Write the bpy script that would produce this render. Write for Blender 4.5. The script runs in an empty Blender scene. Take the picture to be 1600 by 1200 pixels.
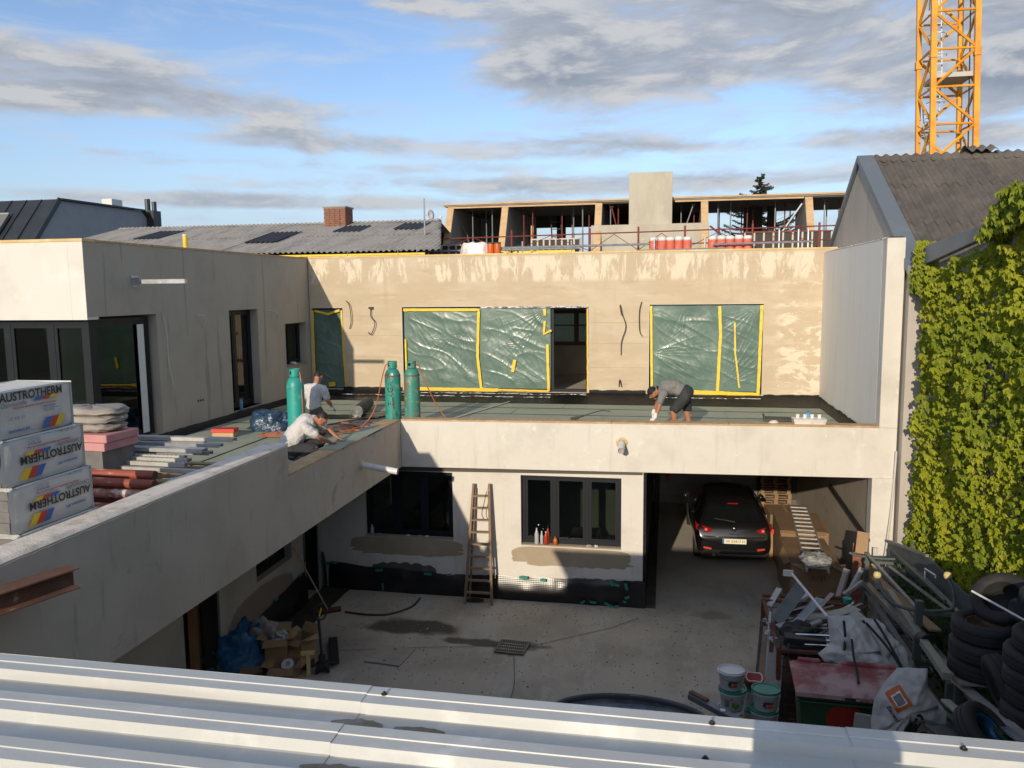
import bpy, bmesh, math, random
from mathutils import Vector, Matrix, noise as mnoise
PI=math.pi; R=math.radians
random.seed(7)
scene=bpy.context.scene
COL=scene.collection
# ------------------------------------------------------------------ camera
cam_d=bpy.data.cameras.new('camera'); cam=bpy.data.objects.new('camera',cam_d); COL.objects.link(cam)
scene.camera=cam
cam_d.sensor_fit='HORIZONTAL'; cam_d.sensor_width=36.0; cam_d.lens=36.0*1250/1600
cam_d.clip_start=0.05; cam_d.clip_end=3000
_r=Vector((0.98214284,0.18786418,-0.01012362)); _u=Vector((-0.01215355,0.11705156,0.99305147)); _f=Vector((-0.18774379,0.97519535,-0.11724457))
cam.matrix_world=Matrix(((_r.x,_u.x,-_f.x,0),(_r.y,_u.y,-_f.y,0),(_r.z,_u.z,-_f.z,6.2),(0,0,0,1)))
# ------------------------------------------------------------------ light
SUN_DIR=Vector((0.146,1.0,-0.289)).normalized()
SUN_EL=math.asin(-SUN_DIR.z)
sun_d=bpy.data.lights.new('sun','SUN'); sun_d.energy=2.5; sun_d.angle=R(0.53); sun_d.color=(1.0,0.86,0.67)
sun=bpy.data.objects.new('sun',sun_d); COL.objects.link(sun)
sun.rotation_euler=SUN_DIR.to_track_quat('-Z','Y').to_euler(); sun.location=(-5,-20,30)
world=bpy.data.worlds.new('World'); scene.world=world; world.use_nodes=True
def build_world():
    nt=world.node_tree; nt.nodes.clear(); N=nt.nodes.new; L=nt.links.new
    out=N('ShaderNodeOutputWorld'); bg=N('ShaderNodeBackground'); L(bg.outputs[0],out.inputs[0])
    sky=N('ShaderNodeTexSky'); sky.sky_type='NISHITA'; sky.sun_disc=False
    sky.sun_elevation=SUN_EL; sky.sun_rotation=math.atan2(-SUN_DIR.x,-SUN_DIR.y)
    sky.altitude=200; sky.air_density=1.0; sky.dust_density=0.6; sky.ozone_density=2.5
    tc=N('ShaderNodeTexCoord'); sep=N('ShaderNodeSeparateXYZ'); L(tc.outputs['Generated'],sep.inputs[0])
    def m(op,a,b=None,c=None,clamp=False):
        n=N('ShaderNodeMath'); n.operation=op; n.use_clamp=clamp
        for i,v in enumerate((a,b,c)):
            if v is None: continue
            if isinstance(v,(int,float)): n.inputs[i].default_value=v
            else: L(v,n.inputs[i])
        return n.outputs[0]
    zc=m('MAXIMUM',sep.outputs[2],0.0)
    den=m('ADD',zc,0.10)
    px=m('DIVIDE',sep.outputs[0],den); py=m('DIVIDE',sep.outputs[1],den)
    def comb(x,y,z):
        c=N('ShaderNodeCombineXYZ')
        for i,v in enumerate((x,y,z)):
            if isinstance(v,(int,float)): c.inputs[i].default_value=v
            else: L(v,c.inputs[i])
        return c.outputs[0]
    def nz(vec,scale,detail,rough=.55,dist=0.0,lac=2.0):
        n=N('ShaderNodeTexNoise'); n.inputs['Scale'].default_value=scale; n.inputs['Detail'].default_value=detail
        n.inputs['Roughness'].default_value=rough; n.inputs['Distortion'].default_value=dist; L(vec,n.inputs['Vector']); return n.outputs[0]
    def mr(v,a,b,c=0.,d=1.):
        n=N('ShaderNodeMapRange'); n.interpolation_type='SMOOTHSTEP'
        L(v,n.inputs[0])
        for i,x in enumerate((a,b,c,d)): n.inputs[i+1].default_value=x
        return n.outputs[0]
    # azimuth factor: more cover to the right of the picture (+X) and high up
    P=comb(px,py,0.0)
    big=nz(P,0.55,2,.5)
    # clouds in angular space: broad, flat-based banks
    ang=comb(m('MULTIPLY',sep.outputs[0],1.0),sep.outputs[1],m('MULTIPLY',zc,3.6))
    def ell(cx,cz,rx,rz):   # soft bank of cloud around a direction (x component, z component)
        a=m('DIVIDE',m('SUBTRACT',sep.outputs[0],cx),rx); b=m('DIVIDE',m('SUBTRACT',sep.outputs[2],cz),rz)
        d=m('SQRT',m('ADD',m('MULTIPLY',a,a),m('MULTIPLY',b,b)))
        return mr(d,0.3,1.15,1.,0.)
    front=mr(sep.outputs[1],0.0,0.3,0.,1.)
    banks=[(.14,.33,.50,.13,.46),(.36,.225,.26,.085,.40),(-.02,.27,.30,.05,.30),(-.66,.225,.24,.05,.36),(-.50,.205,.22,.022,.26),(-.16,.168,.26,.020,.30),(.14,.165,.18,.014,.26),(-.62,.148,.26,.012,.22),(-.25,.145,.20,.008,.16),(-.30,.34,.14,.03,.16),(-.05,.125,.5,.016,.30),(-.45,.105,.4,.012,.32),(.15,.09,.3,.010,.28),(-.42,.175,.16,.018,.26),(-.62,.30,.10,.02,.12),(.28,.15,.16,.02,.28),(-.1,.235,.22,.03,.14)]
    cov=None
    for cx,cz,rx,rz,w in banks:
        e=m('MULTIPLY',ell(cx,cz,rx,rz),w)
        cov=e if cov is None else m('ADD',cov,e)
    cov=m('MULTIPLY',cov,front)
    back=m('MULTIPLY',m('SUBTRACT',1.0,front),0.20)  # unseen cloud cover behind the camera, added to make the shade neutral
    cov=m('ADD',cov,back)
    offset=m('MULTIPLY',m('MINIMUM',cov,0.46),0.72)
    n1=nz(ang,6.0,10,.62,.35)
    # same field looked up a little higher: where it thins upward = lit top edge
    ang2=comb(m('ADD',sep.outputs[0],0.006),sep.outputs[1],m('ADD',m('MULTIPLY',zc,3.6),0.05))
    n2=nz(ang2,6.0,10,.62,.35)
    dens=m('ADD',n1,offset)
    mask=mr(dens,0.52,0.78)
    thick=mr(dens,0.66,0.98)
    edge=mr(m('SUBTRACT',n1,n2),-0.06,0.13)
    wisp=nz(comb(m('MULTIPLY',sep.outputs[0],1.6),sep.outputs[1],m('MULTIPLY',zc,9.0)),3.2,7,.62,.6)
    wm=m('MULTIPLY',mr(wisp,0.42,0.74),0.65)
    def rgb(c):
        n=N('ShaderNodeRGB'); n.outputs[0].default_value=(*c,1); return n.outputs[0]
    def mix(f,a,b):
        n=N('ShaderNodeMix'); n.data_type='RGBA'; L(f,n.inputs[0]) if not isinstance(f,(int,float)) else setattr(n.inputs[0],'default_value',f)
        L(a,n.inputs[6]); L(b,n.inputs[7]); return n.outputs[2]
    tint=N('ShaderNodeMix'); tint.data_type='RGBA'; tint.blend_type='MULTIPLY'; tint.inputs[0].default_value=1
    L(sky.outputs[0],tint.inputs[6]); tint.inputs[7].default_value=(SKYT[0],SKYT[1],SKYT[2],1)
    base=tint.outputs[2]
    hz=mr(sep.outputs[2],0.0,0.20,0.85,0.0)
    base=mix(hz,base,rgb(HORIZON))
    c=mix(wm,base,rgb(WISP))
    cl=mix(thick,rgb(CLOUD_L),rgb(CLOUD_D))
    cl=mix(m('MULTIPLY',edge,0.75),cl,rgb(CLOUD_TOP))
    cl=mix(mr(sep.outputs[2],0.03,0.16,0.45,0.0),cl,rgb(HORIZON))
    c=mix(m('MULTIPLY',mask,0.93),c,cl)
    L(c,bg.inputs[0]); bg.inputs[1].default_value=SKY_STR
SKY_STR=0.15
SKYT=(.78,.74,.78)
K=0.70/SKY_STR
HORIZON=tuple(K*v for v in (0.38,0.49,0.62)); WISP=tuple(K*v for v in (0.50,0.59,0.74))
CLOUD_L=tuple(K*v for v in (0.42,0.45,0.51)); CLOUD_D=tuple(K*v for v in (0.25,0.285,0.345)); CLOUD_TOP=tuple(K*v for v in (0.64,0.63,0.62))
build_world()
scene.view_settings.view_transform='Standard'; scene.view_settings.look='None'
scene.view_settings.exposure=0.62; scene.view_settings.gamma=1.0; scene.view_settings.use_curve_mapping=False
scene.render.engine='CYCLES'
scene.cycles.max_bounces=6; scene.cycles.diffuse_bounces=4; scene.cycles.glossy_bounces=4; scene.cycles.transparent_max_bounces=12

# ------------------------------------------------------------------ materials
def M(name,col,rough=0.8,layers=(),bump=None,metal=0.0,spec=0.5,coord='P',coat=0.0,bump2=None,trans=0.0,sheen=0.0):
    """layers: ('n',col2,scale,lo,hi,opts) noise blend; ('e',col2,(cx,cy,cz),(rx,ry,rz),lo,hi,amp,scale) soft-edged stain"""
    mt=bpy.data.materials.new(name); mt.use_nodes=True; nt=mt.node_tree; N=nt.nodes.new; L=nt.links.new
    b=nt.nodes['Principled BSDF']
    if coord=='P': g=N('ShaderNodeNewGeometry'); P=g.outputs['Position']
    else: g=N('ShaderNodeTexCoord'); P=g.outputs['Object']
    def mapped(scale3=(1,1,1),rot=(0,0,0),loc=(0,0,0)):
        n=N('ShaderNodeMapping'); L(P,n.inputs[0]); n.inputs['Location'].default_value=loc
        n.inputs['Rotation'].default_value=rot; n.inputs['Scale'].default_value=scale3; return n.outputs[0]
    def noise(vec,scale,detail=5,rough=.6,dist=0.):
        n=N('ShaderNodeTexNoise'); L(vec,n.inputs['Vector']); n.inputs['Scale'].default_value=scale
        n.inputs['Detail'].default_value=detail; n.inputs['Roughness'].default_value=rough; n.inputs['Distortion'].default_value=dist; return n.outputs[0]
    def mr(v,a,b_,c=0.,d=1.):
        n=N('ShaderNodeMapRange'); n.interpolation_type='SMOOTHSTEP'; L(v,n.inputs[0])
        for i,x in enumerate((a,b_,c,d)): n.inputs[i+1].default_value=x
        return n.outputs[0]
    def math_(op,a,c):
        n=N('ShaderNodeMath'); n.operation=op
        for i,v in enumerate((a,c)):
            if isinstance(v,(int,float)): n.inputs[i].default_value=v
            else: L(v,n.inputs[i])
        return n.outputs[0]
    rg=N('ShaderNodeRGB'); rg.outputs[0].default_value=(*col,1); cur=rg.outputs[0]
    for ly in layers:
        if ly[0]=='n':
            _,c2,sc,lo,hi=ly[:5]; o=ly[5] if len(ly)>5 else {}
            f=mr(noise(mapped(o.get('s',(1,1,1)),o.get('rot',(0,0,0)),o.get('loc',(0,0,0))),sc,o.get('d',6),o.get('r',.62),o.get('dist',.0)),lo,hi)
            if 'amt' in o: f=math_('MULTIPLY',f,o['amt'])
            for ax,key in enumerate(('xm','ym','zm')):
                if key in o:
                    sp=N('ShaderNodeSeparateXYZ'); L(P,sp.inputs[0]); a,b2=o[key]; f=math_('MULTIPLY',f,mr(sp.outputs[ax],a,b2))
                if key+'2' in o:
                    sp=N('ShaderNodeSeparateXYZ'); L(P,sp.inputs[0]); a,b2=o[key+'2']; f=math_('MULTIPLY',f,mr(sp.outputs[ax],a,b2))
        else:
            _,c2,c0,rad,lo,hi,amp,sc=ly[:8]
            vs=tuple(1/r for r in rad); v=mapped(vs,(0,0,0),tuple(-c*s for c,s in zip(c0,vs)))
            ln=N('ShaderNodeVectorMath'); ln.operation='LENGTH'; L(v,ln.inputs[0])
            nn=noise(mapped(),sc,5,.6)
            d=math_('ADD',ln.outputs['Value'],math_('MULTIPLY',math_('SUBTRACT',nn,0.5),amp))
            f=mr(d,lo,hi,1.,0.)
            if len(ly)>8: f=math_('MULTIPLY',f,ly[8])
        mx=N('ShaderNodeMix'); mx.data_type='RGBA'; L(f,mx.inputs[0]); L(cur,mx.inputs[6]); mx.inputs[7].default_value=(*c2,1); cur=mx.outputs[2]
    L(cur,b.inputs['Base Color'])
    b.inputs['Roughness'].default_value=rough; b.inputs['Metallic'].default_value=metal
    b.inputs['Specular IOR Level'].default_value=spec; b.inputs['Coat Weight'].default_value=coat; b.inputs['Coat Roughness'].default_value=0.05
    if trans: b.inputs['Transmission Weight'].default_value=trans
    if sheen: b.inputs['Sheen Weight'].default_value=sheen
    prev=None
    for bp in (bump,bump2):
        if not bp: continue
        sc,st,dist=bp[:3]; s3=bp[3] if len(bp)>3 else (1,1,1)
        bn=N('ShaderNodeBump'); bn.inputs['Strength'].default_value=st; bn.inputs['Distance'].default_value=dist
        L(noise(mapped(s3),sc,4,.6),bn.inputs['Height'])
        if prev: L(prev,bn.inputs['Normal'])
        prev=bn.outputs[0]
    if prev: L(prev,b.inputs['Normal'])
    return mt
def glass_mat(name,tint=(.55,.6,.58),rough=.01):
    mt=bpy.data.materials.new(name); mt.use_nodes=True; nt=mt.node_tree; N=nt.nodes.new; L=nt.links.new
    nt.nodes.clear(); o=N('ShaderNodeOutputMaterial'); mx=N('ShaderNodeMixShader'); t=N('ShaderNodeBsdfTransparent'); g=N('ShaderNodeBsdfGlossy')
    t.inputs[0].default_value=(*tint,1); g.inputs['Roughness'].default_value=rough; g.inputs['Color'].default_value=(.9,.95,.95,1)
    fr=N('ShaderNodeFresnel'); fr.inputs[0].default_value=1.52; L(fr.outputs[0],mx.inputs[0]); L(t.outputs[0],mx.inputs[1]); L(g.outputs[0],mx.inputs[2]); L(mx.outputs[0],o.inputs[0])
    return mt
# ------------------------------------------------------------------ mesh helpers
class MB:
    def __init__(s): s.v=[]; s.f=[]
    def add(s,vs,fs):
        n=len(s.v); s.v+= [tuple(v) for v in vs]; s.f+=[tuple(i+n for i in f) for f in fs]; return s
    def box(s,a,b,Mx=None):
        x0,y0,z0=a; x1,y1,z1=b
        vs=[(x0,y0,z0),(x1,y0,z0),(x1,y1,z0),(x0,y1,z0),(x0,y0,z1),(x1,y0,z1),(x1,y1,z1),(x0,y1,z1)]
        if Mx is not None: vs=[Mx@Vector(v) for v in vs]
        return s.add(vs,[(3,2,1,0),(4,5,6,7),(0,1,5,4),(1,2,6,5),(2,3,7,6),(3,0,4,7)])
    def bar(s,p,q,w,h=None,up=(0,0,1)):     # rectangular bar from p to q
        h=w if h is None else h
        p=Vector(p); q=Vector(q); d=(q-p); L=d.length; d.normalize()
        up=Vector(up)
        if abs(d.dot(up))>.98: up=Vector((0,1,0))
        sx=d.cross(up).normalized(); sz=sx.cross(d)
        Mx=Matrix(((sx.x,d.x,sz.x,p.x),(sx.y,d.y,sz.y,p.y),(sx.z,d.z,sz.z,p.z),(0,0,0,1)))
        return s.box((-w/2,0,-h/2),(w/2,L,h/2),Mx)
    def cyl(s,p,q,r,r2=None,n=10,caps=True):
        r2=r if r2 is None else r2; p=Vector(p); q=Vector(q); d=(q-p).normalized()
        a=d.orthogonal().normalized(); b=d.cross(a)
        vs=[p+(a*math.cos(2*PI*i/n)+b*math.sin(2*PI*i/n))*r for i in range(n)]+[q+(a*math.cos(2*PI*i/n)+b*math.sin(2*PI*i/n))*r2 for i in range(n)]
        fs=[(i,(i+1)%n,n+(i+1)%n,n+i) for i in range(n)]
        if caps: fs+=[tuple(range(n))[::-1],tuple(range(n,2*n))]
        return s.add(vs,fs)
    def tube(s,pts,r,n=6,closed=False):
        pts=[Vector(p) for p in pts]; m=len(pts); vs=[]; fs=[]
        a=None
        for i,p in enumerate(pts):
            d=(pts[(i+1)%m]-pts[i-1]) if (closed or 0<i<m-1) else (pts[1]-pts[0] if i==0 else pts[-1]-pts[-2])
            d.normalize()
            if a is None: a=d.orthogonal().normalized()
            a=(a-d*a.dot(d));
            if a.length<1e-6: a=d.orthogonal()
            a.normalize(); b=d.cross(a)
            rr=r[i] if isinstance(r,(list,tuple)) else r
            vs+=[p+(a*math.cos(2*PI*k/n)+b*math.sin(2*PI*k/n))*rr for k in range(n)]
        for i in range(m if closed else m-1):
            j=(i+1)%m
            fs+=[(i*n+k,i*n+(k+1)%n,j*n+(k+1)%n,j*n+k) for k in range(n)]
        if not closed: fs+=[tuple(range(n))[::-1],tuple((m-1)*n+k for k in range(n))]
        return s.add(vs,fs)
    def lathe(s,prof,c=(0,0,0),n=20,sx=1,sy=1,Mx=None):   # prof: (r,z) list
        vs=[];fs=[]; m=len(prof)
        for r,z in prof:
            for k in range(n): vs.append(Vector((c[0]+r*sx*math.cos(2*PI*k/n),c[1]+r*sy*math.sin(2*PI*k/n),c[2]+z)))
        for i in range(m-1):
            fs+=[(i*n+k,i*n+(k+1)%n,(i+1)*n+(k+1)%n,(i+1)*n+k) for k in range(n)]
        if prof[0][0]>1e-4: fs.append(tuple(range(n))[::-1])
        if prof[-1][0]>1e-4: fs.append(tuple((m-1)*n+k for k in range(n)))
        if Mx is not None: vs=[Mx@v for v in vs]
        return s.add(vs,fs)
    def prism(s,poly,vec):      # poly: list of 3D points, extruded by vec
        n=len(poly); vec=Vector(vec); a=[Vector(p) for p in poly]; vs=a+[p+vec for p in a]
        fs=[tuple(range(n))[::-1],tuple(range(n,2*n))]+[(i,(i+1)%n,n+(i+1)%n,n+i) for i in range(n)]
        return s.add(vs,fs)
    def grid(s,fn,nu,nv):        # fn(u,v)->point, u,v in 0..1
        vs=[fn(i/nu,j/nv) for j in range(nv+1) for i in range(nu+1)]
        fs=[(j*(nu+1)+i,j*(nu+1)+i+1,(j+1)*(nu+1)+i+1,(j+1)*(nu+1)+i) for j in range(nv) for i in range(nu)]
        return s.add(vs,fs)
    def poly(s,pts): return s.add(pts,[tuple(range(len(pts)))])
    def xf(s,Mx): s.v=[tuple(Mx@Vector(v)) for v in s.v]; return s
def fix_normals(me):
    bm=bmesh.new(); bm.from_mesh(me); bmesh.ops.recalc_face_normals(bm,faces=bm.faces); bm.to_mesh(me); bm.free()
def part(name,mb,mat,parent=None,world=False,smooth=False,bevel=0,label=None,kind=None,fix=True,angle=None):
    """links mb as ONE mesh object under parent; world=True: mb is in world coordinates"""
    me=bpy.data.meshes.new(name)
    vs=mb.v
    if world and parent is not None:
        l=parent.location if parent.parent is None else parent.parent.location+parent.location
        if parent.parent is not None and parent.parent.parent is not None: l=l+parent.parent.parent.location
        vs=[(v[0]-l[0],v[1]-l[1],v[2]-l[2]) for v in vs]
    me.from_pydata(vs,[],mb.f)
    if fix: fix_normals(me)
    if smooth:
        me.polygons.foreach_set('use_smooth',[True]*len(me.polygons))
    me.materials.append(mat)
    o=bpy.data.objects.new(name,me); COL.objects.link(o)
    if parent is not None: o.parent=parent
    if smooth and angle is not None:
        me.set_sharp_from_angle(angle=R(angle))
    if bevel:
        md=o.modifiers.new('bevel','BEVEL'); md.width=bevel; md.segments=2; md.limit_method='ANGLE'; md.angle_limit=R(40)
    if label: o['label']=label
    if kind: o['kind']=kind
    return o
def tag(o,label,cat,group=None,kind=None):
    if label: o['label']=label
    if cat: o['category']=cat
    if group: o['group']=group
    if kind: o['kind']=kind
    return o
def thing(name,label,cat,loc=(0,0,0),rz=0,group=None,rot=None):
    o=bpy.data.objects.new(name,None); COL.objects.link(o); o.location=loc; o.rotation_euler=rot if rot else (0,0,rz)
    o.empty_display_size=.2
    return tag(o,label,cat,group)
def solo(name,mb,mat,label,cat,loc=(0,0,0),rz=0,rot=None,group=None,kind=None,**kw):
    """a thing that is a single mesh; mb local to loc"""
    o=part(name,mb,mat,None,**kw); o.location=loc; o.rotation_euler=rot if rot else (0,0,rz)
    return tag(o,label,cat,group,kind)
def wsolo(name,mb,mat,label,cat,base,group=None,kind=None,**kw):
    mb.xf(Matrix.Translation((-base[0],-base[1],-base[2]))); return solo(name,mb,mat,label,cat,base,group=group,kind=kind,**kw)
def struct(name,mb,mat,**kw):
    o=part(name,mb,mat,None,**kw); o['kind']='structure'; return o
def children(o): return [c for c in bpy.data.objects if c.parent==o]
def dup(o,loc=None,rz=None,label=None,parent=None,rot=None):
    c=o.copy(); COL.objects.link(c)
    if parent is not None: c.parent=parent
    for ch in KIDS(o): dup(ch,parent=c)
    if loc is not None: c.location=loc
    if rz is not None: c.rotation_euler=(0,0,rz)
    if rot is not None: c.rotation_euler=rot
    if label: c['label']=label
    return c
def KIDS(o): return list(o.children)
def share(o,loc,rot=None,scale=None,parent='same'):
    c=o.copy(); COL.objects.link(c); c.location=loc
    if rot: c.rotation_euler=rot
    if scale: c.scale=scale
    return c
FONT_CACHE={}
def text_mb(body,size,Mx,depth=0.0,bold=0.0,spacing=1.0):
    cu=bpy.data.curves.new('t','FONT'); cu.body=body; cu.size=size; cu.extrude=depth; cu.offset=bold; cu.space_character=spacing
    cu.align_x='CENTER'; cu.align_y='CENTER'; cu.resolution_u=3
    ob=bpy.data.objects.new('t',cu); COL.objects.link(ob)
    dg=bpy.context.evaluated_depsgraph_get(); dg.update()
    me=bpy.data.meshes.new_from_object(ob.evaluated_get(dg))
    mb=MB(); mb.add([Mx@v.co for v in me.vertices],[tuple(p.vertices) for p in me.polygons])
    bpy.data.objects.remove(ob); bpy.data.meshes.remove(me); bpy.data.curves.remove(cu)
    return mb
def frame_mx(o,x,y):      # plane placed at o, local x along x, local y along y
    o=Vector(o); x=Vector(x).normalized(); y=Vector(y); y=(y-x*y.dot(x)).normalized(); z=x.cross(y)
    return Matrix(((x.x,y.x,z.x,o.x),(x.y,y.y,z.y,o.y),(x.z,y.z,z.z,o.z),(0,0,0,1)))
def wall_mb(axis,front,back,u0,u1,z0,z1,openings,skew=0.0,sub=None):
    """wall slab with rectangular openings. axis 'x': runs along X with faces at Y=front/back; axis 'y': runs along Y, faces at X=front/back"""
    us=sorted({u0,u1,*[o[0] for o in openings],*[o[1] for o in openings]}); us=[u for u in us if u0<=u<=u1]
    zs=sorted({z0,z1,*[o[2] for o in openings],*[o[3] for o in openings]}); zs=[z for z in zs if z0<=z<=z1]
    def solid(i,j):
        if i<0 or j<0 or i>=len(us)-1 or j>=len(zs)-1: return False
        u=(us[i]+us[i+1])/2; z=(zs[j]+zs[j+1])/2
        return not any(o[0]<u<o[1] and o[2]<z<o[3] for o in openings)
    mb=MB()
    def P(u,z,f):
        y=(front if f else back)
        return (u,y+skew*(u-u0),z) if axis=='x' else (y,u,z)
    for i in range(len(us)-1):
        for j in range(len(zs)-1):
            if not solid(i,j): continue
            a,b,c,d=us[i],us[i+1],zs[j],zs[j+1]
            for f in (0,1): mb.poly([P(a,c,f),P(b,c,f),P(b,d,f),P(a,d,f)])
            if not solid(i-1,j): mb.poly([P(a,c,0),P(a,c,1),P(a,d,1),P(a,d,0)])
            if not solid(i+1,j): mb.poly([P(b,c,0),P(b,c,1),P(b,d,1),P(b,d,0)])
            if not solid(i,j-1): mb.poly([P(a,c,0),P(b,c,0),P(b,c,1),P(a,c,1)])
            if not solid(i,j+1): mb.poly([P(a,d,0),P(b,d,0),P(b,d,1),P(a,d,1)])
    # weld
    key={};vv=[];mp=[]
    for v in mb.v:
        k=tuple(round(c,5) for c in v)
        if k not in key: key[k]=len(vv); vv.append(v)
        mp.append(key[k])
    mb.v=vv; mb.f=[tuple(mp[i] for i in f) for f in mb.f]
    return mb
def nz(x,y=0.,z=0.): return mnoise.noise(Vector((x,y,z)))
# ================================================================== materials of the building
m_conc=M('ground_concrete',(.44,.385,.31),.9,[('n',(.34,.30,.24),.7,.38,.66,{'d':9}),('n',(.47,.44,.38),3.5,.56,.64,{'s':(1,.3,1),'rot':(0,0,.5),'amt':.5}),('n',(.46,.43,.37),1.6,.5,.75,{'s':(1,.35,1),'rot':(0,0,.5)}),('n',(.15,.135,.115),5,.60,.8,{'d':9,'amt':.6}),
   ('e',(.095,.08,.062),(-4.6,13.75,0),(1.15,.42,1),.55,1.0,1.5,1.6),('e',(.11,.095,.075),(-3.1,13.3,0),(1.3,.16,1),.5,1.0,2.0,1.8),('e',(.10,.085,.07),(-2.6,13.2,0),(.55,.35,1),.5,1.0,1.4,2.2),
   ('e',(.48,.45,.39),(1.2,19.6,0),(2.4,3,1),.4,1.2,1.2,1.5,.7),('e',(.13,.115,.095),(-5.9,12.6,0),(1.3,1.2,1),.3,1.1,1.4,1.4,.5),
   ('n',(.10,.09,.075),14,.66,.76,{'amt':.7}),('n',(.56,.53,.47),11,.66,.72,{'amt':.7}),('e',(.16,.10,.08),(1.0,15.2,0),(.5,.25,1),.4,1.,1.5,3,.5)],bump=(9,.35,.02),bump2=(70,.25,.004))
m_far_ground=M('far_ground',(.16,.16,.12),.95,[('n',(.10,.12,.06),.05,.4,.6)])
PL=(.60,.565,.50)
m_plaster=M('plaster_light',(.66,.63,.57),.9,[('n',(.55,.52,.46),1.1,.45,.75,{'d':7}),('n',(.71,.69,.64),2.5,.55,.8,{'s':(1,1,.4)}),('n',(.50,.46,.39),.6,.56,.76,{'s':(1,1,2.5),'amt':.55}),('n',(.52,.49,.42),2.2,.56,.70,{'s':(3,3,.25),'amt':.5}),('n',(.74,.72,.67),5,.60,.68,{'amt':.6})],bump=(5,.35,.03),bump2=(60,.25,.004))
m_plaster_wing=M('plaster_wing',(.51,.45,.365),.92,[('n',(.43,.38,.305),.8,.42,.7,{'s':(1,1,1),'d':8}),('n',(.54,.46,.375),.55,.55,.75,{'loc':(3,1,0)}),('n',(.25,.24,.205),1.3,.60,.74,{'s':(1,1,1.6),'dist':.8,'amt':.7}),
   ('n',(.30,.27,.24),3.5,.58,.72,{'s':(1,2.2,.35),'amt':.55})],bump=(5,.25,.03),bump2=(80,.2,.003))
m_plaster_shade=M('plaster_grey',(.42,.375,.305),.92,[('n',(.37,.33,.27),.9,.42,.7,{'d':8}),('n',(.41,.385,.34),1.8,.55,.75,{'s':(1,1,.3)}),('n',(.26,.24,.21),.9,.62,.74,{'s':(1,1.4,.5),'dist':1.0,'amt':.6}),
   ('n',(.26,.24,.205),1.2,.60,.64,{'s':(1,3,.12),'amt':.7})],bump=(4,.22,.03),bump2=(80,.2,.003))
CRM=(.68,.60,.47)
m_plaster_back=M('plaster_tan',(.50,.41,.29),.92,[('n',(.56,.47,.345),1.0,.4,.7,{'s':(1,1,2.4)}),('n',(.45,.365,.255),3,.55,.75,{'s':(.5,1,2)}),
   ('n',CRM,1.0,.485,.55,{'s':(2.8,1,.7),'rot':(0,.75,0),'dist':.5,'d':9,'zm':(6.35,6.50),'zm2':(7.14,7.04),'r':.75}),
   ('n',CRM,2.6,.50,.56,{'s':(.8,1,1.7),'dist':.35,'d':9,'xm':(2.65,2.95),'zm2':(6.5,6.1),'r':.75}),
   ('n',CRM,2.2,.56,.68,{'s':(2,1,1),'rot':(0,-.6,0),'dist':1.5,'xm':(1.4,2.4),'zm':(5.6,6.4),'r':.7}),
   ('n',(.60,.52,.39),1.6,.52,.70,{'s':(.6,1,2.8),'zm2':(6.4,6.2),'amt':.6}),('n',(.38,.31,.22),.8,.6,.75,{'s':(3,1,.3),'amt':.4})],bump=(5,.3,.03),bump2=(45,.22,.006))
m_reveal=M('reveal_tan',(.42,.37,.29),.9,[('n',(.34,.31,.25),3,.4,.7)])
m_patch=M('mortar_patch',(.36,.295,.21),.9,[('n',(.43,.36,.27),2.2,.45,.75),('n',(.29,.23,.165),5,.6,.8)],bump=(12,.3,.01))
m_bitumen=M('bitumen_black',(.008,.008,.008),.55,[('n',(.02,.02,.02),3,.5,.8)],bump=(14,.7,.03),bump2=(60,.3,.004),spec=.25)
m_film=M('bitumen_film',(.012,.012,.014),.25,[('n',(.03,.03,.034),4,.5,.8)],bump=(9,.9,.03),spec=.4)
m_floor_membrane=M('membrane_green',(.33,.36,.275),.93,[('n',(.27,.30,.23),1.3,.4,.75),('n',(.38,.40,.31),2.2,.5,.8,{'s':(.4,1,1)}),('n',(.18,.20,.16),6,.62,.8,{'amt':.6}),('n',(.30,.31,.26),.8,.64,.74,{'amt':.4})],bump=(160,.5,.004))
m_anthracite=M('anthracite_frame',(.011,.014,.019),.5,[('n',(.02,.023,.028),3,.55,.8)],spec=.25)
m_glass=glass_mat('window_glass',(.45,.5,.48))
m_glass_dark=glass_mat('window_glass_dark',(.30,.33,.32))
m_inner=M('interior_wall',(.55,.50,.41),.9,[('n',(.44,.40,.33),1.2,.4,.7)])
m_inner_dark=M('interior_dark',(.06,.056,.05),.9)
m_slab=M('raw_concrete',(.30,.29,.26),.9,[('n',(.22,.21,.19),1.4,.4,.7),('n',(.36,.35,.31),4,.55,.8)],bump=(20,.3,.01))
m_wood=M('timber_light',(.50,.34,.18),.75,[('n',(.36,.23,.11),3,.4,.75,{'s':(1,1,6)}),('n',(.60,.46,.28),8,.55,.8)],bump=(30,.3,.004),coord='O')
m_lath=M('timber_lath',(.46,.30,.15),.8,[('n',(.58,.42,.24),2,.45,.7,{'s':(3,3,3)}),('n',(.25,.15,.08),4,.6,.75)],bump=(30,.3,.004))
m_foil=M('yellow_tape',(.80,.55,.03),.5,[('n',(.70,.44,.02),6,.5,.7)],bump=(30,.3,.005))
m_galv=M('galvanised_steel',(.50,.52,.54),.38,[('n',(.38,.40,.42),5,.4,.7),('n',(.62,.63,.64),9,.55,.75)],metal=.75,coord='O')
m_white_pl=M('white_plastic',(.66,.66,.64),.35,[('n',(.52,.51,.48),6,.55,.8)],coord='O')
m_cable=M('dark_cable',(.04,.035,.03),.6)
m_white_cable=M('light_cable',(.55,.53,.49),.6)
def YP(x): return 15.138+.0366*(x+5.2)
G=-0.06
XW=-9.974; YB=21.367; YC=12.433; ZT=3.61; ZU=2.67; ZF=3.25; ZTOP=7.13
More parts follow.
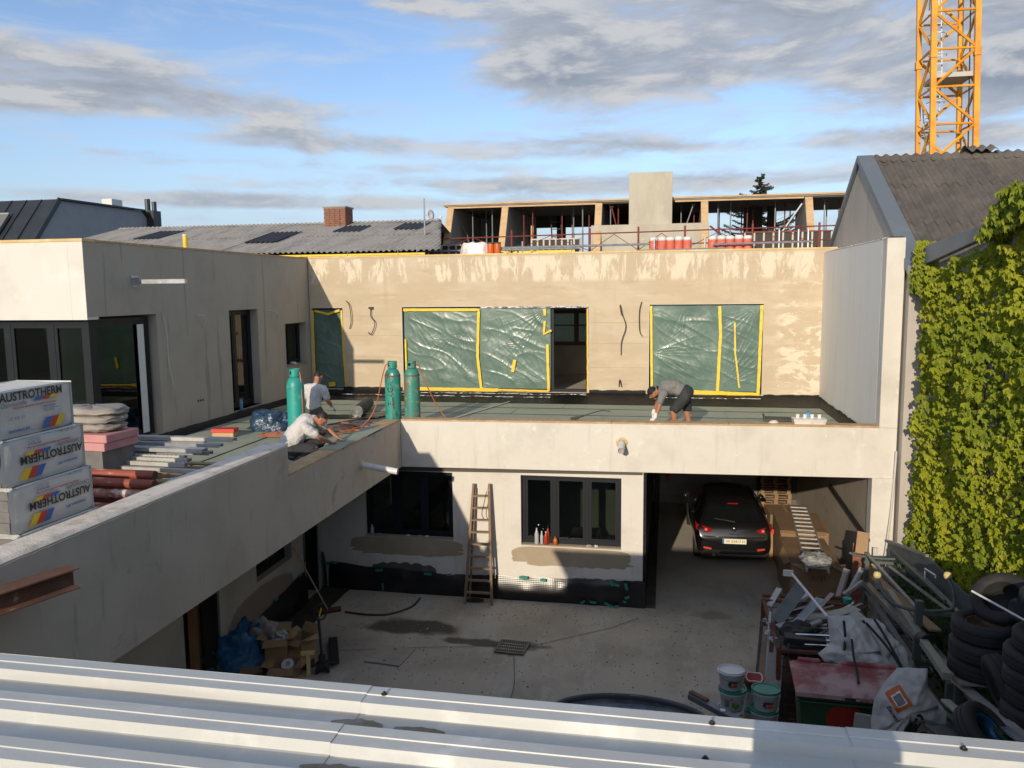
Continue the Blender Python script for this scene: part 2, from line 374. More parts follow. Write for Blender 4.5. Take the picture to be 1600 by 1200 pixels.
# ================================================================== ground
struct('ground',MB().poly([(-900,-300,-.2),(900,-300,-.2),(900,1500,-.2),(-900,1500,-.2)]),m_far_ground)
def gfn(u,v):
    x=-8.2+14.5*u; y=1+27*v; return (x,y,G+.012*nz(x*.6,y*.6))
struct('courtyard_floor',MB().grid(gfn,58,108),m_conc,smooth=True)
# dark trench strip beside the garage wall and unpaved strip along the walls
m_soil=M('dark_soil',(.035,.030,.025),.95,[('n',(.07,.06,.05),6,.5,.75)],bump=(25,.9,.03))
struct('garage_wall_strip',MB().box((-.40,15.36,G-.05),(-.13,23.6,G+.022)),M('brown_board',(.085,.072,.055),.85,[('n',(.055,.047,.038),3,.4,.7)]))
def trench(u,v):
    x=-7.1+.62*u+.05*nz(v*30); y=4+11.4*v; return (x,y,G+.02+.03*nz(x*5,y*5))
struct('wall_side_soil',MB().grid(trench,6,70),m_soil)
# drain grate and manhole set in the floor
m_galvx=M('grate_iron',(.16,.15,.13),.6,[('n',(.10,.08,.06),5,.4,.7)])
dg=thing('drain_grate','square steel drain grate set in the concrete courtyard floor','drain grate',(-2.58,13.17,G+.014),R(-4))
part('frame',MB().box((-.27,-.25,0),(.27,-.22,.02)).box((-.27,.22,0),(.27,.25,.02)).box((-.27,-.22,0),(-.24,.22,.02)).box((.24,-.22,0),(.27,.22,.02)),m_galvx,dg)
part('pit',MB().box((-.24,-.22,.0),(.24,.22,.003)),m_inner_dark,dg)
base_bar=part('grate_bar',MB().box((-.008,-.22,.004),(.008,.22,.018)),m_galvx,dg)
for i in range(12):
    b=base_bar if i==0 else base_bar.copy()
    if i: COL.objects.link(b)
    b.parent=dg; b.location=(-.22+.04*i,0,0)
b=part('cross_bar',MB().box((-.24,-.006,.008),(.24,.006,.016)),m_galv,dg); c=b.copy(); COL.objects.link(c); c.location=(0,.11,0); c=b.copy(); COL.objects.link(c); c.location=(0,-.11,0)
mh=thing('manhole_cover','flat concrete manhole cover flush with the shaded courtyard floor','manhole cover',(-4.6,12.52,G+.014),R(-6))
part('slab',MB().box((-.33,-.33,0),(.33,.33,.012)),M('cover_concrete',(.36,.33,.28),.9,[('n',(.30,.275,.235),3,.4,.7)]),mh,bevel=.004)
for s in (-1,1): part('lifting_slot',MB().box((-.03,s*.22-.012,.012),(.03,s*.22+.012,.016)),m_inner_dark,mh)
m_joint=M('joint_dark',(.05,.045,.038),.9)
def joint(pts,name='floor_joint',w=.012):
    mb=MB()
    for i in range(len(pts)-1):
        a=Vector((*pts[i],G+.016)); b_=Vector((*pts[i+1],G+.016)); d=(b_-a).normalized(); s=Vector((-d.y,d.x,0))*w/2
        mb.poly([a-s,b_-s,b_+s,a+s])
    struct(name,mb,m_joint)
joint([(-6.3,12.35),(-4.2,12.9),(-2.85,13.2)]); joint([(-2.3,13.25),(-.9,14.3),(-.45,14.8)]); joint([(-2.5,12.9),(-2.3,11.9),(-2.1,9)],w=.008)

# ================================================================== the L-shaped house round the courtyard
H=thing('terrace_house','unfinished L shaped house with pale plastered parapets, flat roof terrace and carport opening','house',(-5.2,15.138,G))
# ground floor
part('front_wall',wall_mb('x',15.40,15.70,-7.1,-.386,G,ZU,[(-6.13,-4.22,1.13,2.52),(-2.81,-.81,1.10,2.52)]),m_plaster,H,world=True)
part('side_wall',wall_mb('y',-7.1,-7.4,2.0,15.40,G,ZU,[(10.43,11.42,G,2.3),(12.64,14.0,1.05,1.95),(14.5,15.25,G,2.3)]),M('plaster_recess',(.42,.41,.36),.92,[('n',(.34,.33,.29),1,.4,.7),('e',(.24,.20,.155),(-7.1,12.9,.62),(1,1.5,.42),.75,.85,.5,1.5)],bump=(8,.3,.02)),H,world=True)
part('garage_side_wall',MB().box((-.69,15.702,G),(-.388,23.6,ZU)),m_slab,H,world=True)
part('garage_lining',MB().box((-.386,15.42,G),(-.33,23.5,ZU-.02)),m_bitumen,H,world=True)
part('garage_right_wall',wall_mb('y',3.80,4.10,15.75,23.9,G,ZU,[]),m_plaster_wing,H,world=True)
part('pillar',MB().box((3.78,15.45,G),(4.18,15.75,ZU)),m_plaster,H,world=True)
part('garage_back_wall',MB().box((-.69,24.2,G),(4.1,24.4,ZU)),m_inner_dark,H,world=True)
# dark strip on the wall top under the parapet, tapering to the right
part('wall_top_strip',MB().prism([(-7.1,15.392,2.67),(-7.1,15.392,2.50),(-5,15.392,2.53),(-.40,15.392,2.60),(-.40,15.392,2.67)],(0,.006,0)),M('strip_dark',(.10,.09,.075),.9),H,world=True)
# terrace slab and floor
def slab():
    mb=MB(); mb.box((-15.9,2,ZU),(-5.55,15.46,ZF)); mb.box((-9.9,15.78,ZU),(3.79,24.4,ZF)); mb.box((-9.9,15.462,ZU),(-5.55,15.778,ZF)); return mb
part('terrace_slab',slab(),m_slab,H,world=True)
# parapets
def front_parapet():
    mb=MB(); x0,x1=-5.2,4.18
    mb.prism([(x0,YP(x0),ZU),(x1,YP(x1),ZU),(x1,YP(x1)+.3,ZU),(x0,YP(x0)+.3,ZU)],(0,0,ZT-ZU)); return mb
part('front_parapet',front_parapet(),m_plaster,H,world=True,bevel=.008)
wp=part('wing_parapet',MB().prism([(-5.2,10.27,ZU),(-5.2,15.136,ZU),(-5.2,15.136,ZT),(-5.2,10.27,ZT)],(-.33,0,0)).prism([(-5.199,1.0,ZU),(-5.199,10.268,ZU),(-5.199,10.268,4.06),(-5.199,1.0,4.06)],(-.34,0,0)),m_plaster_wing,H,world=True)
# ragged mortar capping on the high stretch
def cap(u,v):
    y=1+9.27*v; e=.035*nz(y*3.1,2)+.02*nz(y*9,5)
    if u<.01: return (-5.55-.01*nz(y*6,9),y,4.06)
    if u>.99: return (-5.195,y,4.058-.012-.03*abs(nz(y*4,1))-.012*abs(nz(y*15,3)))
    x=-5.56+.37*(u if u<.99 else 1); return (x+(e if .2<u<.7 else 0),y,4.085+.008*nz(x*4,y*1.3)+.004*nz(x*14,y*9))
m_cap=M('mortar_cap',(.78,.70,.60),.95,[('n',(.50,.45,.37),5,.45,.7),('n',(.74,.70,.63),12,.5,.7)],bump=(40,.6,.01))
part('mortar_cap',MB().grid(cap,8,260),m_cap,H,world=True,smooth=True,fix=False)
part('mortar_cap_end',MB().box((-5.54,10.262,4.03),(-5.2,10.285,4.088)),m_cap,H,world=True)
# low stretch: boards and a folded membrane strip on top
for y0,y1,dx in ((10.3,12.2,0),(12.24,13.3,.01),(14.05,15.1,-.005)):
    part('coping_board',MB().box((-5.53+dx,y0,ZT+.001),(-5.20+dx,y1,ZT+.03)),m_lath,H,world=True,bevel=.003)
def fold(u,v):
    y=12.0+2.2*v; x=-5.66+.47*u; return (x,y,ZT+.036+.01*nz(x*4,y*3)+(.0 if u>.2 else -.06*(1-u/.2)))
part('membrane_flap',MB().grid(fold,8,24),m_floor_membrane,H,world=True,smooth=True)
xs=[-5.2,-3.1,-1.0,1.2,3.87]
for i in range(4):
    a,b=xs[i]+.004,xs[i+1]-.004
    part('coping_lath',MB().prism([(a,YP(a)+.004,ZT+.001),(b,YP(b)+.004,ZT+.001),(b,YP(b)+.27,ZT+.001),(a,YP(a)+.27,ZT+.001)],(0,0,.032+.006*(i%2))),m_lath,H,world=True,bevel=.003)
# terrace membrane strips (one metre rolls with lapped seams)
y=15.47; k=0
while y<21.2:
    y1=min(y+1.0,21.22); x=-9.7; 
    cuts=[-9.9,-8.1+(k%2)*2.1,-3.6+(k%3)*1.1,0.2+(k%2)*1.2,3.86]
    for j in range(4):
        a,b=cuts[j]+.012*(j>0),cuts[j+1]
        def fn(u,v,a=a,b=b,y=y,y1=y1,k=k,j=j): 
            xx=a+(b-a)*u; yy=y+(y1-y)*v; return (xx,yy+.012*nz(xx*.8,k),ZF+.006+.006*(1-v)+.004*nz(xx*1.3,yy*1.3,j))
        part('membrane_strip',MB().grid(fn,14,3),m_floor_membrane,H,world=True,smooth=True)
    mb=MB()
    pts=[(-9.8+13.6*t/40,y+.012*nz((-9.8+13.6*t/40)*.8,k)+.0,0) for t in range(41)]
    for t in range(40):
        p,q=pts[t],pts[t+1]; w=.012+.008*nz(t*.4,k)
        mb.poly([(p[0],p[1]-w,ZF+.0175),(q[0],q[1]-w,ZF+.0175),(q[0],q[1]+w*.4,ZF+.0175),(p[0],p[1]+w*.4,ZF+.0175)])
    part('seam_bitumen',mb,m_bitumen,H,world=True)
    y+=1.0; k+=1
for k,x in enumerate((-9.95,-8.95,-7.95,-6.95)):
    x1=min(x+1.0,-5.56)
    if k==3: x1=-5.56
    for j,(ya,yb) in enumerate(((3,7.6),(7.62,11.7+.8*(k%2)),(11.72+.8*(k%2),15.45))):
        def fn(u,v,x=x,x1=x1,ya=ya,yb=yb,k=k,j=j):
            xx=x+(x1-x)*u; yy=ya+(yb-ya)*v; return (xx+.012*nz(yy*.8,k),yy,ZF+.006+.006*u+.004*nz(xx*1.3,yy*1.3,j))
        part('membrane_strip',MB().grid(fn,3,14),m_floor_membrane,H,world=True,smooth=True)
    mb=MB()
    for t in range(40):
        a=3+12.4*t/40; b=3+12.4*(t+1)/40; xa=x1+.012*nz(a*.8,k); xb=x1+.012*nz(b*.8,k)
        mb.poly([(xa-.012,a,ZF+.0175),(xb-.012,b,ZF+.0175),(xb+.012,b,ZF+.0175),(xa+.012,a,ZF+.0175)])
    part('seam_bitumen',mb,m_bitumen,H,world=True)
# black upstands round the terrace, ragged upper edges
def upstand(pts,z0,z1,out,name='upstand',mat=None,seg=60,rag=.03,par=H,bulge=.03):
    a=Vector(pts[0]); b=Vector(pts[1]); o=Vector(out)
    L=(b-a).length; n=max(6,int(L*14))
    def fn(u,v):
        p=a.lerp(b,u); z=z0+(z1-z0)*v
        if v>.99: z+=rag*nz(u*L*5,z1)+rag*.6*nz(u*L*17,3)
        off=.012+bulge*(1-v)**2+.02*abs(nz(u*L*4,v*3))
        return (p.x+o.x*off,p.y+o.y*off,z)
    return part(name,MB().grid(fn,n,5),mat or m_bitumen,par,world=True,smooth=True,fix=False)
upstand(((-9.0,YB),(-7.25,YB)),ZF,3.50,(0,-1),bulge=.35); upstand(((-2.0,YB),(-.5,YB)),ZF,3.50,(0,-1),bulge=.30)
upstand(((-7.25,YB-.07),(-2.0,YB-.07)),ZF,3.42,(0,-1),mat=m_film,bulge=.32,rag=.012)
upstand(((-.5,YB-.05),(2.5,YB-.05)),ZF,3.40,(0,-1),mat=m_film,bulge=.25,rag=.015); upstand(((2.5,YB),(4.1,YB)),ZF,3.44,(0,-1),bulge=.12)
upstand(((3.868,15.8),(3.868,21.3)),ZF,3.42,(-1,0),bulge=.16); upstand(((XW,12.5),(XW,21.3)),ZF,3.38,(1,0),bulge=.22,rag=.015)
upstand(((-9.97,YB-.02),(-8.9,YB-.02)),ZF,3.42,(0,-1),mat=m_film,bulge=.3,rag=.01)
part('bitumen_strip',MB().grid(lambda u,v:(-7.3+11.15*u,20.25+1.08*v+.05*nz(u*14,1)*(v<.3),ZF+.019+.02*abs(nz(u*30,v*4))*(v>.1)+.14*v*v),140,6),m_bitumen,H,world=True,smooth=True,fix=False)
part('bitumen_strip',MB().grid(lambda u,v:(-9.9+2.7*u,20.3+1.0*v+.08*nz(u*5,1)*(v<.5),ZF+.020+.02*abs(nz(u*20,v*4))+.05*v*v),40,8),m_film,H,world=True,smooth=True,fix=False)
# silver edged laps of film along the back wall
m_silver=M('film_edge',(.55,.55,.55),.3,[('n',(.05,.05,.05),7,.45,.55,{'s':(1,1,3)})],bump=(20,.8,.02))
for x0_,x1_,zz,yy in ((-7.2,-2.05,3.40,21.02),(-7.3,-3.0,3.33,20.93),(-.4,2.4,3.36,21.05),(-8.9,-7.3,3.34,20.9),(-2.0,-.6,3.30,20.98)):
    mb=MB()
    n=60
    for t in range(n):
        a=x0_+(x1_-x0_)*t/n; b=x0_+(x1_-x0_)*(t+1)/n
        za=zz+.018*nz(a*2.3,zz*9); zb=zz+.018*nz(b*2.3,zz*9); w=.012+.012*abs(nz(a*5,zz))
        mb.poly([(a,yy-.01,za),(b,yy-.01,zb),(b,yy,zb+w),(a,yy,za+w)])
    part('film_edge',mb,m_silver,H,world=True)
# black dimpled base membrane along the ground floor walls
def base_mem(p0,p1,out,h0,h1,lean=.05,seed=0,name='base_membrane'):
    a=Vector(p0); b=Vector(p1); o=Vector(out); L=(b-a).length; n=int(L*16)
    def fn(u,v):
        p=a.lerp(b,u); h=h0+(h1-h0)*u+.035*nz(u*L*1.7,seed)+.012*nz(u*L*9,seed)
        z=G+(h-G)*v; off=.02+lean*(1-v)+.06*math.sin(PI*v)*(.5+nz(u*L*1.2,seed+4))+.03*max(0,nz(u*L*3,v*2,seed))
        return (p.x+o.x*off,p.y+o.y*off,z)
    return part(name,MB().grid(fn,n,8),m_dimple,H,world=True,smooth=True,fix=False)
m_dimple=M('dimpled_sheet',(.010,.010,.012),.32,[('n',(.03,.028,.03),2,.5,.8)],spec=.6)
def add_dimples(mt):
    nt=mt.node_tree; N=nt.nodes.new; L=nt.links.new; b=nt.nodes['Principled BSDF']
    g=N('ShaderNodeNewGeometry'); mp=N('ShaderNodeMapping'); L(g.outputs['Position'],mp.inputs[0]); mp.inputs['Scale'].default_value=(1,1,1)
    v=N('ShaderNodeTexVoronoi'); v.inputs['Randomness'].default_value=0.0; v.inputs['Scale'].default_value=28; L(mp.outputs[0],v.inputs['Vector'])
    bn=N('ShaderNodeBump'); bn.inputs['Strength'].default_value=.3; bn.inputs['Distance'].default_value=.008; L(v.outputs['Distance'],bn.inputs['Height']); L(bn.outputs[0],b.inputs['Normal'])
add_dimples(m_dimple)
base_mem((-6.95,15.40),(-4.2,15.40),(0,-1),.50,.38,seed=1); base_mem((-4.2,15.40),(-.33,15.40),(0,-1),.40,.47,seed=2)
base_mem((-7.1,11.45),(-7.1,14.48),(1,0),.30,.62,seed=3); base_mem((-7.1,15.27),(-7.1,15.40),(1,0),.75,.7,seed=5)
# grey primer smeared above the sheet
def smear(x0,x1,zb,amp,seed,mat,name='primer_smear',y=15.397):
    mb=MB(); n=40; prev=None
    for t in range(n+1):
        u=t/n; x=x0+(x1-x0)*u; top=zb+amp*(math.sin(PI*u)**.4)*(.6+.4*abs(math.sin(u*17+seed)))+.02*nz(x*9,seed)
        cur=((x,y,.2),(x,y,top))
        if prev: mb.poly([prev[0],cur[0],cur[1],prev[1]])
        prev=cur
    part(name,mb,mat,H,world=True)
m_primer=M('primer_grey',(.075,.075,.07),.8,[('n',(.12,.12,.11),4,.4,.7)])
smear(-6.0,-4.6,.46,.13,2,m_primer); smear(-1.9,-.40,.40,.07,7,m_primer)
# brown mortar patches under the window sills
def patch(x0,x1,z0,z1,seed,y=15.396,name='mortar_patch'):
    pts=[];n=90
    cx,cz=(x0+x1)/2,(z0+z1)/2; rx,rz=(x1-x0)/2,(z1-z0)/2
    for t in range(n):
        a=2*PI*t/n; c,s=math.cos(a),math.sin(a); k=(abs(c)**5+abs(s)**5)**(-1/5)
        k2=1+.05*nz(c*3+seed,s*3)+(.22*nz(c*9+seed,s*5) if s<-.2 else 0)
        pts.append((cx+rx*c*k*k2,y,cz+rz*s*k*k2))
    part(name,MB().poly(pts),m_patch,H,world=True)
patch(-6.45,-4.02,.74,1.10,1); patch(-3.0,-.62,.68,1.06,5)
# teal adhesive tape scraps on the base sheet
m_teal=M('teal_tape',(.03,.24,.18),.5)
tt=0
for (x,z,w,h,a) in ((-6.95,.50,.10,.08,.3),(-6.8,.53,.12,.06,-.2),(-5.8,.42,.16,.05,.1),(-5.72,.08,.035,.16,.05),(-4.75,.40,.16,.05,.0),(-4.3,.41,.12,.04,.1),(-2.75,.44,.17,.06,-.05),(-2.35,.41,.12,.06,-.1),(-.98,.43,.07,.12,.5),(-.88,.40,.10,.05,-.2),(-.70,.38,.05,.14,.25),(-.68,.17,.10,.05,.4),(-.73,.08,.07,.04,-.3),(-1.35,.03,.13,.04,-.1),(-1.55,.02,.10,.04,.7),(-1.05,.0,.14,.05,-.4),(-.9,-.03,.13,.05,.2)):
    Mx=frame_mx((x,15.30-.03*(z<.2)-.02,z),(math.cos(a),0,math.sin(a)),(0,0,1))
    part('tape_scrap',MB().box((-w/2,-h/2,-.003),(w/2,h/2,.003),Mx),m_teal,H,world=True)
for (y_,z,a) in ((12.2,.50,.2),(13.2,.56,.1),(14.2,.66,.1)):
    part('tape_scrap',MB().box((-7.035,y_-.07,z-.05),(-7.03,y_+.07,z)),m_teal,H,world=True)

# ------------------------------------------------------------------ windows
def window(par,axis,face,u0,u1,z0,z1,muls,fw=.07,dep=.07,glass=None,sash=.05,label=None,inward=1,open_u=None):
    """frame mesh with mullions; panes and sashes are its children. face: coordinate of the outer frame face"""
    mb=MB()
    def bx(a,b,c,d,f0,f1):
        lo,hi=min(f0,f1),max(f0,f1)
        return ((a,lo,c),(b,hi,d)) if axis=='x' else ((lo,a,c),(hi,b,d))
    f0,f1=face,face+dep*inward
    mb.box(*bx(u0,u1,z0,z0+fw,f0,f1)); mb.box(*bx(u0,u1,z1-fw,z1,f0,f1))
    edges=[u0]+list(muls)+[u1]
    mb.box(*bx(u0,u0+fw,z0+fw,z1-fw,f0,f1)); mb.box(*bx(u1-fw,u1,z0+fw,z1-fw,f0,f1))
    for m_ in muls: mb.box(*bx(m_-fw/2,m_+fw/2,z0+fw,z1-fw,f0,f1))
    w=part('window',mb,m_anthracite,par,world=True,bevel=.004,label=label)
    for i in range(len(edges)-1):
        a=edges[i]+(fw if i==0 else fw/2)+.002; b=edges[i+1]-(fw if i==len(edges)-2 else fw/2)-.002
        g=face+.03*inward
        s_=MB(); q0,q1=g-.022*inward,g+.03*inward
        c,d=z0+fw+.002,z1-fw-.002
        s_.box(*bx(a,b,c,c+sash,q0,q1)); s_.box(*bx(a,b,d-sash,d,q0,q1)); s_.box(*bx(a,a+sash,c+sash,d-sash,q0,q1)); s_.box(*bx(b-sash,b,c+sash,d-sash,q0,q1))
        part('sash',s_,m_anthracite,w,world=True)
        part('pane',MB().box(*bx(a+sash,b-sash,c+sash,d-sash,g,g+.006*inward)),glass or m_glass,w,world=True)
    return w
window(H,'x',15.52,-6.13,-4.22,1.13,2.52,[-5.45,-4.86],glass=m_glass_dark)
window(H,'x',15.52,-2.81,-.81,1.10,2.52,[-2.14,-1.49])
for a,b,z in ((-6.13,-4.22,1.13),(-2.81,-.81,1.10)):
    part('window_sill',MB().box((a+.002,15.39,z-.02),(b-.002,15.52,z+.004)),m_patch,H,world=True)
window(H,'y',-7.25,12.64,14.0,1.05,1.95,[13.3],inward=-1,glass=m_glass_dark)
# doors in the recessed side wall
m_door_wood=M('door_timber',(.16,.09,.035),.6,[('n',(.10,.055,.02),3,.4,.7,{'s':(4,4,.5)})])
for a,b in ((10.43,11.42),(14.5,15.25)):
    d=part('doorway',MB().box((-7.39,a,G),(-7.14,a+.06,2.3)).box((-7.39,b-.06,G),(-7.14,b,2.3)),m_anthracite,H,world=True)
    part('door_leaf',MB().box((-7.60,b-.14,G+.02),(-7.42,b-.08,2.25)),m_door_wood,d,world=True)
# ground floor rooms behind the windows
part('interior_walls',MB().box((-7.1,19.8,G),(-.7,19.9,ZU)).box((-3.6,15.72,G),(-3.5,19.8,ZU)),m_inner,H,world=True)
part('interior_floor',MB().box((-7.1,15.71,G-.02),(-.7,19.8,G+.05)),M('screed',(.42,.38,.30),.9,[('n',(.34,.31,.25),5,.4,.7)],bump=(30,.5,.01)),H,world=True)
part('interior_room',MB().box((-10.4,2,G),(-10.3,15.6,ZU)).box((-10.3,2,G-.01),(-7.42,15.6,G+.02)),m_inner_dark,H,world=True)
part('sun_lit_screed_pile',MB().box((-2.2,18.4,G+.05),(-1.5,19.2,.35)),m_inner,H,world=True,bevel=.03)

# ================================================================== upper storey, back block
B=thing('upper_back_block','tan plastered upper storey with three openings covered in green film behind the terrace','building',(-3,YB,ZF))
OP=[(-9.90,-8.96,3.44,5.73),(-7.21,-2.02,3.42,5.745),(-.42,2.455,3.43,5.77)]
part('front_wall',wall_mb('x',YB,YB+.30,XW+.02,4.2,ZF,ZTOP,OP),m_plaster_back,B,world=True)
part('inner_shell',wall_mb('x',26.3,26.5,XW+.02,4.2,ZF,ZTOP-.3,[(-3.75,-2.2,4.4,5.45)]),m_inner,B,world=True)
part('inner_floor',MB().box((XW+.02,YB+.302,ZF),(4.2,26.3,ZF+.12)),m_inner,B,world=True)
part('inner_partition',MB().box((-4.1,YB+.302,ZF+.12),(-4.0,26.3,6.1)).box((-.9,YB+.302,ZF+.12),(-.8,26.3,6.1)),m_inner,B,world=True)
part('ceiling_slab',MB().box((XW+.02,YB+.302,6.1),(4.2,26.3,6.5)),m_slab,B,world=True)
part('roof_sheet',MB().box((XW+.02,YB+.302,6.75),(4.2,26.3,6.85)),m_bitumen,B,world=True)
part('left_end_wall',MB().box((XW+.02,YB+.302,ZF+.12),(XW+.3,26.3,6.1)),m_inner,B,world=True)
part('right_end_wall',MB().box((4.0,YB+.302,ZF+.12),(4.2,26.3,6.1)),m_inner,B,world=True)
for a,b in ((XW+.03,-4.2),(-4.19,0.5),(.51,4.19)):
    part('edge_lath',MB().box((a,YB-.012,ZTOP+.001),(b,YB+.33,ZTOP+.045)),M('edge_lath',(.60,.43,.18),.8,[('n',(.72,.58,.32),3,.4,.7)]) if a<-9 else bpy.data.materials['edge_lath'],B,world=True)
# tan reveals / corner beads
for a,b,c,d in OP:
    part('corner_bead',MB().box((a-.012,YB-.006,c),(a,YB,d)).box((b,YB-.006,c),(b+.012,YB,d)).box((a-.012,YB-.006,d),(b+.012,YB,d+.012)),M('bead',(.5,.5,.48),.5),B,world=True)
# horizontal board marks in the plaster: shallow recessed joints
jm=M('plaster_joint',(.36,.295,.205),.92)
for (a,b,z) in ((-8.9,-7.3,4.35),(-8.9,-7.3,4.95),(-8.9,-7.3,5.5),(-1.95,-.5,4.1),(-1.95,-.5,4.75),(-1.95,-.5,5.3),(-8.0,-7.3,6.08)):
    part('plaster_joint',MB().box((a,YB-.003,z),(b,YB+.001,z+.008)),jm,B,world=True)
# ------------------------------------------------------------------ film covered windows
def film_mat():
    mt=M('green_film',(.115,.185,.155),.33,[('n',(.085,.145,.12),1.2,.4,.7),('n',(.15,.225,.19),2.5,.5,.75)],bump=(4,.16,.04,(1,1,1)),bump2=(24,.15,.01,(1,1,.4)),spec=.45,coat=.03)
    return mt
m_greenfilm=film_mat()
def ridges(x,z,pts):
    h=0
    for (cx,cz,a0,a1,cnt,amp,ln) in pts:
        dx,dz=x-cx,z-cz; r=math.hypot(dx,dz); a=math.atan2(dz,dx)
        if a0<=a<=a1 or a0<=a+2*PI<=a1:
            w=math.exp(-r/ln)*min(1,r/.15); e=math.sin(PI*((a if a0<=a<=a1 else a+2*PI)-a0)/(a1-a0))
            h+=amp*w*e*(2.2*(1-abs(math.sin(a*cnt*.5+3*nz(a*3,cx))))**3+1.2*(1-abs(math.sin(a*cnt*1.15+cx)))**4)
    return h
def film(par,x0,x1,z0,z1,pts,seed,y=None,label=None):
    y=YB+.05 if y is None else y
    nx=int((x1-x0)*60); nzz=int((z1-z0)*60)
    def fn(u,v):
        x=x0+(x1-x0)*u; z=z0+(z1-z0)*v
        e=min(1,u*8,(1-u)*8,v*8,(1-v)*8)
        h=.16*ridges(x,z,pts)+.022*nz(x*1.1+seed,z*1.3)+.007*nz(x*2.2+seed,z*5+x*1.5)+.004*nz(x*9+z*5,z*3-x*2+seed)
        h+=.010*(1-abs(nz(x*1.0+seed*2,z*2.6+x*1.1))*3.5 if abs(nz(x*1.0+seed*2,z*2.6+x*1.1))<.285 else 0)**3
        return (x,y+.0-h*e,z)
    return part('plastic_sheet',MB().grid(fn,nx,nzz),m_greenfilm,par,world=True,smooth=True,fix=False,label=label)
def tape(par,pts,w=.06,y=None,seed=0):
    y=YB-.01 if y is None else y
    mb=MB(); P=[]
    for i in range(len(pts)-1):
        a,b=Vector(pts[i]),Vector(pts[i+1]); n=max(2,int((b-a).length*12))
        for t in range(n+(i==len(pts)-2)): P.append(a.lerp(b,t/n))
    prev=None
    for i,p in enumerate(P):
        q=P[min(i+1,len(P)-1)]-P[max(i-1,0)]; q.normalize(); s=Vector((-q.y,q.x)); off=.010*nz(i*.5+seed,1); ww=w/2*(1+.25*nz(i*.7,seed))
        c=p+s*off; a=c-s*ww; b=c+s*ww; yy=y-.012*abs(nz(i*.6,seed+2)); cur=((a.x,yy,a.y),(b.x,yy-.004,b.y))
        if prev: mb.poly([prev[0],cur[0],cur[1],prev[1]])
        prev=cur
    return part('yellow_tape',mb,m_foil,par,world=True)
def w_frame(par,a,b,c,d,muls=(),col=None):
    mb=MB(); y0,y1=YB+.12,YB+.2
    mb.box((a,y0,c),(b,y1,c+.08)).box((a,y0,d-.08),(b,y1,d)).box((a,y0,c+.08),(a+.08,y1,d-.08)).box((b-.08,y0,c+.08),(b,y1,d-.08))
    for m_ in muls: mb.box((m_-.05,y0,c+.08),(m_+.05,y1,d-.08))
    return part('window',mb,m_anthracite,par,world=True)
w=w_frame(B,-9.90,-8.96,3.44,5.73)
film(w,-9.86,-8.99,3.47,5.68,[(-9.05,5.6,PI,1.6*PI,30,.02,.8),(-9.8,5.6,1.5*PI,2*PI,26,.02,.8),(-9.1,3.5,.5*PI,PI,40,.02,.8)],3,y=YB+.07)
tape(w,[(-9.86,5.66),(-9.87,3.5)],.06,seed=1); tape(w,[(-9.0,5.66),(-8.97,4.4),(-8.93,3.42)],.05,seed=2); tape(w,[(-9.8,5.66),(-9.4,5.56),(-9.05,5.67)],.06,seed=4); tape(w,[(-9.45,3.55),(-9.25,3.58)],.12,seed=5)
w=w_frame(B,-7.21,-2.02,3.42,5.745,(-5.35,-3.02))
film(w,-7.17,-4.98,3.50,5.71,[(-5.5,5.15,1.0*PI,1.85*PI,34,.045,.75),(-7.1,5.68,1.55*PI,1.95*PI,46,.02,1.4),(-6.55,4.85,-.3*PI,.25*PI,30,.02,.5),(-6.0,3.5,.05*PI,.6*PI,50,.02,.7)],11)
film(w,-4.98,-3.05,3.50,5.71,[(-4.5,5.7,1.2*PI,1.9*PI,40,.03,.8),(-3.15,5.66,PI,1.5*PI,36,.035,1.0),(-3.1,3.6,.55*PI,PI,44,.035,.9),(-4.4,4.7,-.2*PI,.3*PI,30,.03,.5),(-4.6,3.6,0,.5*PI,40,.03,.5)],23)
tape(w,[(-7.17,5.67),(-5.02,5.66),(-5.07,4.4),(-4.98,3.52),(-4.93,3.47)],.075,seed=1); tape(w,[(-7.13,4.85),(-7.12,3.5)],.05,seed=2); tape(w,[(-7.1,3.47),(-4.5,3.46)],.09,seed=3); tape(w,[(-4.55,3.47),(-3.1,3.45)],.05,seed=4)
tape(w,[(-3.13,4.72),(-3.1,3.45)],.07,seed=6); tape(w,[(-3.2,5.68),(-3.19,5.5)],.07,seed=7); tape(w,[(-3.2,5.35),(-3.22,5.0),(-3.02,5.1)],.06,seed=8); tape(w,[(-4.02,4.3),(-4.09,3.97)],.085,seed=9,y=YB-.03); tape(w,[(-2.05,5.68),(-2.04,3.42)],.035,seed=10)
part('foil_strip',MB().box((-4.98,YB-.008,5.70),(-2.03,YB+.0,5.745)),m_silver,w,world=True)
w=w_frame(B,-.42,2.455,3.43,5.77,(1.4,))
film(w,-.38,1.42,3.5,5.74,[(-.35,5.6,1.5*PI,2.0*PI,30,.03,.9),(-.35,4.5,1.6*PI,2.3*PI,36,.035,1.0),(1.35,3.55,.5*PI,1.0*PI,40,.04,.9),(.5,5.75,1.1*PI,1.9*PI,34,.03,.5)],37)
film(w,1.42,2.41,3.5,5.74,[(1.45,3.6,.0*PI,.5*PI,44,.03,1.4),(2.3,5.7,PI,1.5*PI,30,.03,.7)],41)
tape(w,[(-.38,5.74),(-.34,3.5)],.06,seed=1); tape(w,[(1.36,5.72),(1.40,5.0),(1.37,4.2),(1.35,3.5)],.075,seed=2); tape(w,[(2.41,5.74),(2.39,4.5),(2.37,3.45)],.075,seed=3); tape(w,[(.75,3.48),(2.4,3.43)],.10,seed=4); tape(w,[(1.75,5.3),(1.78,4.5),(1.9,3.6)],.04,seed=5,y=YB+.03)
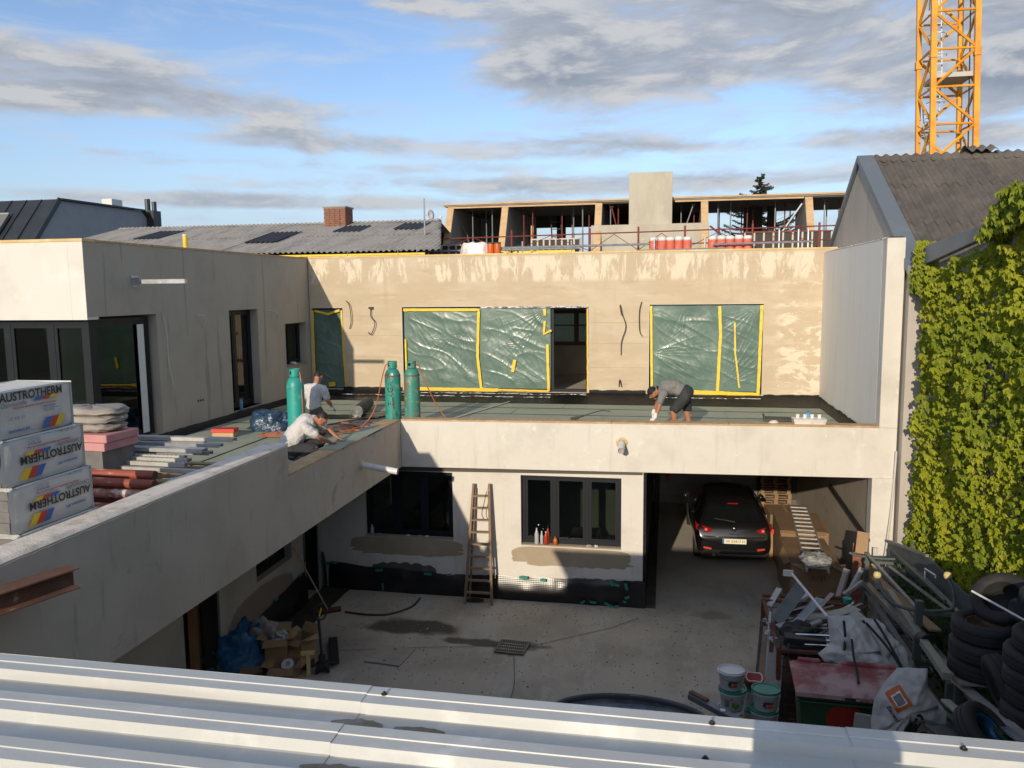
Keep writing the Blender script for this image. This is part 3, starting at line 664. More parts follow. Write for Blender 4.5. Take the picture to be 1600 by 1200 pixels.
# the room window seen through the uncovered leaf
iw=part('inner_window',MB().box((-3.78,26.2,4.36),(-2.2,26.28,4.48)).box((-3.78,26.2,5.40),(-2.2,26.28,5.48)).box((-3.78,26.2,4.48),(-3.66,26.28,5.40)).box((-2.95,26.2,4.48),(-2.80,26.28,5.40)).box((-2.3,26.2,4.48),(-2.2,26.28,5.40)).box((-3.66,26.21,5.0),(-2.3,26.27,5.04)),m_door_wood,B,world=True)
part('pane',MB().box((-3.66,26.23,4.48),(-2.3,26.235,5.40)),m_glass,iw,world=True)
# cables hanging on the back wall
def cable(par,pts,r=.012,mat=None,name='hanging_cable'):
    P=[]
    pv=[Vector(p) for p in pts]
    for i in range(len(pv)-1):
        a=pv[max(i-1,0)];b=pv[i];c=pv[i+1];d=pv[min(i+2,len(pv)-1)]
        for t in range(5):
            t/=5; P.append(.5*((2*b)+(c-a)*t+(2*a-5*b+4*c-d)*t*t+(3*b-a-3*c+d)*t**3))
    P.append(pv[-1])
    return part(name,MB().tube(P,r,5),mat or m_cable,par,world=True,smooth=True)
yy=YB-.05
cable(B,[(-8.83,yy,5.93),(-8.72,yy-.04,5.8),(-8.68,yy-.04,5.4),(-8.75,yy,5.15)]); cable(B,[(-8.10,yy,5.72),(-8.10,yy-.03,5.5),(-7.98,yy-.04,5.3),(-8.1,yy-.03,5.0),(-8.2,yy,5.05)]); part('cable_plug',MB().box((-8.16,yy-.03,5.70),(-8.04,yy+.04,5.76)),m_cable,B,world=True)
cable(B,[(-1.18,yy,5.78),(-1.13,yy-.05,5.55),(-1.03,yy-.05,5.2),(-1.14,yy-.04,4.8),(-1.15,yy,4.45)]); part('cable_plug',MB().cyl((-1.18,yy-.02,5.75),(-1.13,yy-.06,5.5),.022),m_cable,B,world=True)
cable(B,[(-.62,yy,5.85),(-.68,yy-.04,5.6),(-.67,yy-.04,5.1),(-.6,yy,4.95)]); cable(B,[(-1.2,yy,3.6),(-1.18,yy-.06,3.8),(-1.13,yy-.02,3.6)])

# ================================================================== party wall on the right of the terrace
W=thing('party_wall','tall pale end wall at the right of the terrace, white on its narrow front','wall',(4.0,15.6,ZT))
m_grey_render=M('plaster_pale_grey',(.83,.80,.74),.9,[('n',(.77,.745,.69),1.5,.45,.7,{'s':(1,1.6,.25)}),('n',(.80,.79,.75),3,.55,.75,{'s':(1,2,.3)})],bump=(6,.2,.02))
part('side_face',MB().box((3.868,15.78,ZF),(4.18,YB+.0,7.04)),m_grey_render,W,world=True)
part('front_face',MB().prism([(3.868,15.472,ZT+.002),(4.182,15.484,ZT+.002),(4.182,15.484,7.05),(3.868,15.472,7.05)],(0,.305,0)),m_plaster,W,world=True,bevel=.01)
def capw(u,v):
    y=15.49+5.8*v; x=3.86+.33*u; return (x,y,7.05+.015*nz(x*8,y*5)+(.02 if .1<u<.9 else -.008))
part('mortar_cap',MB().grid(capw,6,80),m_cap,W,world=True,smooth=True)

# ================================================================== left upper block
U=thing('upper_left_block','upper storey block at the left with white lit front and dark corner glazing','building',(XW,YC,ZF))
part('front_fascia',MB().box((-16.5,YC,5.745),(XW-.302,YC+.3,ZTOP-.02)),m_white_front:=M('plaster_white',(.66,.645,.60),.88,[('n',(.59,.57,.52),1.4,.45,.75),('n',(.70,.69,.65),3,.5,.75)],bump=(8,.2,.01)),U,world=True)
def corner_f():
    return MB().box((XW-.30,YC+.0,5.745),(XW-.002,YC+.29,ZTOP-.02))
part('fascia_corner',corner_f(),m_white_front,U,world=True)
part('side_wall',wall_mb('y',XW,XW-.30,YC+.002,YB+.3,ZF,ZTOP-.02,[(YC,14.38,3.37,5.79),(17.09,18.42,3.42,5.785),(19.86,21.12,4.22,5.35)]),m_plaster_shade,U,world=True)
part('roof_slab',MB().box((-16.5,YC+.302,6.8),(XW-.302,YB+.3,6.95)),m_slab,U,world=True)
part('ceiling',MB().box((-16.5,YC+.302,5.85),(XW-.302,YB+.3,5.95)),m_inner,U,world=True)
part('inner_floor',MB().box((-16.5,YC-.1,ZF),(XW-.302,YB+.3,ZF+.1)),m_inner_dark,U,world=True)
part('inner_wall',MB().box((-16.5,18.5,ZF+.1),(XW-.32,18.6,5.85)).box((-13.6,15.5,ZF+.1),(-13.5,18.5,5.85)),m_inner,U,world=True)
part('edge_lath',MB().box((-16.5,YC-.015,ZTOP-.018),(XW+.01,YC+.32,ZTOP+.03)),bpy.data.materials['edge_lath'],U,world=True)
part('edge_lath',MB().box((XW-.31,YC+.325,ZTOP-.018),(XW+.012,YB+.0,ZTOP+.02)),m_lath,U,world=True)
part('side_wall_cap',MB().box((-16.6,YC,ZF),(-16.5,YB,ZTOP)),m_inner_dark,U,world=True)
# corner glazing
window(U,'x',YC+.16,-16.4,XW-.12,3.40,5.745,[-14.6,-13.1,-11.75,-10.85],fw=.09,dep=.09,sash=.06)
cw=window(U,'y',XW-.14,YC+.26,14.30,3.40,5.745,[],fw=.09,dep=.09,sash=.05,inward=-1)
part('corner_post',MB().box((XW-.24,YC+.14,3.40),(XW-.10,YC+.255,5.745)),m_anthracite,U,world=True)
part('white_reveal_board',MB().box((XW-.13,13.93,3.46),(XW-.12,14.12,5.60)),m_white_pl,cw,world=True)
window(U,'y',XW-.20,17.10,18.41,3.42,5.785,[17.62],fw=.08,dep=.08,sash=.05,inward=-1)
window(U,'y',XW-.20,19.87,21.11,4.22,5.35,[20.45],fw=.08,dep=.08,sash=.05,inward=-1,glass=m_glass_dark)
part('curtain',MB().box((XW-.45,17.15,3.5),(XW-.43,17.6,5.7)),m_white_pl,U,world=True)
# galvanised bracket, cables, socket holes
bk=part('bracket_arm',MB().box((XW,13.72,6.38),(XW+1.09,13.80,6.46)).box((XW+.0,13.70,6.34),(XW+.16,13.715,6.50)),m_galv,U,world=True)
part('wall_plate',MB().box((XW,13.66,6.33),(XW+.02,13.86,6.53)),m_galv,bk,world=True)
cable(U,[(XW+.02,14.55,5.82),(XW+.06,14.6,5.4),(XW+.05,14.62,4.8),(XW+.08,14.68,4.4),(XW+.05,14.75,4.25)],.011,m_white_cable)
cable(U,[(XW+.02,15.75,5.72),(XW+.14,15.85,5.70),(XW+.10,15.92,5.58),(XW+.03,15.95,5.45)],.014,m_white_cable); cable(U,[(XW+.02,19.0,5.72),(XW+.2,19.05,5.68),(XW+.12,19.2,5.55)],.014,m_white_cable)
for k in range(3): part('socket_hole',MB().cyl((XW+.001,15.66+.09*k,3.86),(XW+.004,15.66+.09*k,3.86),.03,n=12),m_inner_dark,U,world=True)
# ================================================================== near building with the pale sheet roof
m_sheet=M('pale_sheet_metal',(.54,.55,.52),.42,[('n',(.50,.50,.47),1.2,.4,.75,{'s':(.5,3,1)}),('n',(.70,.70,.67),4,.5,.8),('n',(.36,.34,.30),14,.66,.78,{'amt':.6}),('n',(.30,.25,.2),3,.66,.8,{'s':(.6,3,1),'amt':.5}),('n',(.75,.75,.72),70,.70,.74,{'amt':.8}),('n',(.40,.38,.34),2.0,.58,.72,{'s':(.15,6,1),'amt':.45})],metal=.0,spec=.4,bump=(2.2,.12,.01),bump2=(160,.12,.002))
NB=thing('near_building','pale ribbed metal roof of the near building along the bottom of the view','roof',(0,0,G))
part('wall',MB().box((-3.75,-9,G),(7,2.70,4.55)),m_slab,NB,world=True)
part('lower_wing',MB().box((-6.9,-9,G),(-3.76,2.5,3.85)),m_slab,NB,world=True)
PITCH=.280; HR=.04
def prof():
    pts=[]; k=0
    y=2.834
    while y>-2.5:
        pts+=[(y,4.65),(y-.058,4.652),(y-.06,4.648),(y-.122,4.65),(y-.132,4.61),(y-PITCH+.012,4.61)]
        y-=PITCH
    return pts
PR=prof()
for i,(a,b) in enumerate(((-4.0,-2.95),(-2.99,-1.12),(-1.16,.68),(.64,2.45),(2.41,4.2),(4.16,6.2))):
    lift=.003*(i%2)
    mb=MB(); n=10
    m_=len(PR)
    for j in range(n+1):
        x=a+(b-a)*j/n
        for (y,z) in PR: mb.v.append((x,y,z+lift+.0018*nz(x*1.7,y*9,i)))
    # drip edge turned down at the front
    for j in range(n):
        for k in range(m_-1):
            mb.f.append((j*m_+k,(j+1)*m_+k,(j+1)*m_+k+1,j*m_+k+1))
    o=part('roof_sheet',mb,m_sheet,NB,world=True,fix=False)
    part('drip_edge',MB().box((a,2.836,4.58+lift),(b,2.838,4.65+lift)),m_sheet,NB,world=True)
m_screw=M('screw_head',(.06,.055,.05),.5,metal=.6)
for (x,y,z) in ((-1.55,2.28,4.612),(-.95,2.48,4.612),(.15,2.62,4.612),(.36,2.58,4.612),(.18,2.78,4.652),(1.0,2.76,4.652),(-1.05,2.78,4.652),(.93,2.60,4.612)):
    part('roof_screw',MB().cyl((x,y,z),(x,y,z+.004),.012,n=10).cyl((x,y,z+.004),(x,y,z+.012),.006,n=6),m_screw,NB,world=True)
m_dirt=M('roof_dirt',(.24,.19,.14),.95,[('n',(.34,.29,.23),9,.4,.7)],bump=(40,.8,.01))
for (cx,cy,rx,ry) in ((-1.10,2.62,.10,.035),(-1.06,2.34,.13,.03),(.75,2.60,.05,.03),(-.86,2.62,.10,.02)):
    pts=[(cx+rx*math.cos(a)*(1+.3*nz(a*2,cx)),cy+ry*math.sin(a)*(1+.4*nz(a*3,cy)),4.6155) for a in [2*PI*t/24 for t in range(24)]]
    part('dirt_patch',MB().poly(pts),m_dirt,NB,world=True)
solo('plaster_crumb',MB().lathe([(.0,0),(.014,.001),(.012,.006),(0,.009)],n=7,sx=1.2,sy=.8),m_white_pl,'small white plaster crumb lying in a groove of the metal roof','crumb',(-1.17,2.17,4.615))
ch=thing('near_chimney','rendered chimney on the near roof casting its shadow over the sheets','chimney',(.30,1.05,4.6))
part('shaft',MB().box((-.2,-.2,0),(.2,.2,.55)),m_slab,ch); part('cap',MB().box((-.22,-.22,.552),(.22,.22,.60)),m_slab,ch)
# rusty steel beam resting on the left
m_rust=M('rusty_steel',(.13,.06,.035),.85,[('n',(.20,.10,.06),4,.4,.7),('n',(.05,.035,.03),2,.5,.75),('n',(.42,.38,.33),7,.62,.75,{'amt':.7})],bump=(40,.5,.004),coord='O')
bm_=thing('steel_beam','rusty steel H beam jutting out over the yard at the left','beam',(-4.82,5.62,3.78),0)
def hbeam(L,w,h,t):
    return MB().prism([(-w/2,0,0),(w/2,0,0),(w/2,0,t),(t/2,0,t*1.3),(t/2,0,h-t*1.3),(w/2,0,h-t),(w/2,0,h),(-w/2,0,h),(-w/2,0,h-t),(-t/2,0,h-t*1.3),(-t/2,0,t*1.3),(-w/2,0,t)],(0,-L,0))
part('beam',hbeam(1.05,.18,.174,.012),m_rust,bm_); bm_.rotation_euler=(0,0,R(-17))

# ================================================================== gable building on the right with corrugated roof
m_fibre=M('fibre_cement',(.115,.10,.088),.95,[('n',(.075,.068,.06),3,.4,.7),('n',(.24,.225,.20),14,.60,.78,{'amt':.8}),('n',(.16,.14,.12),.8,.45,.7)],bump=(40,.5,.006))
m_trim=M('zinc_trim',(.17,.20,.225),.5,[('n',(.22,.25,.27),2,.5,.75),('n',(.12,.14,.16),1,.5,.8)],metal=.25)
m_gable=M('gable_render',(.46,.42,.37),.92,[('n',(.38,.35,.31),1.5,.4,.7,{'s':(1,2,.3)})],bump=(8,.2,.02))
GB=thing('gable_building','gabled building at the right with weathered brown corrugated roof and grey metal verge','building',(4.22,19.5,G))
RY,RZ=19.5,8.93; EY,EZ=15.3,6.42; BY,BZ=23.6,6.35
part('gable_wall',MB().prism([(4.22,EY,G),(4.22,BY,G),(4.22,BY,BZ),(4.22,RY,RZ-.06),(4.22,EY,EZ-.05)],(.3,0,0)),m_gable,GB,world=True)
part('verge_trim',MB().prism([(4.16,EY-.05,EZ-.03),(4.16,RY,RZ+.02),(4.16,RY,RZ+.17),(4.16,EY-.05,EZ+.13)],(.34,0,0)),m_trim,GB,world=True,bevel=.01)
part('verge_trim',MB().prism([(4.16,BY,BZ-.03),(4.16,RY+.005,RZ+.02),(4.16,RY+.005,RZ+.17),(4.16,BY,BZ+.13)],(.34,0,0)),m_trim,GB,world=True,bevel=.01)
def corr(x0,x1,a,b,lift=0,amp=.036,pitch=.205,seg=8):   # a,b: (y,z) lower and upper ends
    n=int((x1-x0)/pitch*seg); ny=6
    def fn(u,v):
        x=x0+(x1-x0)*u; y=a[0]+(b[0]-a[0])*v; z=a[1]+(b[1]-a[1])*v
        return (x,y,z+amp*math.sin(2*PI*x/pitch)+lift+.006*nz(x*1.2,y*1.4))
    return MB().grid(fn,n,ny)
def lerp2(a,b,t): return (a[0]+(b[0]-a[0])*t,a[1]+(b[1]-a[1])*t)
e0,r0=(EY-.12,EZ+.05),(RY,RZ+.10)
rows=((0,.36),(.345,.70),(.685,1.0))
for ri,(t0,t1) in enumerate(rows):
    x=4.46; j=0
    while x<13:
        x1=min(x+.205*6,13.2)
        part('corrugated_sheet',corr(x,x1+.02,lerp2(e0,r0,t0),lerp2(e0,r0,t1),lift=.012*ri+.008*(j%2)),m_fibre,GB,world=True,smooth=True,fix=False)
        x=x1; j+=1
part('rear_slope',MB().poly([(4.4,RY,RZ+.08),(13.2,RY,RZ+.08),(13.2,BY,BZ),(4.4,BY,BZ)]),m_fibre,GB,world=True)
x=4.5
j=0
while x<12.5:
    x1=x+1.2
    def fn(u,v,x=x,x1=x1):
        xx=x+(x1-x)*u; a=-1+2*v; return (xx,RY+.26*a,RZ+.155-.17*abs(a)**1.4+.024*math.sin(2*PI*xx/.205))
    part('ridge_tile',MB().grid(fn,44,6),m_fibre,GB,world=True,smooth=True,fix=False); x=x1; j+=1
def fn(u,v):
    xx=6.35+.62*u; a=-1+2*v; return (xx,RY+.28*a,RZ+.27-.13*abs(a)**1.4+.03*math.sin(2*PI*xx/.18))
part('loose_ridge_tile',MB().grid(fn,30,6),m_fibre,GB,world=True,smooth=True,fix=False)
part('roof_block',MB().prism([(4.6,EY+.3,G),(4.6,BY,G),(4.6,BY,BZ-.1),(4.6,RY,RZ-.12),(4.6,EY+.3,EZ-.1)],(8.4,0,0)),m_slab,GB,world=True)
# ================================================================== ivy wall of the neighbour
m_rough=M('rough_stone_render',(.36,.35,.33),.95,[('n',(.52,.51,.49),5,.45,.65),('n',(.17,.16,.15),3,.5,.75)],bump=(7,1.0,.10),bump2=(28,.8,.03))
IW=thing('neighbour_wall','rough grey rendered boundary wall at the far right topped with grey metal flashing','wall',(4.5,12,G))
def rough(u,v):
    z=G+(6.55-G)*v; return (4.17+.33*u,15.66-.10*u+.03*nz(u*3,z*2.2)+.02*nz(u*9,z*7),z)
part('end_strip',MB().grid(rough,8,160),m_rough,IW,world=True,smooth=True)
def side(u,v):
    y=15.6-14.6*u; top=6.46+(15.6-y)*.115; z=G+(top-G)*v; return (4.47+.03*nz(y*1.5,z*1.5),y,z)
part('long_face',MB().grid(side,90,60),m_rough,IW,world=True,smooth=True)
part('wall_core',MB().prism([(4.56,1,G),(4.56,15.5,G),(4.56,15.5,6.4),(4.56,1,8.0)],(.4,0,0)),m_rough,IW,world=True)
part('metal_flashing',MB().prism([(4.30,15.0,6.53),(4.30,11.8,6.90),(4.30,8.0,7.35),(4.30,8.0,7.52),(4.30,11.8,7.07),(4.30,14.75,6.87),(4.30,15.0,6.82)],(.10,0,0)),m_trim,IW,world=True,bevel=.01)
part('pale_conduit',MB().tube([(4.16,15.40,3.2),(4.15,15.42,2.6),(4.10,15.38,1.9),(4.02,15.34,1.1),(4.0,15.32,.4)],.02,6),m_white_cable,IW,world=True,smooth=True)
m_leaf=M('creeper_leaf',(.35,.38,.022),.55,[('n',(.20,.26,.018),.9,.35,.62),('n',(.45,.44,.03),1.7,.50,.72),('n',(.10,.15,.015),9,.52,.68),('n',(.55,.50,.06),14,.62,.72),('n',(.22,.10,.03),5,.70,.76)],spec=.3)
def translucent(mt,amt=.3):
    nt=mt.node_tree; N=nt.nodes.new; L=nt.links.new; b=nt.nodes['Principled BSDF']; o=nt.nodes['Material Output']
    t=N('ShaderNodeBsdfTranslucent'); mx=N('ShaderNodeMixShader'); mx.inputs[0].default_value=amt
    src=b.inputs['Base Color'].links[0].from_socket; L(src,t.inputs[0]); L(b.outputs[0],mx.inputs[1]); L(t.outputs[0],mx.inputs[2]); L(mx.outputs[0],o.inputs[0])
translucent(m_leaf,.3)
def leaf(mb,c,nrm,size,rng,down=(0,0,-1)):
    n=Vector(nrm).normalized(); d=Vector(down)+Vector((rng.uniform(-.5,.5),rng.uniform(-.5,.5),rng.uniform(-.2,.3))); d=(d-n*d.dot(n)).normalized(); s=n.cross(d)
    c=Vector(c)
    for a,L in ((0,1.0),(-.75,.85),(.75,.85)):
        dr=(d*math.cos(a)+s*math.sin(a)); sd=n.cross(dr); L_=size*L; w=L_*.30
        tip=c+dr*L_-n*L_*.30; mid=c+dr*L_*.55+n*L_*.02
        mb.add([c,mid+sd*w,tip,mid-sd*w],[(0,1,2),(0,2,3)])
rng=random.Random(3)
def ivy_density(y,z):
    top=6.50+(15.6-y)*.115
    d=1.0
    if z>top-.15+.25*nz(y*1.6,9): # top band hidden by flashing unless near
        return 0
    e=15.05+.16*nz(z*1.3,4)+.10*nz(z*4,2)
    if z>4.3: e=15.0-.0+.1*nz(z*2,7)
    if 3.9<z<4.6: e=14.9-.35*max(0,1-abs(z-4.25)/.3)
    if y>e: return 0
    if y>11.7 and y<14.9 and z>top-.0: return 0
    d*=min(1,.55+1.3*max(0,.35+nz(y*2.1,z*1.3,3)))
    if nz(y*3.2+5,z*2.4,8)<-.45: d*=.3
    return d
mb=MB(); mbh=MB()
N_=33000
for i in range(N_):
    y=rng.uniform(4.2,15.3); z=rng.uniform(.2,7.8)
    if rng.random()>ivy_density(y,z): continue
    bulge=.04+.30*max(0,nz(y*1.1,z*.9,5))+.22*max(0,nz(y*3,z*3,1))
    x=4.47-rng.uniform(.03,1)*(.08+bulge)
    nr=Vector((-.8,-.95+rng.uniform(-.5,.4),.45+rng.uniform(-.4,.4)))
    sz=rng.choice((.05,.065,.08,.095,.12))*rng.uniform(.85,1.15)
    leaf(mb,(x,y,z),nr,sz,rng)
# overhanging crown at the upper right and round the end of the flashing
for i in range(4200):
    y=rng.uniform(4.2,12.0); t=rng.random(); z=6.82+(12.0-y)*.13+t*.5*min(1,(12.1-y)/.8)
    x=4.40-rng.uniform(-.25,.28)
    leaf(mb,(x,y,z),(-1,-.5+rng.uniform(-.5,.5),.6+rng.uniform(-.5,.5)),rng.uniform(.08,.14),rng)
for i in range(420):
    y=rng.uniform(14.75,15.2); z=rng.uniform(6.2,7.0)-abs(y-15)*.6
    leaf(mb,(4.42-rng.uniform(-.1,.22),y,z),(-1,-.6+rng.uniform(-.4,.4),.5),rng.uniform(.07,.12),rng)
IV=thing('creeper','dense yellow green climbing creeper covering the boundary wall at the far right','creeper',(4.4,12,G))
part('foliage',mb,m_leaf,IV,world=True,fix=False,kind='stuff')
m_stem=M('creeper_stem',(.09,.055,.03),.9)
for i in range(16):
    y=rng.uniform(8.6,15.0); z=.0; pts=[(4.43,y,z)]
    while z<6.2:
        z+=.35; y+=rng.uniform(-.13,.13); y=min(y,15.15); pts.append((4.44-rng.uniform(0,.08),y,z))
    part('stem',MB().tube(pts,[.022*(1-.7*k/len(pts)) for k in range(len(pts))],5),m_stem,IV,world=True,smooth=True)

# ================================================================== corrugated roof behind, left
m_fibre2=M('fibre_cement_grey',(.42,.39,.345),.95,[('n',(.30,.28,.25),1.2,.4,.7,{'s':(2,.4,1)}),('n',(.50,.47,.42),3,.52,.75),('n',(.20,.19,.17),9,.6,.8,{'amt':.6})],bump=(30,.4,.006))
m_fibre_dark=M('dark_rooflight',(.035,.036,.04),.6,[('n',(.06,.06,.065),3,.5,.7)])
SH=thing('long_shed','long low shed with grey corrugated roof and dark roof lights behind the left block','shed',(-14,24,G))
part('shed_wall',MB().box((-22,24.3,G),(-8.6,35.5,7.3)),m_slab,SH,world=True)
y0,z0,y1,z1=24.0,7.43,30.0,8.82
for k in range(8):
    xa=-22.2+k*1.925
    for (ta,tb) in ((0,.5),(.48,1.0)):
        pa=(y0+(y1-y0)*ta,z0+(z1-z0)*ta+.015*(ta>0)); pb=(y0+(y1-y0)*tb,z0+(z1-z0)*tb+.015*(ta>0))
        _m=corr(xa,xa+1.93,pa,pb,lift=.010*(k%2),amp=.03,pitch=.187,seg=6); _m.v=[(min(v[0],-6.8-.275*(v[1]-24)),v[1],v[2]) for v in _m.v]
        part('corrugated_sheet',_m,m_fibre2,SH,world=True,smooth=True,fix=False)
part('rear_slope',MB().poly([(-22.2,30,8.82),(-8.5,30,8.82),(-8.5,36,7.4),(-22.2,36,7.4)]),m_fibre2,SH,world=True)
def fn(u,v): 
    xx=-22.2+13.7*u; a=-1+2*v; return (xx,30+.2*a,8.9-.08*abs(a)+.018*math.sin(2*PI*xx/.187))
part('ridge_cap',MB().grid(fn,480,2),m_fibre2,SH,world=True,fix=False)
def onroof(x,t,l=.05): return (x,y0+(y1-y0)*t,z0+(z1-z0)*t+l)
for xa,xb,ta,tb in ((-19.6,-18.5,.52,.82),(-14.35,-13.2,.30,.66),(-11.9,-10.9,.62,.84),(-9.7,-8.7,.66,.9)):
    pa=onroof(0,ta); pb=onroof(0,tb)
    part('roof_light',corr(xa,xb,(pa[1],pa[2]),(pb[1],pb[2]),lift=.0,amp=.03,pitch=.187,seg=6),m_fibre_dark,SH,world=True,fix=False)
part('eave_tape',MB().box((-22,23.95,7.30),(-7.3,24.0,7.36)),m_foil,SH,world=True)
# brick chimney
m_brick=M('brick_red',(.24,.095,.055),.9,[('n',(.15,.06,.04),5,.4,.7),('n',(.32,.16,.10),9,.55,.75)],bump=(30,.4,.01))
m_mortar=M('brick_mortar',(.30,.27,.23),.95)
BC=thing('brick_chimney','square red brick chimney standing on the grey corrugated roof','chimney',(-12.45,29.6,8.5))
part('core',MB().box((-.43,-.38,0),(.43,.38,.86)),m_mortar,BC)
proto=part('brick',MB().box((-.118,-.012,-.030),(.118,.0,.030)),m_brick,BC,bevel=0)
first=True
for r in range(11):
    z=.06+.074*r
    for face in (0,1):
        n=4
        for k in range(n):
            u=-.43+.118+(.86-.236)*k/(n-1)
            o=(proto if first else proto.copy())
            if not first: COL.objects.link(o)
            first=False
            if face==0: o.location=(u+(.03 if r%2 else 0)*(1 if k<3 else 0),-.381,z)
            else: o.location=(.431,u*.38/.43*.86,z); o.rotation_euler=(0,0,PI/2)
part('cap_slab',MB().box((-.47,-.42,.862),(.47,.42,.92)),m_slab,BC,bevel=.01)
# antenna with dish
an=thing('satellite_dish','small satellite dish on a thin mast at the end of the grey corrugated roof','satellite dish',(-8.15,26.8,7.9))
part('mast',MB().cyl((0,0,0),(0,0,1.42),.028,n=8),m_galv,an)
part('dish',MB().lathe([(.0,.0),(.09,.012),(.17,.05),(.17,.054),(.09,.018),(0,.008)],n=20,sx=1,sy=1.1,Mx=Matrix.Translation((.20,-.05,.85))@Matrix.Rotation(R(70),4,'X')@Matrix.Rotation(R(60),4,'Y')),m_white_pl,an,smooth=True)
part('feed_arm',MB().bar((.2,-.1,.65),(.62,-.2,.75),.02),m_galv,an); part('feed_head',MB().cyl((.6,-.2,.72),(.66,-.2,.80),.035),m_white_pl,an)
part('bracket',MB().bar((0,0,.85),(.2,-.05,.85),.03),m_galv,an)
wr=0
for (x,yy_,z) in ((-9.1,22.2,7.15),(-7.0,22.2,7.15),(-8.9+1.3,22.3,7.15)):
    solo('lightning_rod',MB().cyl((0,0,0),(0,0,.32),.012,n=6).cyl((0,0,0),(0,0,.05),.03,n=8),m_galv,'thin metal rod standing on the roof edge, '+('leftmost','rightmost','middle one')[wr]+' of three','lightning rod',(x,yy_,z),group='metal rods on the roof edge'); wr+=1
# yellow taped pipe on the left block
yp=thing('vent_pipe','short yellow taped vent pipe sticking up from the left roof edge','vent pipe',(-10.45,16.25,6.95))
part('pipe',MB().cyl((0,0,0),(0,0,.50),.05,n=16),m_foil,yp,smooth=True,angle=40); part('pipe_rim',MB().cyl((0,0,.501),(0,0,.53),.056,n=16),m_white_pl,yp)
# ------------------------------------------------------------------ distant grey building
m_dgrey=M('dark_roof_metal',(.035,.042,.05),.45,[('n',(.05,.06,.07),1,.4,.8)],metal=.3)
m_lgrey=M('grey_gable',(.33,.335,.36),.9,[('n',(.30,.305,.33),1,.4,.7)])
DG=thing('grey_mansard_building','distant grey building with dark standing seam roof at the far left','building',(-40,42,G))
part('gable_wall',MB().prism([(-33,36.5,G),(-33,36.5,7.7),(-33,39.6,11.33),(-33,46.8,11.4),(-33,48.6,9.6),(-33,48.6,G)],(-.4,0,0)),m_lgrey,DG,world=True)
part('front_slope',MB().poly([(-33.1,36.5,7.75),(-33.1,39.6,11.38),(-60,39.6,11.38),(-60,36.5,7.75)]),m_dgrey,DG,world=True)
part('flat_roof',MB().box((-60,39.6,11.30),(-33.05,46.8,11.42)),m_dgrey,DG,world=True)
part('rear_slope',MB().poly([(-33.1,46.8,11.42),(-33.1,48.6,9.6),(-60,48.6,9.6),(-60,46.8,11.42)]),m_dgrey,DG,world=True)
part('roof_edge',MB().bar((-32.95,36.5,7.75),(-32.95,39.6,11.42),.25,.10,up=(1,0,0)).bar((-32.95,39.6,11.42),(-32.95,46.8,11.48),.25,.10).bar((-32.95,46.8,11.48),(-32.95,48.6,9.65),.25,.10),m_dgrey,DG,world=True)
for k in range(10):
    x=-34.1-.95*k; part('standing_seam',MB().bar((x,36.4,7.7),(x,39.6,11.42),.04,.06),m_dgrey,DG,world=True)
m_rl=M('roof_window_glass',(.16,.16,.15),.35)
for k in range(2):
    xa=-35.4-1.0*k-.08*k
    o=part('roof_window',MB().prism([(xa,37.15,8.62),(xa,38.75,10.50),(xa-.95,38.75,10.50),(xa-.95,37.15,8.62)],(0,-.12,.10)),m_rl,DG,world=True)
    part('blind_box',MB().box((xa-.95,38.62,10.50),(xa,38.80,10.66)),m_lgrey,o,world=True)
part('air_conditioner',MB().box((-33.9,44.2,11.43),(-33.2,45.2,11.95)),m_white_pl,DG,world=True,bevel=.03)
c_=part('roof_chimney',MB().box((-33.3,47.2,9.9),(-32.5,48.0,11.5)),m_dgrey,DG,world=True); part('chimney_pot',MB().cyl((-33.05,47.45,11.5),(-33.05,47.45,12.25),.17).cyl((-32.75,47.7,11.5),(-32.75,47.7,12.1),.15),m_dgrey,c_,world=True)

# ================================================================== unfinished storey behind (building site)
m_form=M('formwork_timber',(.58,.40,.22),.85,[('n',(.45,.30,.17),1.5,.4,.7,{'s':(1,1,3)}),('n',(.66,.52,.34),5,.55,.8)])
m_core=M('core_concrete',(.48,.445,.36),.9,[('n',(.40,.37,.30),1.2,.4,.7,{'s':(1,1,.3)}),('n',(.53,.50,.42),4,.55,.8)])
m_redst=M('red_steel',(.19,.032,.022),.6,[('n',(.11,.03,.025),5,.5,.7)])
m_graywall=M('precast_grey',(.28,.28,.265),.9,[('n',(.22,.22,.21),1,.4,.7)])
S_=thing('unfinished_storey','unfinished upper storey with sloping concrete piers and propped roof slab behind the terrace','building site',(-1,32,7.3))
part('floor_deck',MB().box((-9.5,25.6,7.05),(10,38,7.30)),m_slab,S_,world=True)
part('roof_slab',MB().box((-8.9,32.0,9.56),(9.5,37.5,9.64)),m_slab,S_,world=True)
part('slab_soffit',MB().box((-8.7,32.05,9.50),(9.4,37.4,9.559)),M('soffit_dark',(.09,.075,.06),.9),S_,world=True)
part('slab_edge_board',MB().box((-8.95,31.95,9.61),(9.5,31.998,9.67)),m_form,S_,world=True)
part('slab_edge_board',MB().box((-8.7,31.9,9.47),(-2.7,31.99,9.53)),m_form,S_,world=True); part('slab_edge_board',MB().box((.3,31.9,9.47),(5.0,31.99,9.53)),m_form,S_,world=True)
for X in (-8.6,-6.35,-2.62,1.40,5.18,8.8):
    back=36.8
    part('pier',MB().prism([(X-.13,30.86,7.3),(X-.13,32.05,9.499),(X-.13,back if X<0 else 34.2,9.499),(X-.13,back if X<0 else 34.2,7.3)],(.26,0,0)),m_graywall,S_,world=True)
    part('pier_formwork',MB().prism([(X-.132,30.80,7.3),(X-.132,32.0,9.52),(X-.132,31.94,9.52),(X-.132,30.74,7.3)],(.264,0,0)),m_form,S_,world=True)
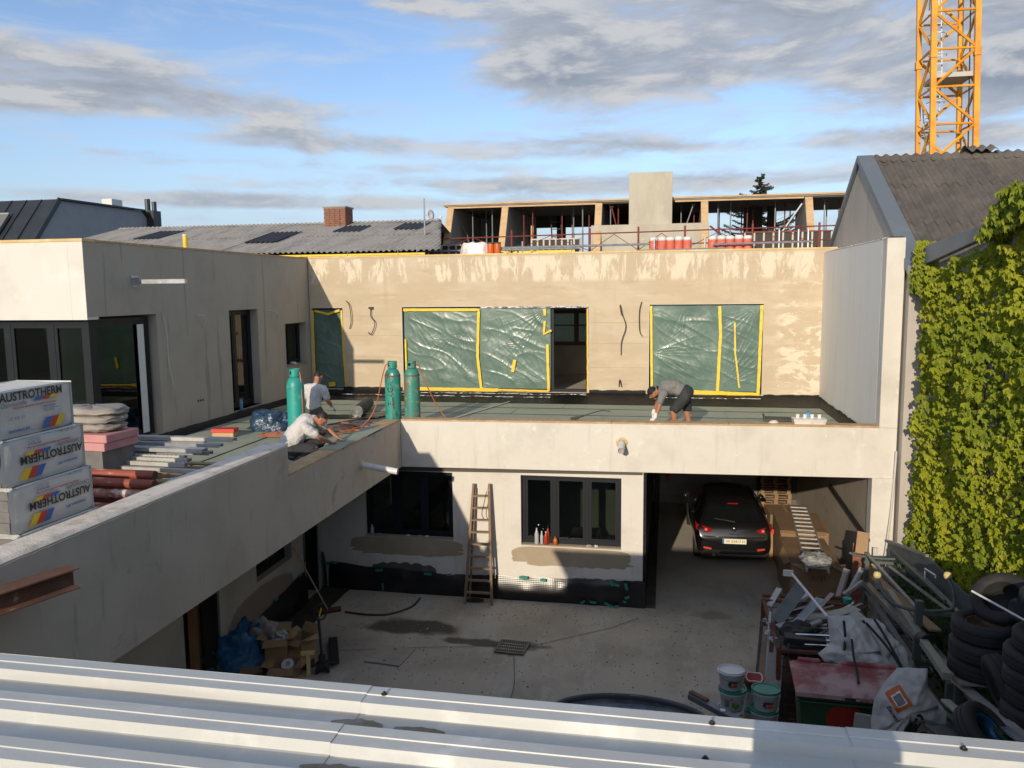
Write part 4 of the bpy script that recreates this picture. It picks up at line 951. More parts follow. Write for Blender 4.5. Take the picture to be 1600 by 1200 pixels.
for (a,b,z0_,z1_) in ((-8.5,-5.9,7.3,9.5),(-4.95,-4.55,7.3,9.5),(-3.0,1.4,7.3,9.5),(-5.9,-3.0,9.0,9.5)):
    part('back_wall',MB().box((a,36.9,z0_),(b,37.1,z1_)),m_inner_dark if a>-8 else m_graywall,S_,world=True)
part('stair_core',MB().box((-1.44,31.6,8.55),(.19,33.4,10.58)),m_core,S_,world=True,bevel=.01)
part('parapet_wall',MB().box((-2.86,31.35,7.3),(1.56,31.58,8.62)),m_core,S_,world=True)
part('core_shaft',MB().box((3.2,35.2,7.3),(3.9,35.9,9.5)).box((4.1,35.0,7.3),(4.35,35.4,9.5)),m_inner_dark,S_,world=True)
part('block_stack',MB().box((-8.3,33.4,7.3),(-5.9+.0,33.8,8.05)),m_core,S_,world=True,bevel=.02)
rg=random.Random(5)
def prop(x,y,col,z1=9.5,lean=0):
    mb=MB().cyl((x,y,7.3),(x+lean*.5,y,8.5),.034,n=6).cyl((x+lean*.5,y,8.5),(x+lean,y,z1),.025,n=6).box((x-.08,y-.08,7.3),(x+.08,y+.08,7.32)).box((x+lean-.08,y-.08,z1-.02),(x+lean+.08,y+.08,z1))
    part('prop',mb,m_redst if col else m_galvd,S_,world=True)
m_galvd=M('prop_grey',(.22,.23,.25),.5,metal=.3)
for x,y,c in ((-7.9,32.8,0),(-7.5,33.6,0),(-7.05,32.7,0),(-6.9,33.8,1),(-5.75,32.8,1),(-5.35,32.6,1),(-4.2,33.0,1),(-3.9,34.0,0),(-3.75,33.2,0),(-3.3,32.4,0),(-3.1,33.0,1),(-2.2,32.5,0),(-1.9,32.6,1),(.55,33.0,0),(1.05,33.0,1),(1.95,32.7,0),(2.05,33.5,0),(2.45,33.0,0),(3.0,34.5,1),(3.4,34.0,1),(3.1,33.2,1),(4.1,32.8,0),(4.3,34.2,1),(4.55,33.5,1),(4.85,34.2,0),(5.9,32.8,0),(6.5,33.2,1),(6.2,34.0,0)): prop(x,y,c)
prop(-8.0,33.2,0,9.0,-.5); prop(.4,32.4,0,9.4,.6); prop(-1.7,32.3,1,9.4,-.45)
part('raking_board',MB().bar((3.9,32.6,7.6),(5.0,32.2,9.3),.16,.05),m_galv,S_,world=True); part('raking_board',MB().bar((1.6,31.5,8.5),(2.6,31.0,7.6),.10,.05),m_redst,S_,world=True)
part('door_panel',MB().box((-5.5,33.0,7.5),(-5.38,33.1,8.8)),m_form,S_,world=True)
ld=thing('site_ladder','dark ladder leaning inside the unfinished storey behind the props','ladder',(-4.65,33.6,7.3))
part('rail',MB().bar((0,0,0),(-.16,.4,1.95),.05,.05),m_inner_dark,ld); part('rail',MB().bar((.42,0,0),(.26,.4,1.95),.05,.05),m_inner_dark,ld)
for k in range(6): part('rung',MB().bar((-.0-.025*k,.06*k,.3*k+.2),(.42-.025*k,.06*k,.3*k+.2),.035),m_inner_dark,ld)
# guard rail and scaffold along the deck edge
GR=thing('guard_rail','red tubular guard rail with thin cross braces along the edge of the building site','guard rail',(-1,28,7.3))
xs_=[-8.2,-5.35,-2.6,-.95,.60,2.8,4.9]
for x in xs_: part('post',MB().cyl((x,28,7.3),(x,28,8.28),.035,n=6),m_redst,GR,world=True)
part('rail',MB().cyl((-8.2,28,8.02),(5.6,28,8.17),.022,n=6),m_redst,GR,world=True); part('rail',MB().cyl((-8.2,28,7.62),(5.6,28,7.72),.020,n=6),m_redst,GR,world=True)
for i in range(len(xs_)-1):
    a,b=xs_[i],xs_[i+1]; m_x=(a+b)/2
    part('brace',MB().cyl((a,28.02,7.5),(m_x,28.02,8.05),.012,n=5),m_redst,GR,world=True); part('brace',MB().cyl((m_x,28.02,8.05),(b,28.02,7.5),.012,n=5),m_redst,GR,world=True)
SC=thing('scaffold_tubes','grey scaffold tubes running along the roof edge in front of the site','scaffold',(-1,27.6,7.2))
for x0_,x1_,z in ((-8.6,-2.9,7.56),(-5.8,-.6,7.64),(-1.0,2.0,7.45),(1.5,4.6,7.62)):
    part('tube',MB().cyl((x0_,27.6,z),(x1_,27.6,z+.03),.035,n=6),m_galv,SC,world=True)
for x in (-8.3,-6.0,-4.9,-3.2,-.4,1.25,3.6,4.2,4.5): part('upright',MB().cyl((x,27.62,7.1),(x,27.62,7.85+.2*(x>3.5)),.03,n=6),m_galv,SC,world=True)
# formwork frames stacked on edge
m_pfrm=M('formwork_frame',(.55,.50,.42),.7,[('n',(.40,.30,.26),3,.5,.7)])
fi=0
for (x0_,x1_,z0_,z1_,n,y) in ((-8.6,-7.2,7.3,7.85,5,29.5),(-4.9,-3.1,7.3,8.0,8,29.6),(2.75,5.7,7.3,8.12,9,30.2)):
    f=thing('formwork_panel','row of dark formwork panels with pale ribs, '+('left end under the first pier','in front of the ladder opening','at the right end by the gable')[fi],'formwork',((x0_+x1_)/2,y,z0_),group='formwork panels on the site deck')
    part('face',MB().box((x0_,y,z0_),(x1_,y+.04,z1_)),m_inner_dark,f,world=True)
    for k in range(n+1):
        x=x0_+(x1_-x0_)*k/n; part('rib',MB().box((x-.03,y-.05,z0_),(x+.03,y-.002,z1_)),m_pfrm,f,world=True)
    part('top_rail',MB().box((x0_-.03,y-.05,z1_+.001),(x1_+.03,y+.04,z1_+.05)),m_redst if fi==2 else m_pfrm,f,world=True); fi+=1
m_yb=M('yellow_beam',(.72,.55,.08),.6)
solo('formwork_beam',MB().box((-1.4,0,0),(1.4,.2,.12)).box((-1.4,.07,.12),(1.4,.13,.2)),m_yb,'yellow timber formwork beam lying in front of the unfinished storey','beam',(-4.6,28.6,7.38))
# insulation bundles, bag, drum
m_pinkins=M('red_insulation',(.62,.14,.09),.7,[('n',(.70,.30,.24),4,.5,.7)],coord='O')
m_wrap=M('white_wrap',(.75,.73,.70),.4,[('n',(.6,.58,.55),5,.5,.7)],coord='O')
for bi,(x0_,x1_,n) in enumerate(((-.58,.82,5),(1.36,2.78,5))):
    t=thing('insulation_bundle','bundle of upright red insulation rolls with white wrapped tops, '+('beside the concrete core' if bi==0 else 'below the spruce'),'insulation rolls',((x0_+x1_)/2,27.9,7.36),group='insulation bundles on the roof')
    w_=(x1_-x0_)/n
    for k in range(n):
        cx=-(x1_-x0_)/2+w_*(k+.5)
        part('roll',MB().lathe([(w_*.5,0),(w_*.515,.2),(w_*.5,.42)],c=(cx,0,0),n=14),m_pinkins,t,smooth=True,angle=40)
        part('wrap',MB().lathe([(w_*.505,.421),(w_*.50,.50),(w_*.40,.54+.02*(k%2)),(0,.55)],c=(cx,0,0),n=14),m_wrap,t,smooth=True)
wb=MB()
def bagfn(u,v):
    a=2*PI*u; r=.58*(1-.25*v)*(1+.16*nz(math.cos(a)*2,math.sin(a)*2,v*2)); z=.52*math.sin(min(1,v*1.2)*PI/2)+.08*nz(math.cos(a)*3,v*4,2); 
    if v>.8: r*=(1-v)/.2+.02
    return (r*math.cos(a),r*.6*math.sin(a),z)
solo('white_sack',MB().grid(bagfn,40,14),m_wrap,'crumpled white sack on the roof edge left of the orange drums','sack',(-6.55,27.6,7.3),smooth=True)
m_orange=M('orange_plastic',(.55,.11,.02),.4)
for k,x in enumerate((-6.0,-5.76)):
    t=thing('orange_drum','orange drum with black lid on the roof edge, the '+('left' if k==0 else 'right')+' of two','drum',(x,27.5,7.3),group='orange drums')
    part('body',MB().lathe([(.10,0),(.12,.1),(.125,.4),(.12,.48)],n=16),m_orange,t,smooth=True,angle=50); part('lid',MB().lathe([(.128,.481),(.128,.53),(0,.545)],n=16),m_inner_dark,t)
# ================================================================== tower crane
m_crane=M('crane_yellow',(.80,.36,.02),.45,[('n',(.60,.24,.02),1.2,.4,.7),('n',(.78,.37,.04),5,.55,.8)],spec=.4)
m_cwhite=M('ladder_white',(.62,.62,.62),.5)
m_cgrey=M('platform_grey',(.48,.47,.44),.6)
CX,CY=9.98,34.0; CW=1.52; CD=1.7
CR=thing('tower_crane','yellow lattice mast of a tower crane rising behind the gable roof','tower crane',(CX+CW/2,CY+CD/2,G))
LEAN=-.035
def cl(ix,iy,z): return Vector((CX+CW*ix-(.04 if iy else 0)+LEAN*(z-10.8),CY+CD*iy,z))
for ix in (0,1):
    for iy in (0,1): part('mast_leg',MB().bar(cl(ix,iy,3),cl(ix,iy,24),.20 if iy==0 else .17,.17),m_crane,CR,world=True,bevel=.01)
bays=[10.92-1.38*6+1.38*k for k in range(16)]
for i in range(len(bays)-1):
    z,zz=bays[i],bays[i+1]
    for f in ((0,0,1,0),(1,0,1,1),(1,1,0,1),(0,1,0,0)):
        a=cl(f[0],f[1],z); b=cl(f[2],f[3],z)
        part('horizontal',MB().cyl(a,b,.04 if f!=(0,0,1,0) else .045,n=6),m_crane,CR,world=True)
        p,q=(cl(f[0],f[1],z),cl(f[2],f[3],zz)) if (i%2==0) else (cl(f[2],f[3],z),cl(f[0],f[1],zz))
        part('diagonal',MB().cyl(p,q,.055,n=6),m_crane,CR,world=True)
for z in (10.95,14.9,19.0):
    for ix in (0,1):
        for iy in (0,1): part('leg_joint',MB().box(tuple(cl(ix,iy,z)-Vector((.12,.12,.16))),tuple(cl(ix,iy,z)+Vector((.12,.12,.16)))),m_crane,CR,world=True,bevel=.02)
part('platform',MB().box((CX+.12+LEAN*3,CY+.1,14.05),(CX+CW-.05+LEAN*3,CY+CD-.1,14.22)),m_cgrey,CR,world=True)
part('power_cable',MB().tube([cl(.93,.2,z) for z in (9,12,15,18,22)],.025,5),m_cable,CR,world=True)
def cladder(p,q,w=.32):
    t=part('access_ladder',MB().bar(p+Vector((-w/2,0,0)),q+Vector((-w/2,0,0)),.045).bar(p+Vector((w/2,0,0)),q+Vector((w/2,0,0)),.045),m_cwhite,CR,world=True)
    L=(q-p).length; n=int(L/.28)
    for k in range(1,n): 
        c=p.lerp(q,k/n); part('rung',MB().bar(c+Vector((-w/2,0,0)),c+Vector((w/2,0,0)),.03),m_cwhite,t,world=True)
    for k in (.3,.55,.8):
        c=p.lerp(q,k); part('hoop',MB().tube([c+Vector((.32*math.cos(a),-.0-.45*abs(math.sin(a)),0)) for a in [PI*t_/8 for t_ in range(9)]],.018,4),m_cwhite,t,world=True)
cladder(cl(.25,.7,10.6),cl(.12,.7,13.2)); cladder(cl(.30,.7,13.0),cl(.33,.7,14.1)); cladder(cl(.36,.7,14.2),cl(.28,.6,17.2)); cladder(cl(.22,.6,16.8),cl(.30,.6,19.6))
# ================================================================== spruce
m_need=M('spruce_needles',(.022,.036,.020),.8,[('n',(.040,.055,.028),2,.45,.7),('n',(.012,.02,.013),4,.5,.75)])
m_trunk=M('spruce_trunk',(.07,.05,.035),.9)
SP=thing('spruce_tree','dark spruce tree rising behind the unfinished storey','tree',(6.5,60,G))
part('trunk',MB().tube([(6.5,60,G),(6.5,60,7),(6.52,60,12),(6.5,60,14.2)],[.22,.16,.07,.02],8),m_trunk,SP,world=True)
rs=random.Random(11); mb=MB(); bz=6.5
br=MB()
while bz<14.1:
    L=max(.16,(14.25-bz)*.80+.1)*rs.uniform(.5,1.2); a=rs.uniform(0,2*PI)
    L=min(L,3.2)
    if rs.random()<.88:
        d=Vector((math.cos(a),math.sin(a),0)); base=Vector((6.5,60,bz)); n=int(L/.07)+2
        br.tube([base,base+d*L*.5+Vector((0,0,-.05*L)),base+d*L+Vector((0,0,.06*L))],[.025,.015,.006],4)
        for k in range(n):
            t=(k+.5)/n; p=base+d*L*t+Vector((0,0,-.12*L*math.sin(PI*t)+.06*L*t*t)); wd=.34*(1-t*.75)*min(1,L)
            s=Vector((-d.y,d.x,0))
            for sd in (-1,1):
                q=p+s*sd*wd*rs.uniform(.6,1.3)+d*.10+Vector((0,0,rs.uniform(-.16,.0)))
                w_=.035+rs.uniform(0,.035)
                mb.add([p+d*w_,q,p-d*w_],[(0,1,2)]); mb.add([p+Vector((0,0,w_)),q+Vector((0,0,-.03)),p-Vector((0,0,w_*1.3))],[(0,1,2)])
    bz+=rs.uniform(.03,.075)
part('branches',br,m_trunk,SP,world=True,kind='stuff'); part('foliage',mb,m_need,SP,world=True,fix=False,kind='stuff')
# ================================================================== things on the terrace
FL=ZF+.018
# ------------------------------------------------------------------ wrapped insulation packages
m_pack=M('package_wrap',(.60,.60,.57),.38,[('n',(.52,.52,.49),2.5,.4,.75),('n',(.62,.61,.60),9,.55,.75)],bump=(5,.5,.03),bump2=(24,.35,.008,(1,.3,1)),coord='O',spec=.5,coat=.15)
m_eps=M('grey_foam_board',(.17,.165,.155),.9,[('n',(.13,.125,.12),6,.4,.7)],bump=(90,.4,.004),coord='O')
m_ink=M('print_black',(.02,.02,.022),.5); m_pr_red=M('print_red',(.55,.05,.03),.5); m_pr_blue=M('print_blue',(.04,.14,.42),.5); m_pr_yel=M('print_yellow',(.80,.55,.02),.5)
m_pr_gray=M('print_grey',(.18,.18,.19),.5)
def package(loc,rz,label,flip,idx,big=True):
    w,L,h=.62,.98,.43
    t=thing('insulation_package',label,'package',loc,rz,'stacked insulation packages by the parapet')
    hx=0
    def sh(a,b,n,ax):   # puffy wrapped box face grid
        pass
    mb=MB()
    nx,ny,nzz=8,14,8
    def bump_(x,y,z): return .012*nz(x*4+idx*7,y*4,z*4)+.005*nz(x*15,y*15,z*15+idx)
    def F(fn,a,b): mb.grid(lambda u,v:fn(u,v),a,b)
    # front (+X), top, bottom, back
    def PX(u,v): 
        y=-L/2+L*u; z=h*v; e=min(1,(min(u,1-u))*14,(min(v,1-v))*10); return (hx+(-.018*(1-e)**2)+bump_(0,y,z)*e,y,z-.012*(1-min(1,min(u,1-u)*10))*(1 if v>.5 else -1)*(abs(v-.5)*2)**3)
    F(PX,14,8)
    def PT(u,v):
        x=-w*v; y=-L/2+L*u; e=min(1,min(u,1-u)*14,min(v,1-v)*10); return (x-.018*(1-min(1,v*12))*0,y,h+bump_(x,y,1)*e-.012*(1-e)**2)
    F(PT,14,8); F(lambda u,v:(-w*v,-L/2+L*u,0.0),2,2); F(lambda u,v:(-w,-L/2+L*u,h*v),2,2); F(lambda u,v:(-w*v,L/2,h*u),2,2)
    part('wrap',mb,m_pack,t,smooth=True,fix=False)
    # open end towards the viewer: grey boards behind torn wrap edges
    for k in range(4): part('board',MB().box((-w+.02,-L/2-.03+.006*(k%2),.012+k*(h-.02)/4),(-.035,L/2-.02,.008+(k+1)*(h-.02)/4)),m_eps,t)
    def lip(u,v):
        a=u*4; z= h*(a) if a<1 else h if a<3 else h*(4-a); x=-.0 if a<1 else -(w)*(a-1)/2 if a<3 else -w
        return (x*.98-.004,-L/2-.05*v*(1+.5*nz(u*9,idx)),(z-h/2)*(1-.10*v)+h/2+.01*nz(u*20,v*3))
    part('wrap_lip',MB().grid(lip,60,3),m_pack,t,smooth=True,fix=False)
    s=-1 if flip else 1
    P=None
    def put(name,body,size,u,v,mat,bold=0.,sp=1.):
        uu=(u if not flip else 1-u); vv=(v if not flip else 1-v)
        Mx=frame_mx((.016,-L/2+L*uu,h*vv),(0,s,0),(0,0,s))
        part(name,text_mb(body,size,Mx,bold=bold,spacing=sp),mat,P,fix=False)
    def para(u0,u1,v0,v1,mat,name='print_bar',sl=.05):
        pts=[]
        for (u,v) in ((u0,v0),(u1,v0),(u1+sl,v1),(u0+sl,v1)):
            uu=(u if not flip else 1-u); vv=(v if not flip else 1-v); pts.append((.017,-L/2+L*uu,h*vv))
        part(name,MB().poly(pts),mat,P,fix=False)
    P=part('front_print',MB().box((.0135,-L*.45,h*.05),(.0142,L*.45,h*.051)),m_pack,t)
    dv=-.36 if flip else 0
    _put,_para=put,para
    def put(name,body,size,u,v,mat,bold=0.,sp=1.): _put(name,body,size,u,(v+dv) if v+dv>.03 else v+dv+.98,mat,bold,sp)
    def para(u0,u1,v0,v1,mat,name='print_bar',sl=.05):
        if v0+dv<0: v0+=.98; v1+=.98
        _para(u0,u1,v0+dv,v1+dv,mat,name,sl)
    put('lettering','AUSTROTHERM',.108,.45,.855,m_ink,.003,1.02)
    for k,m_ in enumerate((m_pr_blue,m_pr_red,m_pr_yel)): para(.46+.10*k,.56+.10*k,.70,.775,m_,sl=.03)
    put('lettering','Dämmstoffe',.062,.22,.70,m_pr_gray)
    put('lettering','Klimaschutz, Brandschutz und Wärme für Ihr Haus',.026,.48,.615,m_pr_red,.0006)
    put('lettering','EPS-F PLUS 60',.026,.66,.54,m_pr_blue,.0006); put('lettering','1000 x 500 x 60 mm',.022,.68,.485,m_pr_gray); put('lettering','Paket 4 Platten',.022,.66,.44,m_pr_gray)
    put('lettering','CE  013  B1',.040,.24,.40,m_pr_gray)
    for k,m_ in enumerate((m_pr_blue,m_pr_red,m_pr_yel)): para(.54+.085*k,.625+.085*k,.06,.29,m_,sl=.07)
    put('lettering','Austrotherm EPS',.036,.26,.14,m_pr_blue,.001)
    return t
PLAB=('topmost white wrapped insulation package, text upright and half lit by the sun','second insulation package from the top, its print upside down','third insulation package from the top, print upside down, above the cut off one','lowest visible insulation package, mostly hidden behind the parapet')
for i,(z,dx,dy,rz,fl) in enumerate(((4.885,-.02,-.05,1.5,False),(4.45,.02,0,-.6,True),(4.015,.05,.03,-1.2,True),(3.58,.08,.04,-1.5,True))):
    package((-5.77+dx,6.50+dy,z+.03),R(rz),PLAB[i],fl,i)
# top print on the topmost package
solo('package_base',MB().box((-.6,-.45,0),(0,.45,.30)),m_eps,'grey foam boards under the insulation packages behind the parapet','foam boards',(-5.80,6.5,FL))
for i in range(3):
    z=4.47+.0*i
solo('foam_board_stack',MB().box((-1.3,-.5,0),(0,.5,1.15)).box((-1.28,-.49,1.152),(-.02,.5,1.22)),m_eps,'stack of bare grey foam boards left of the wrapped packages','foam boards',(-6.48,6.25,FL),rz=R(-4),bevel=.008)
# ------------------------------------------------------------------ pipes
m_pipe=M('red_brown_pipe',(.30,.075,.045),.5,[('n',(.22,.055,.035),3,.4,.7),('n',(.46,.30,.25),6,.58,.66,{'s':(.6,2,2)})],coord='O')
m_pipe_foil=M('pipe_foil',(.42,.20,.15),.25,[('n',(.62,.52,.46),9,.48,.56),('n',(.22,.06,.04),5,.45,.6)],bump=(18,.9,.01),coord='O',coat=.3)
PI_LOC=[(8.34,4.05),(8.22,3.97),(8.16,3.86),(8.27,3.74),(8.05,3.72),(7.98,3.62),(7.86,3.72),(7.80,3.60),(7.72,3.50),(7.62,3.60),(7.55,3.48),(7.95,3.46),(8.12,3.50),(8.28,3.60),(7.45,3.38),(7.62,3.36),(7.8,3.36),(8.0,3.34),(8.2,3.38)]
plabs=['upper','second','third','fourth']
pend=[-5.93,-5.86,-5.90,-5.72,-5.78,-5.82,-5.70,-5.74,-5.68,-5.72,-5.66,-5.9,-5.95,-5.9,-5.65,-5.7,-5.8,-5.9,-5.9]
pp=None
for i,(y,z) in enumerate(PI_LOC):
    foil=i in (2,6,7,10)
    lab='plastic foil wrapped red pipe in the pile behind the insulation packages' if foil else 'bare red brown drain pipe in the pile behind the insulation packages'
    t=thing('drain_pipe',lab,'pipe',(pend[i],y,z),R(random.uniform(-2,2)),'red drain pipes piled behind the packages')
    part('pipe',MB().tube([(0,0,0),(-.7,0,.0),(-1.4,0,.0),(-2.0,0,0)],.058,14),m_pipe_foil if foil else m_pipe,t,smooth=True,angle=50)
    part('pipe_mouth',MB().cyl((.001,0,0),(.004,0,0),.046,n=14),m_inner_dark,t)
for y in (7.4,8.35): solo('pipe_bearer',MB().box((-2.2,-.05,0),(-.02,.05,.05)),m_wood,'timber bearer under the red pipes, '+('nearer' if y<8 else 'farther')+' one','timber',(-5.7,y,FL),group='timber bearers under the pipes')
# ------------------------------------------------------------------ metal profiles
def channel(L,w,h,t=.004,punched=False):
    mb=MB(); mb.box((-L,-w/2,0),(0,w/2,t)).box((-L,-w/2,t),(0,-w/2+t,h)).box((-L,w/2-t,t),(0,w/2,h)); return mb
prof_=[(-5.62,9.62,4.225,2.2,.11,.05,0,-.6),(-5.72,9.45,4.18,2.3,.10,.045,0,.6),(-5.82,9.22,4.155,2.2,.14,.05,0,.3),(-5.99,9.06,4.09,1.9,.06,.05,1,1.),(-5.90,8.98,4.07,1.9,.06,.05,1,2),(-5.86,8.86,4.04,1.9,.07,.05,1,3),(-5.60,8.70,4.01,2.0,.07,.04,0,3.5),(-5.80,9.33,4.10,2.2,.10,.045,0,0),(-6.0,9.15,4.04,2.0,.10,.04,0,0)]
NM=['longest galvanised profile at the back of the pile','pale rounded profile second from the back','wide shiny profile in the middle of the pile','punched profile with the shortest end','punched profile crossing below it','lowest of the punched profiles','thin profile nearest to the parapet','galvanised profile hidden beneath the back ones','galvanised profile beneath the wide one']
m_galvb=M('bright_profile',(.60,.62,.63),.3,[('n',(.50,.52,.53),5,.4,.7)],metal=.5,coord='O'); m_galvd2=M('dull_profile',(.50,.49,.45),.55,[('n',(.40,.39,.36),5,.4,.7)],metal=.3,coord='O')
for i,(x,y,z,L,w,h,pu,rz) in enumerate(prof_):
    t=thing('metal_profile',NM[i],'metal profile',(x,y,z),R(-rz),'metal profiles piled on the terrace')
    b=channel(L,w,h); b.xf(Matrix.Translation((0,0,h))@Matrix.Rotation(PI,4,'X'))
    part('profile',b,[m_galvd2,m_galv,m_galvb,m_galvd2,m_galvd2,m_galvd2,m_galvd2,m_galv,m_galv][i],t)
    if pu:
        s_=part('slot',MB().box((-.03,-.008,h+.001),(-.01,.008,h+.003)),m_inner_dark,t)
        for k in range(1,26):
            c=s_.copy(); COL.objects.link(c); c.location=(-.06*k,0,0)
solo('timber_offcut',MB().bar((0,0,0),(-.45,-.03,-.02),.09,.03),m_wood,'short timber offcut lying on the metal profiles','timber',(-7.0,9.35,4.30),bevel=.004)
solo('timber_peg',MB().bar((0,0,0),(-.12,-.02,.16),.03,.03),m_wood,'small wooden peg leaning on the profiles','timber',(-7.1,9.55,4.29))
pal=thing('pallet_stack','stack of timber pallets under the metal profiles','pallets',(-6.9,9.15,FL))
for k in range(5):
    for yy_ in (-.55,-.3,-.05,.2,.45): part('deck_board',MB().box((-.9,yy_,.13*k+.10),(1.0,yy_+.12,.13*k+.122)),m_wood,pal)
    for xx in (-.8,0,.82): part('bearer',MB().box((xx,-.55,.13*k),(xx+.1,.57,.13*k+.098)),m_wood,pal)
# pink foam slabs and grey sacks
m_pink=M('pink_foam',(.55,.27,.26),.8,[('n',(.48,.22,.22),4,.4,.7),('n',(.60,.25,.45),2,.6,.68)],coord='O')
t=thing('pink_foam_slabs','two pink foam slabs beside the insulation packages','foam boards',(-6.66,8.75,4.29),R(-3))
part('slab',MB().box((-1.1,-.3,0),(0,.3,.10)),m_pink,t,bevel=.01); part('slab',MB().box((-1.1,-.28,.102),(.02,.3,.20)),m_pink,t,bevel=.012)
solo('wrapped_profile_block',MB().box((-1.,-.3,-.32),(-.05,.3,0)),m_eps,'grey foam block under the pink slabs','foam boards',(-6.66,8.75,4.289))
m_sack=M('grey_sack',(.34,.31,.28),.8,[('n',(.26,.235,.21),3,.4,.7)],bump=(9,.8,.02),coord='O')
def pillow(sx,sy,sz,seed,amp=.12):
    def fn(u,v):
        a=2*PI*u; b=PI*(v-.5); cb=math.cos(b)
        c,s=math.cos(a),math.sin(a); k=(abs(c)**4+abs(s)**4)**-.25
        f=1+amp*nz(c*2*cb+seed,s*2*cb,math.sin(b)*2)
        return (sx*c*k*cb**.35*f,sy*s*k*cb**.35*f,sz*math.sin(b)*f+.01*nz(c*6,s*6,seed)*3)
    return MB().grid(fn,40,14)
for k in range(3):
    solo('cement_sack',pillow(.42,.24,.055,k*3),m_sack,('lowest','middle','topmost')[k]+' of the grey sacks on the pink foam slabs','sack',(-7.1+.02*k,8.78,4.55+.10*k),rz=R(4*k-4),smooth=True,group='grey sacks on pink slabs')
m_wbag=M('white_bag',(.62,.60,.57),.6,[('n',(.52,.50,.47),4,.4,.7)],bump=(12,.8,.01),coord='O')
solo('white_bag',pillow(.17,.32,.11,4,.3),m_wbag,'small white bag lying between red pipes and parapet','bag',(-5.80,8.55,3.80),rot=(R(5),R(12),R(15)),smooth=True)
solo('bag_support',MB().box((-.3,-.3,0),(.12,.3,.42)),m_wood,'wooden crate under the small white bag','crate',(-5.78,8.55,FL))
# red and beige block, blue sack
t=thing('sand_trowel_box','red topped beige box lying on the terrace by the left wall','box',(-8.85,14.78,FL),R(8)); part('box',MB().box((-.22,-.12,0),(.22,.12,.09)),m_wood,t); part('lid',MB().box((-.24,-.13,.091),(.24,.13,.17)),m_pr_red,t,bevel=.01)
m_bluebag=M('blue_plastic_bag',(.025,.065,.12),.28,[('n',(.015,.04,.08),3,.4,.7)],bump=(7,.9,.05),coord='O',spec=.7,coat=.2)
def lump(sx,sy,sz,seed,amp=.25,nu=56,nv=22,flat=.0,fr=2.2,crease=.05):
    def fn(u,v):
        a=2*PI*u; b=PI*.5*v; c,s=math.cos(a),math.sin(a); r=math.cos(b)**.6 if v<1 else 0
        f=1+amp*nz(c*r*fr+seed,s*r*fr,v*2)+crease*(abs(nz(c*r*6+seed,s*r*6,v*6))-.3)*2
        return (sx*c*r*f,sy*s*r*f,max(0,sz*math.sin(b)*f))
    return MB().grid(fn,nu,nv)
solo('blue_sack',lump(.55,.34,.36,2,.35,crease=.12),m_bluebag,'crumpled dark blue plastic sack lying beside the left gas bottle','sack',(-8.35,15.75,FL),rz=R(-8),smooth=True)
bt=thing('water_bottle','water bottle standing in the narrow window reveal of the left wall','bottle',(-9.93,17.35,3.40)); m_pet=M('blue_pet',(.10,.22,.36),.15,spec=.6)
part('body',MB().lathe([(.04,0),(.045,.02),(.042,.1),(.045,.2),(.02,.27)],n=14),m_pet,bt,smooth=True); part('cap',MB().cyl((0,0,.271),(0,0,.30),.016,n=10),m_pr_blue,bt)
part('sill',MB().box((XW-.30,17.10,3.40),(XW+.02,18.41,3.42)),m_slab,U,world=True)
# dropped glove / rubble on the little window ledge
solo('work_glove',lump(.10,.06,.06,9,.4,24,8),m_wbag,'white work glove lying on the sill of the small left window','glove',(-10.03,20.35,4.235),smooth=True)
part('sill',MB().box((XW-.30,19.87,4.19),(XW+.03,21.11,4.225)),m_slab,U,world=True)
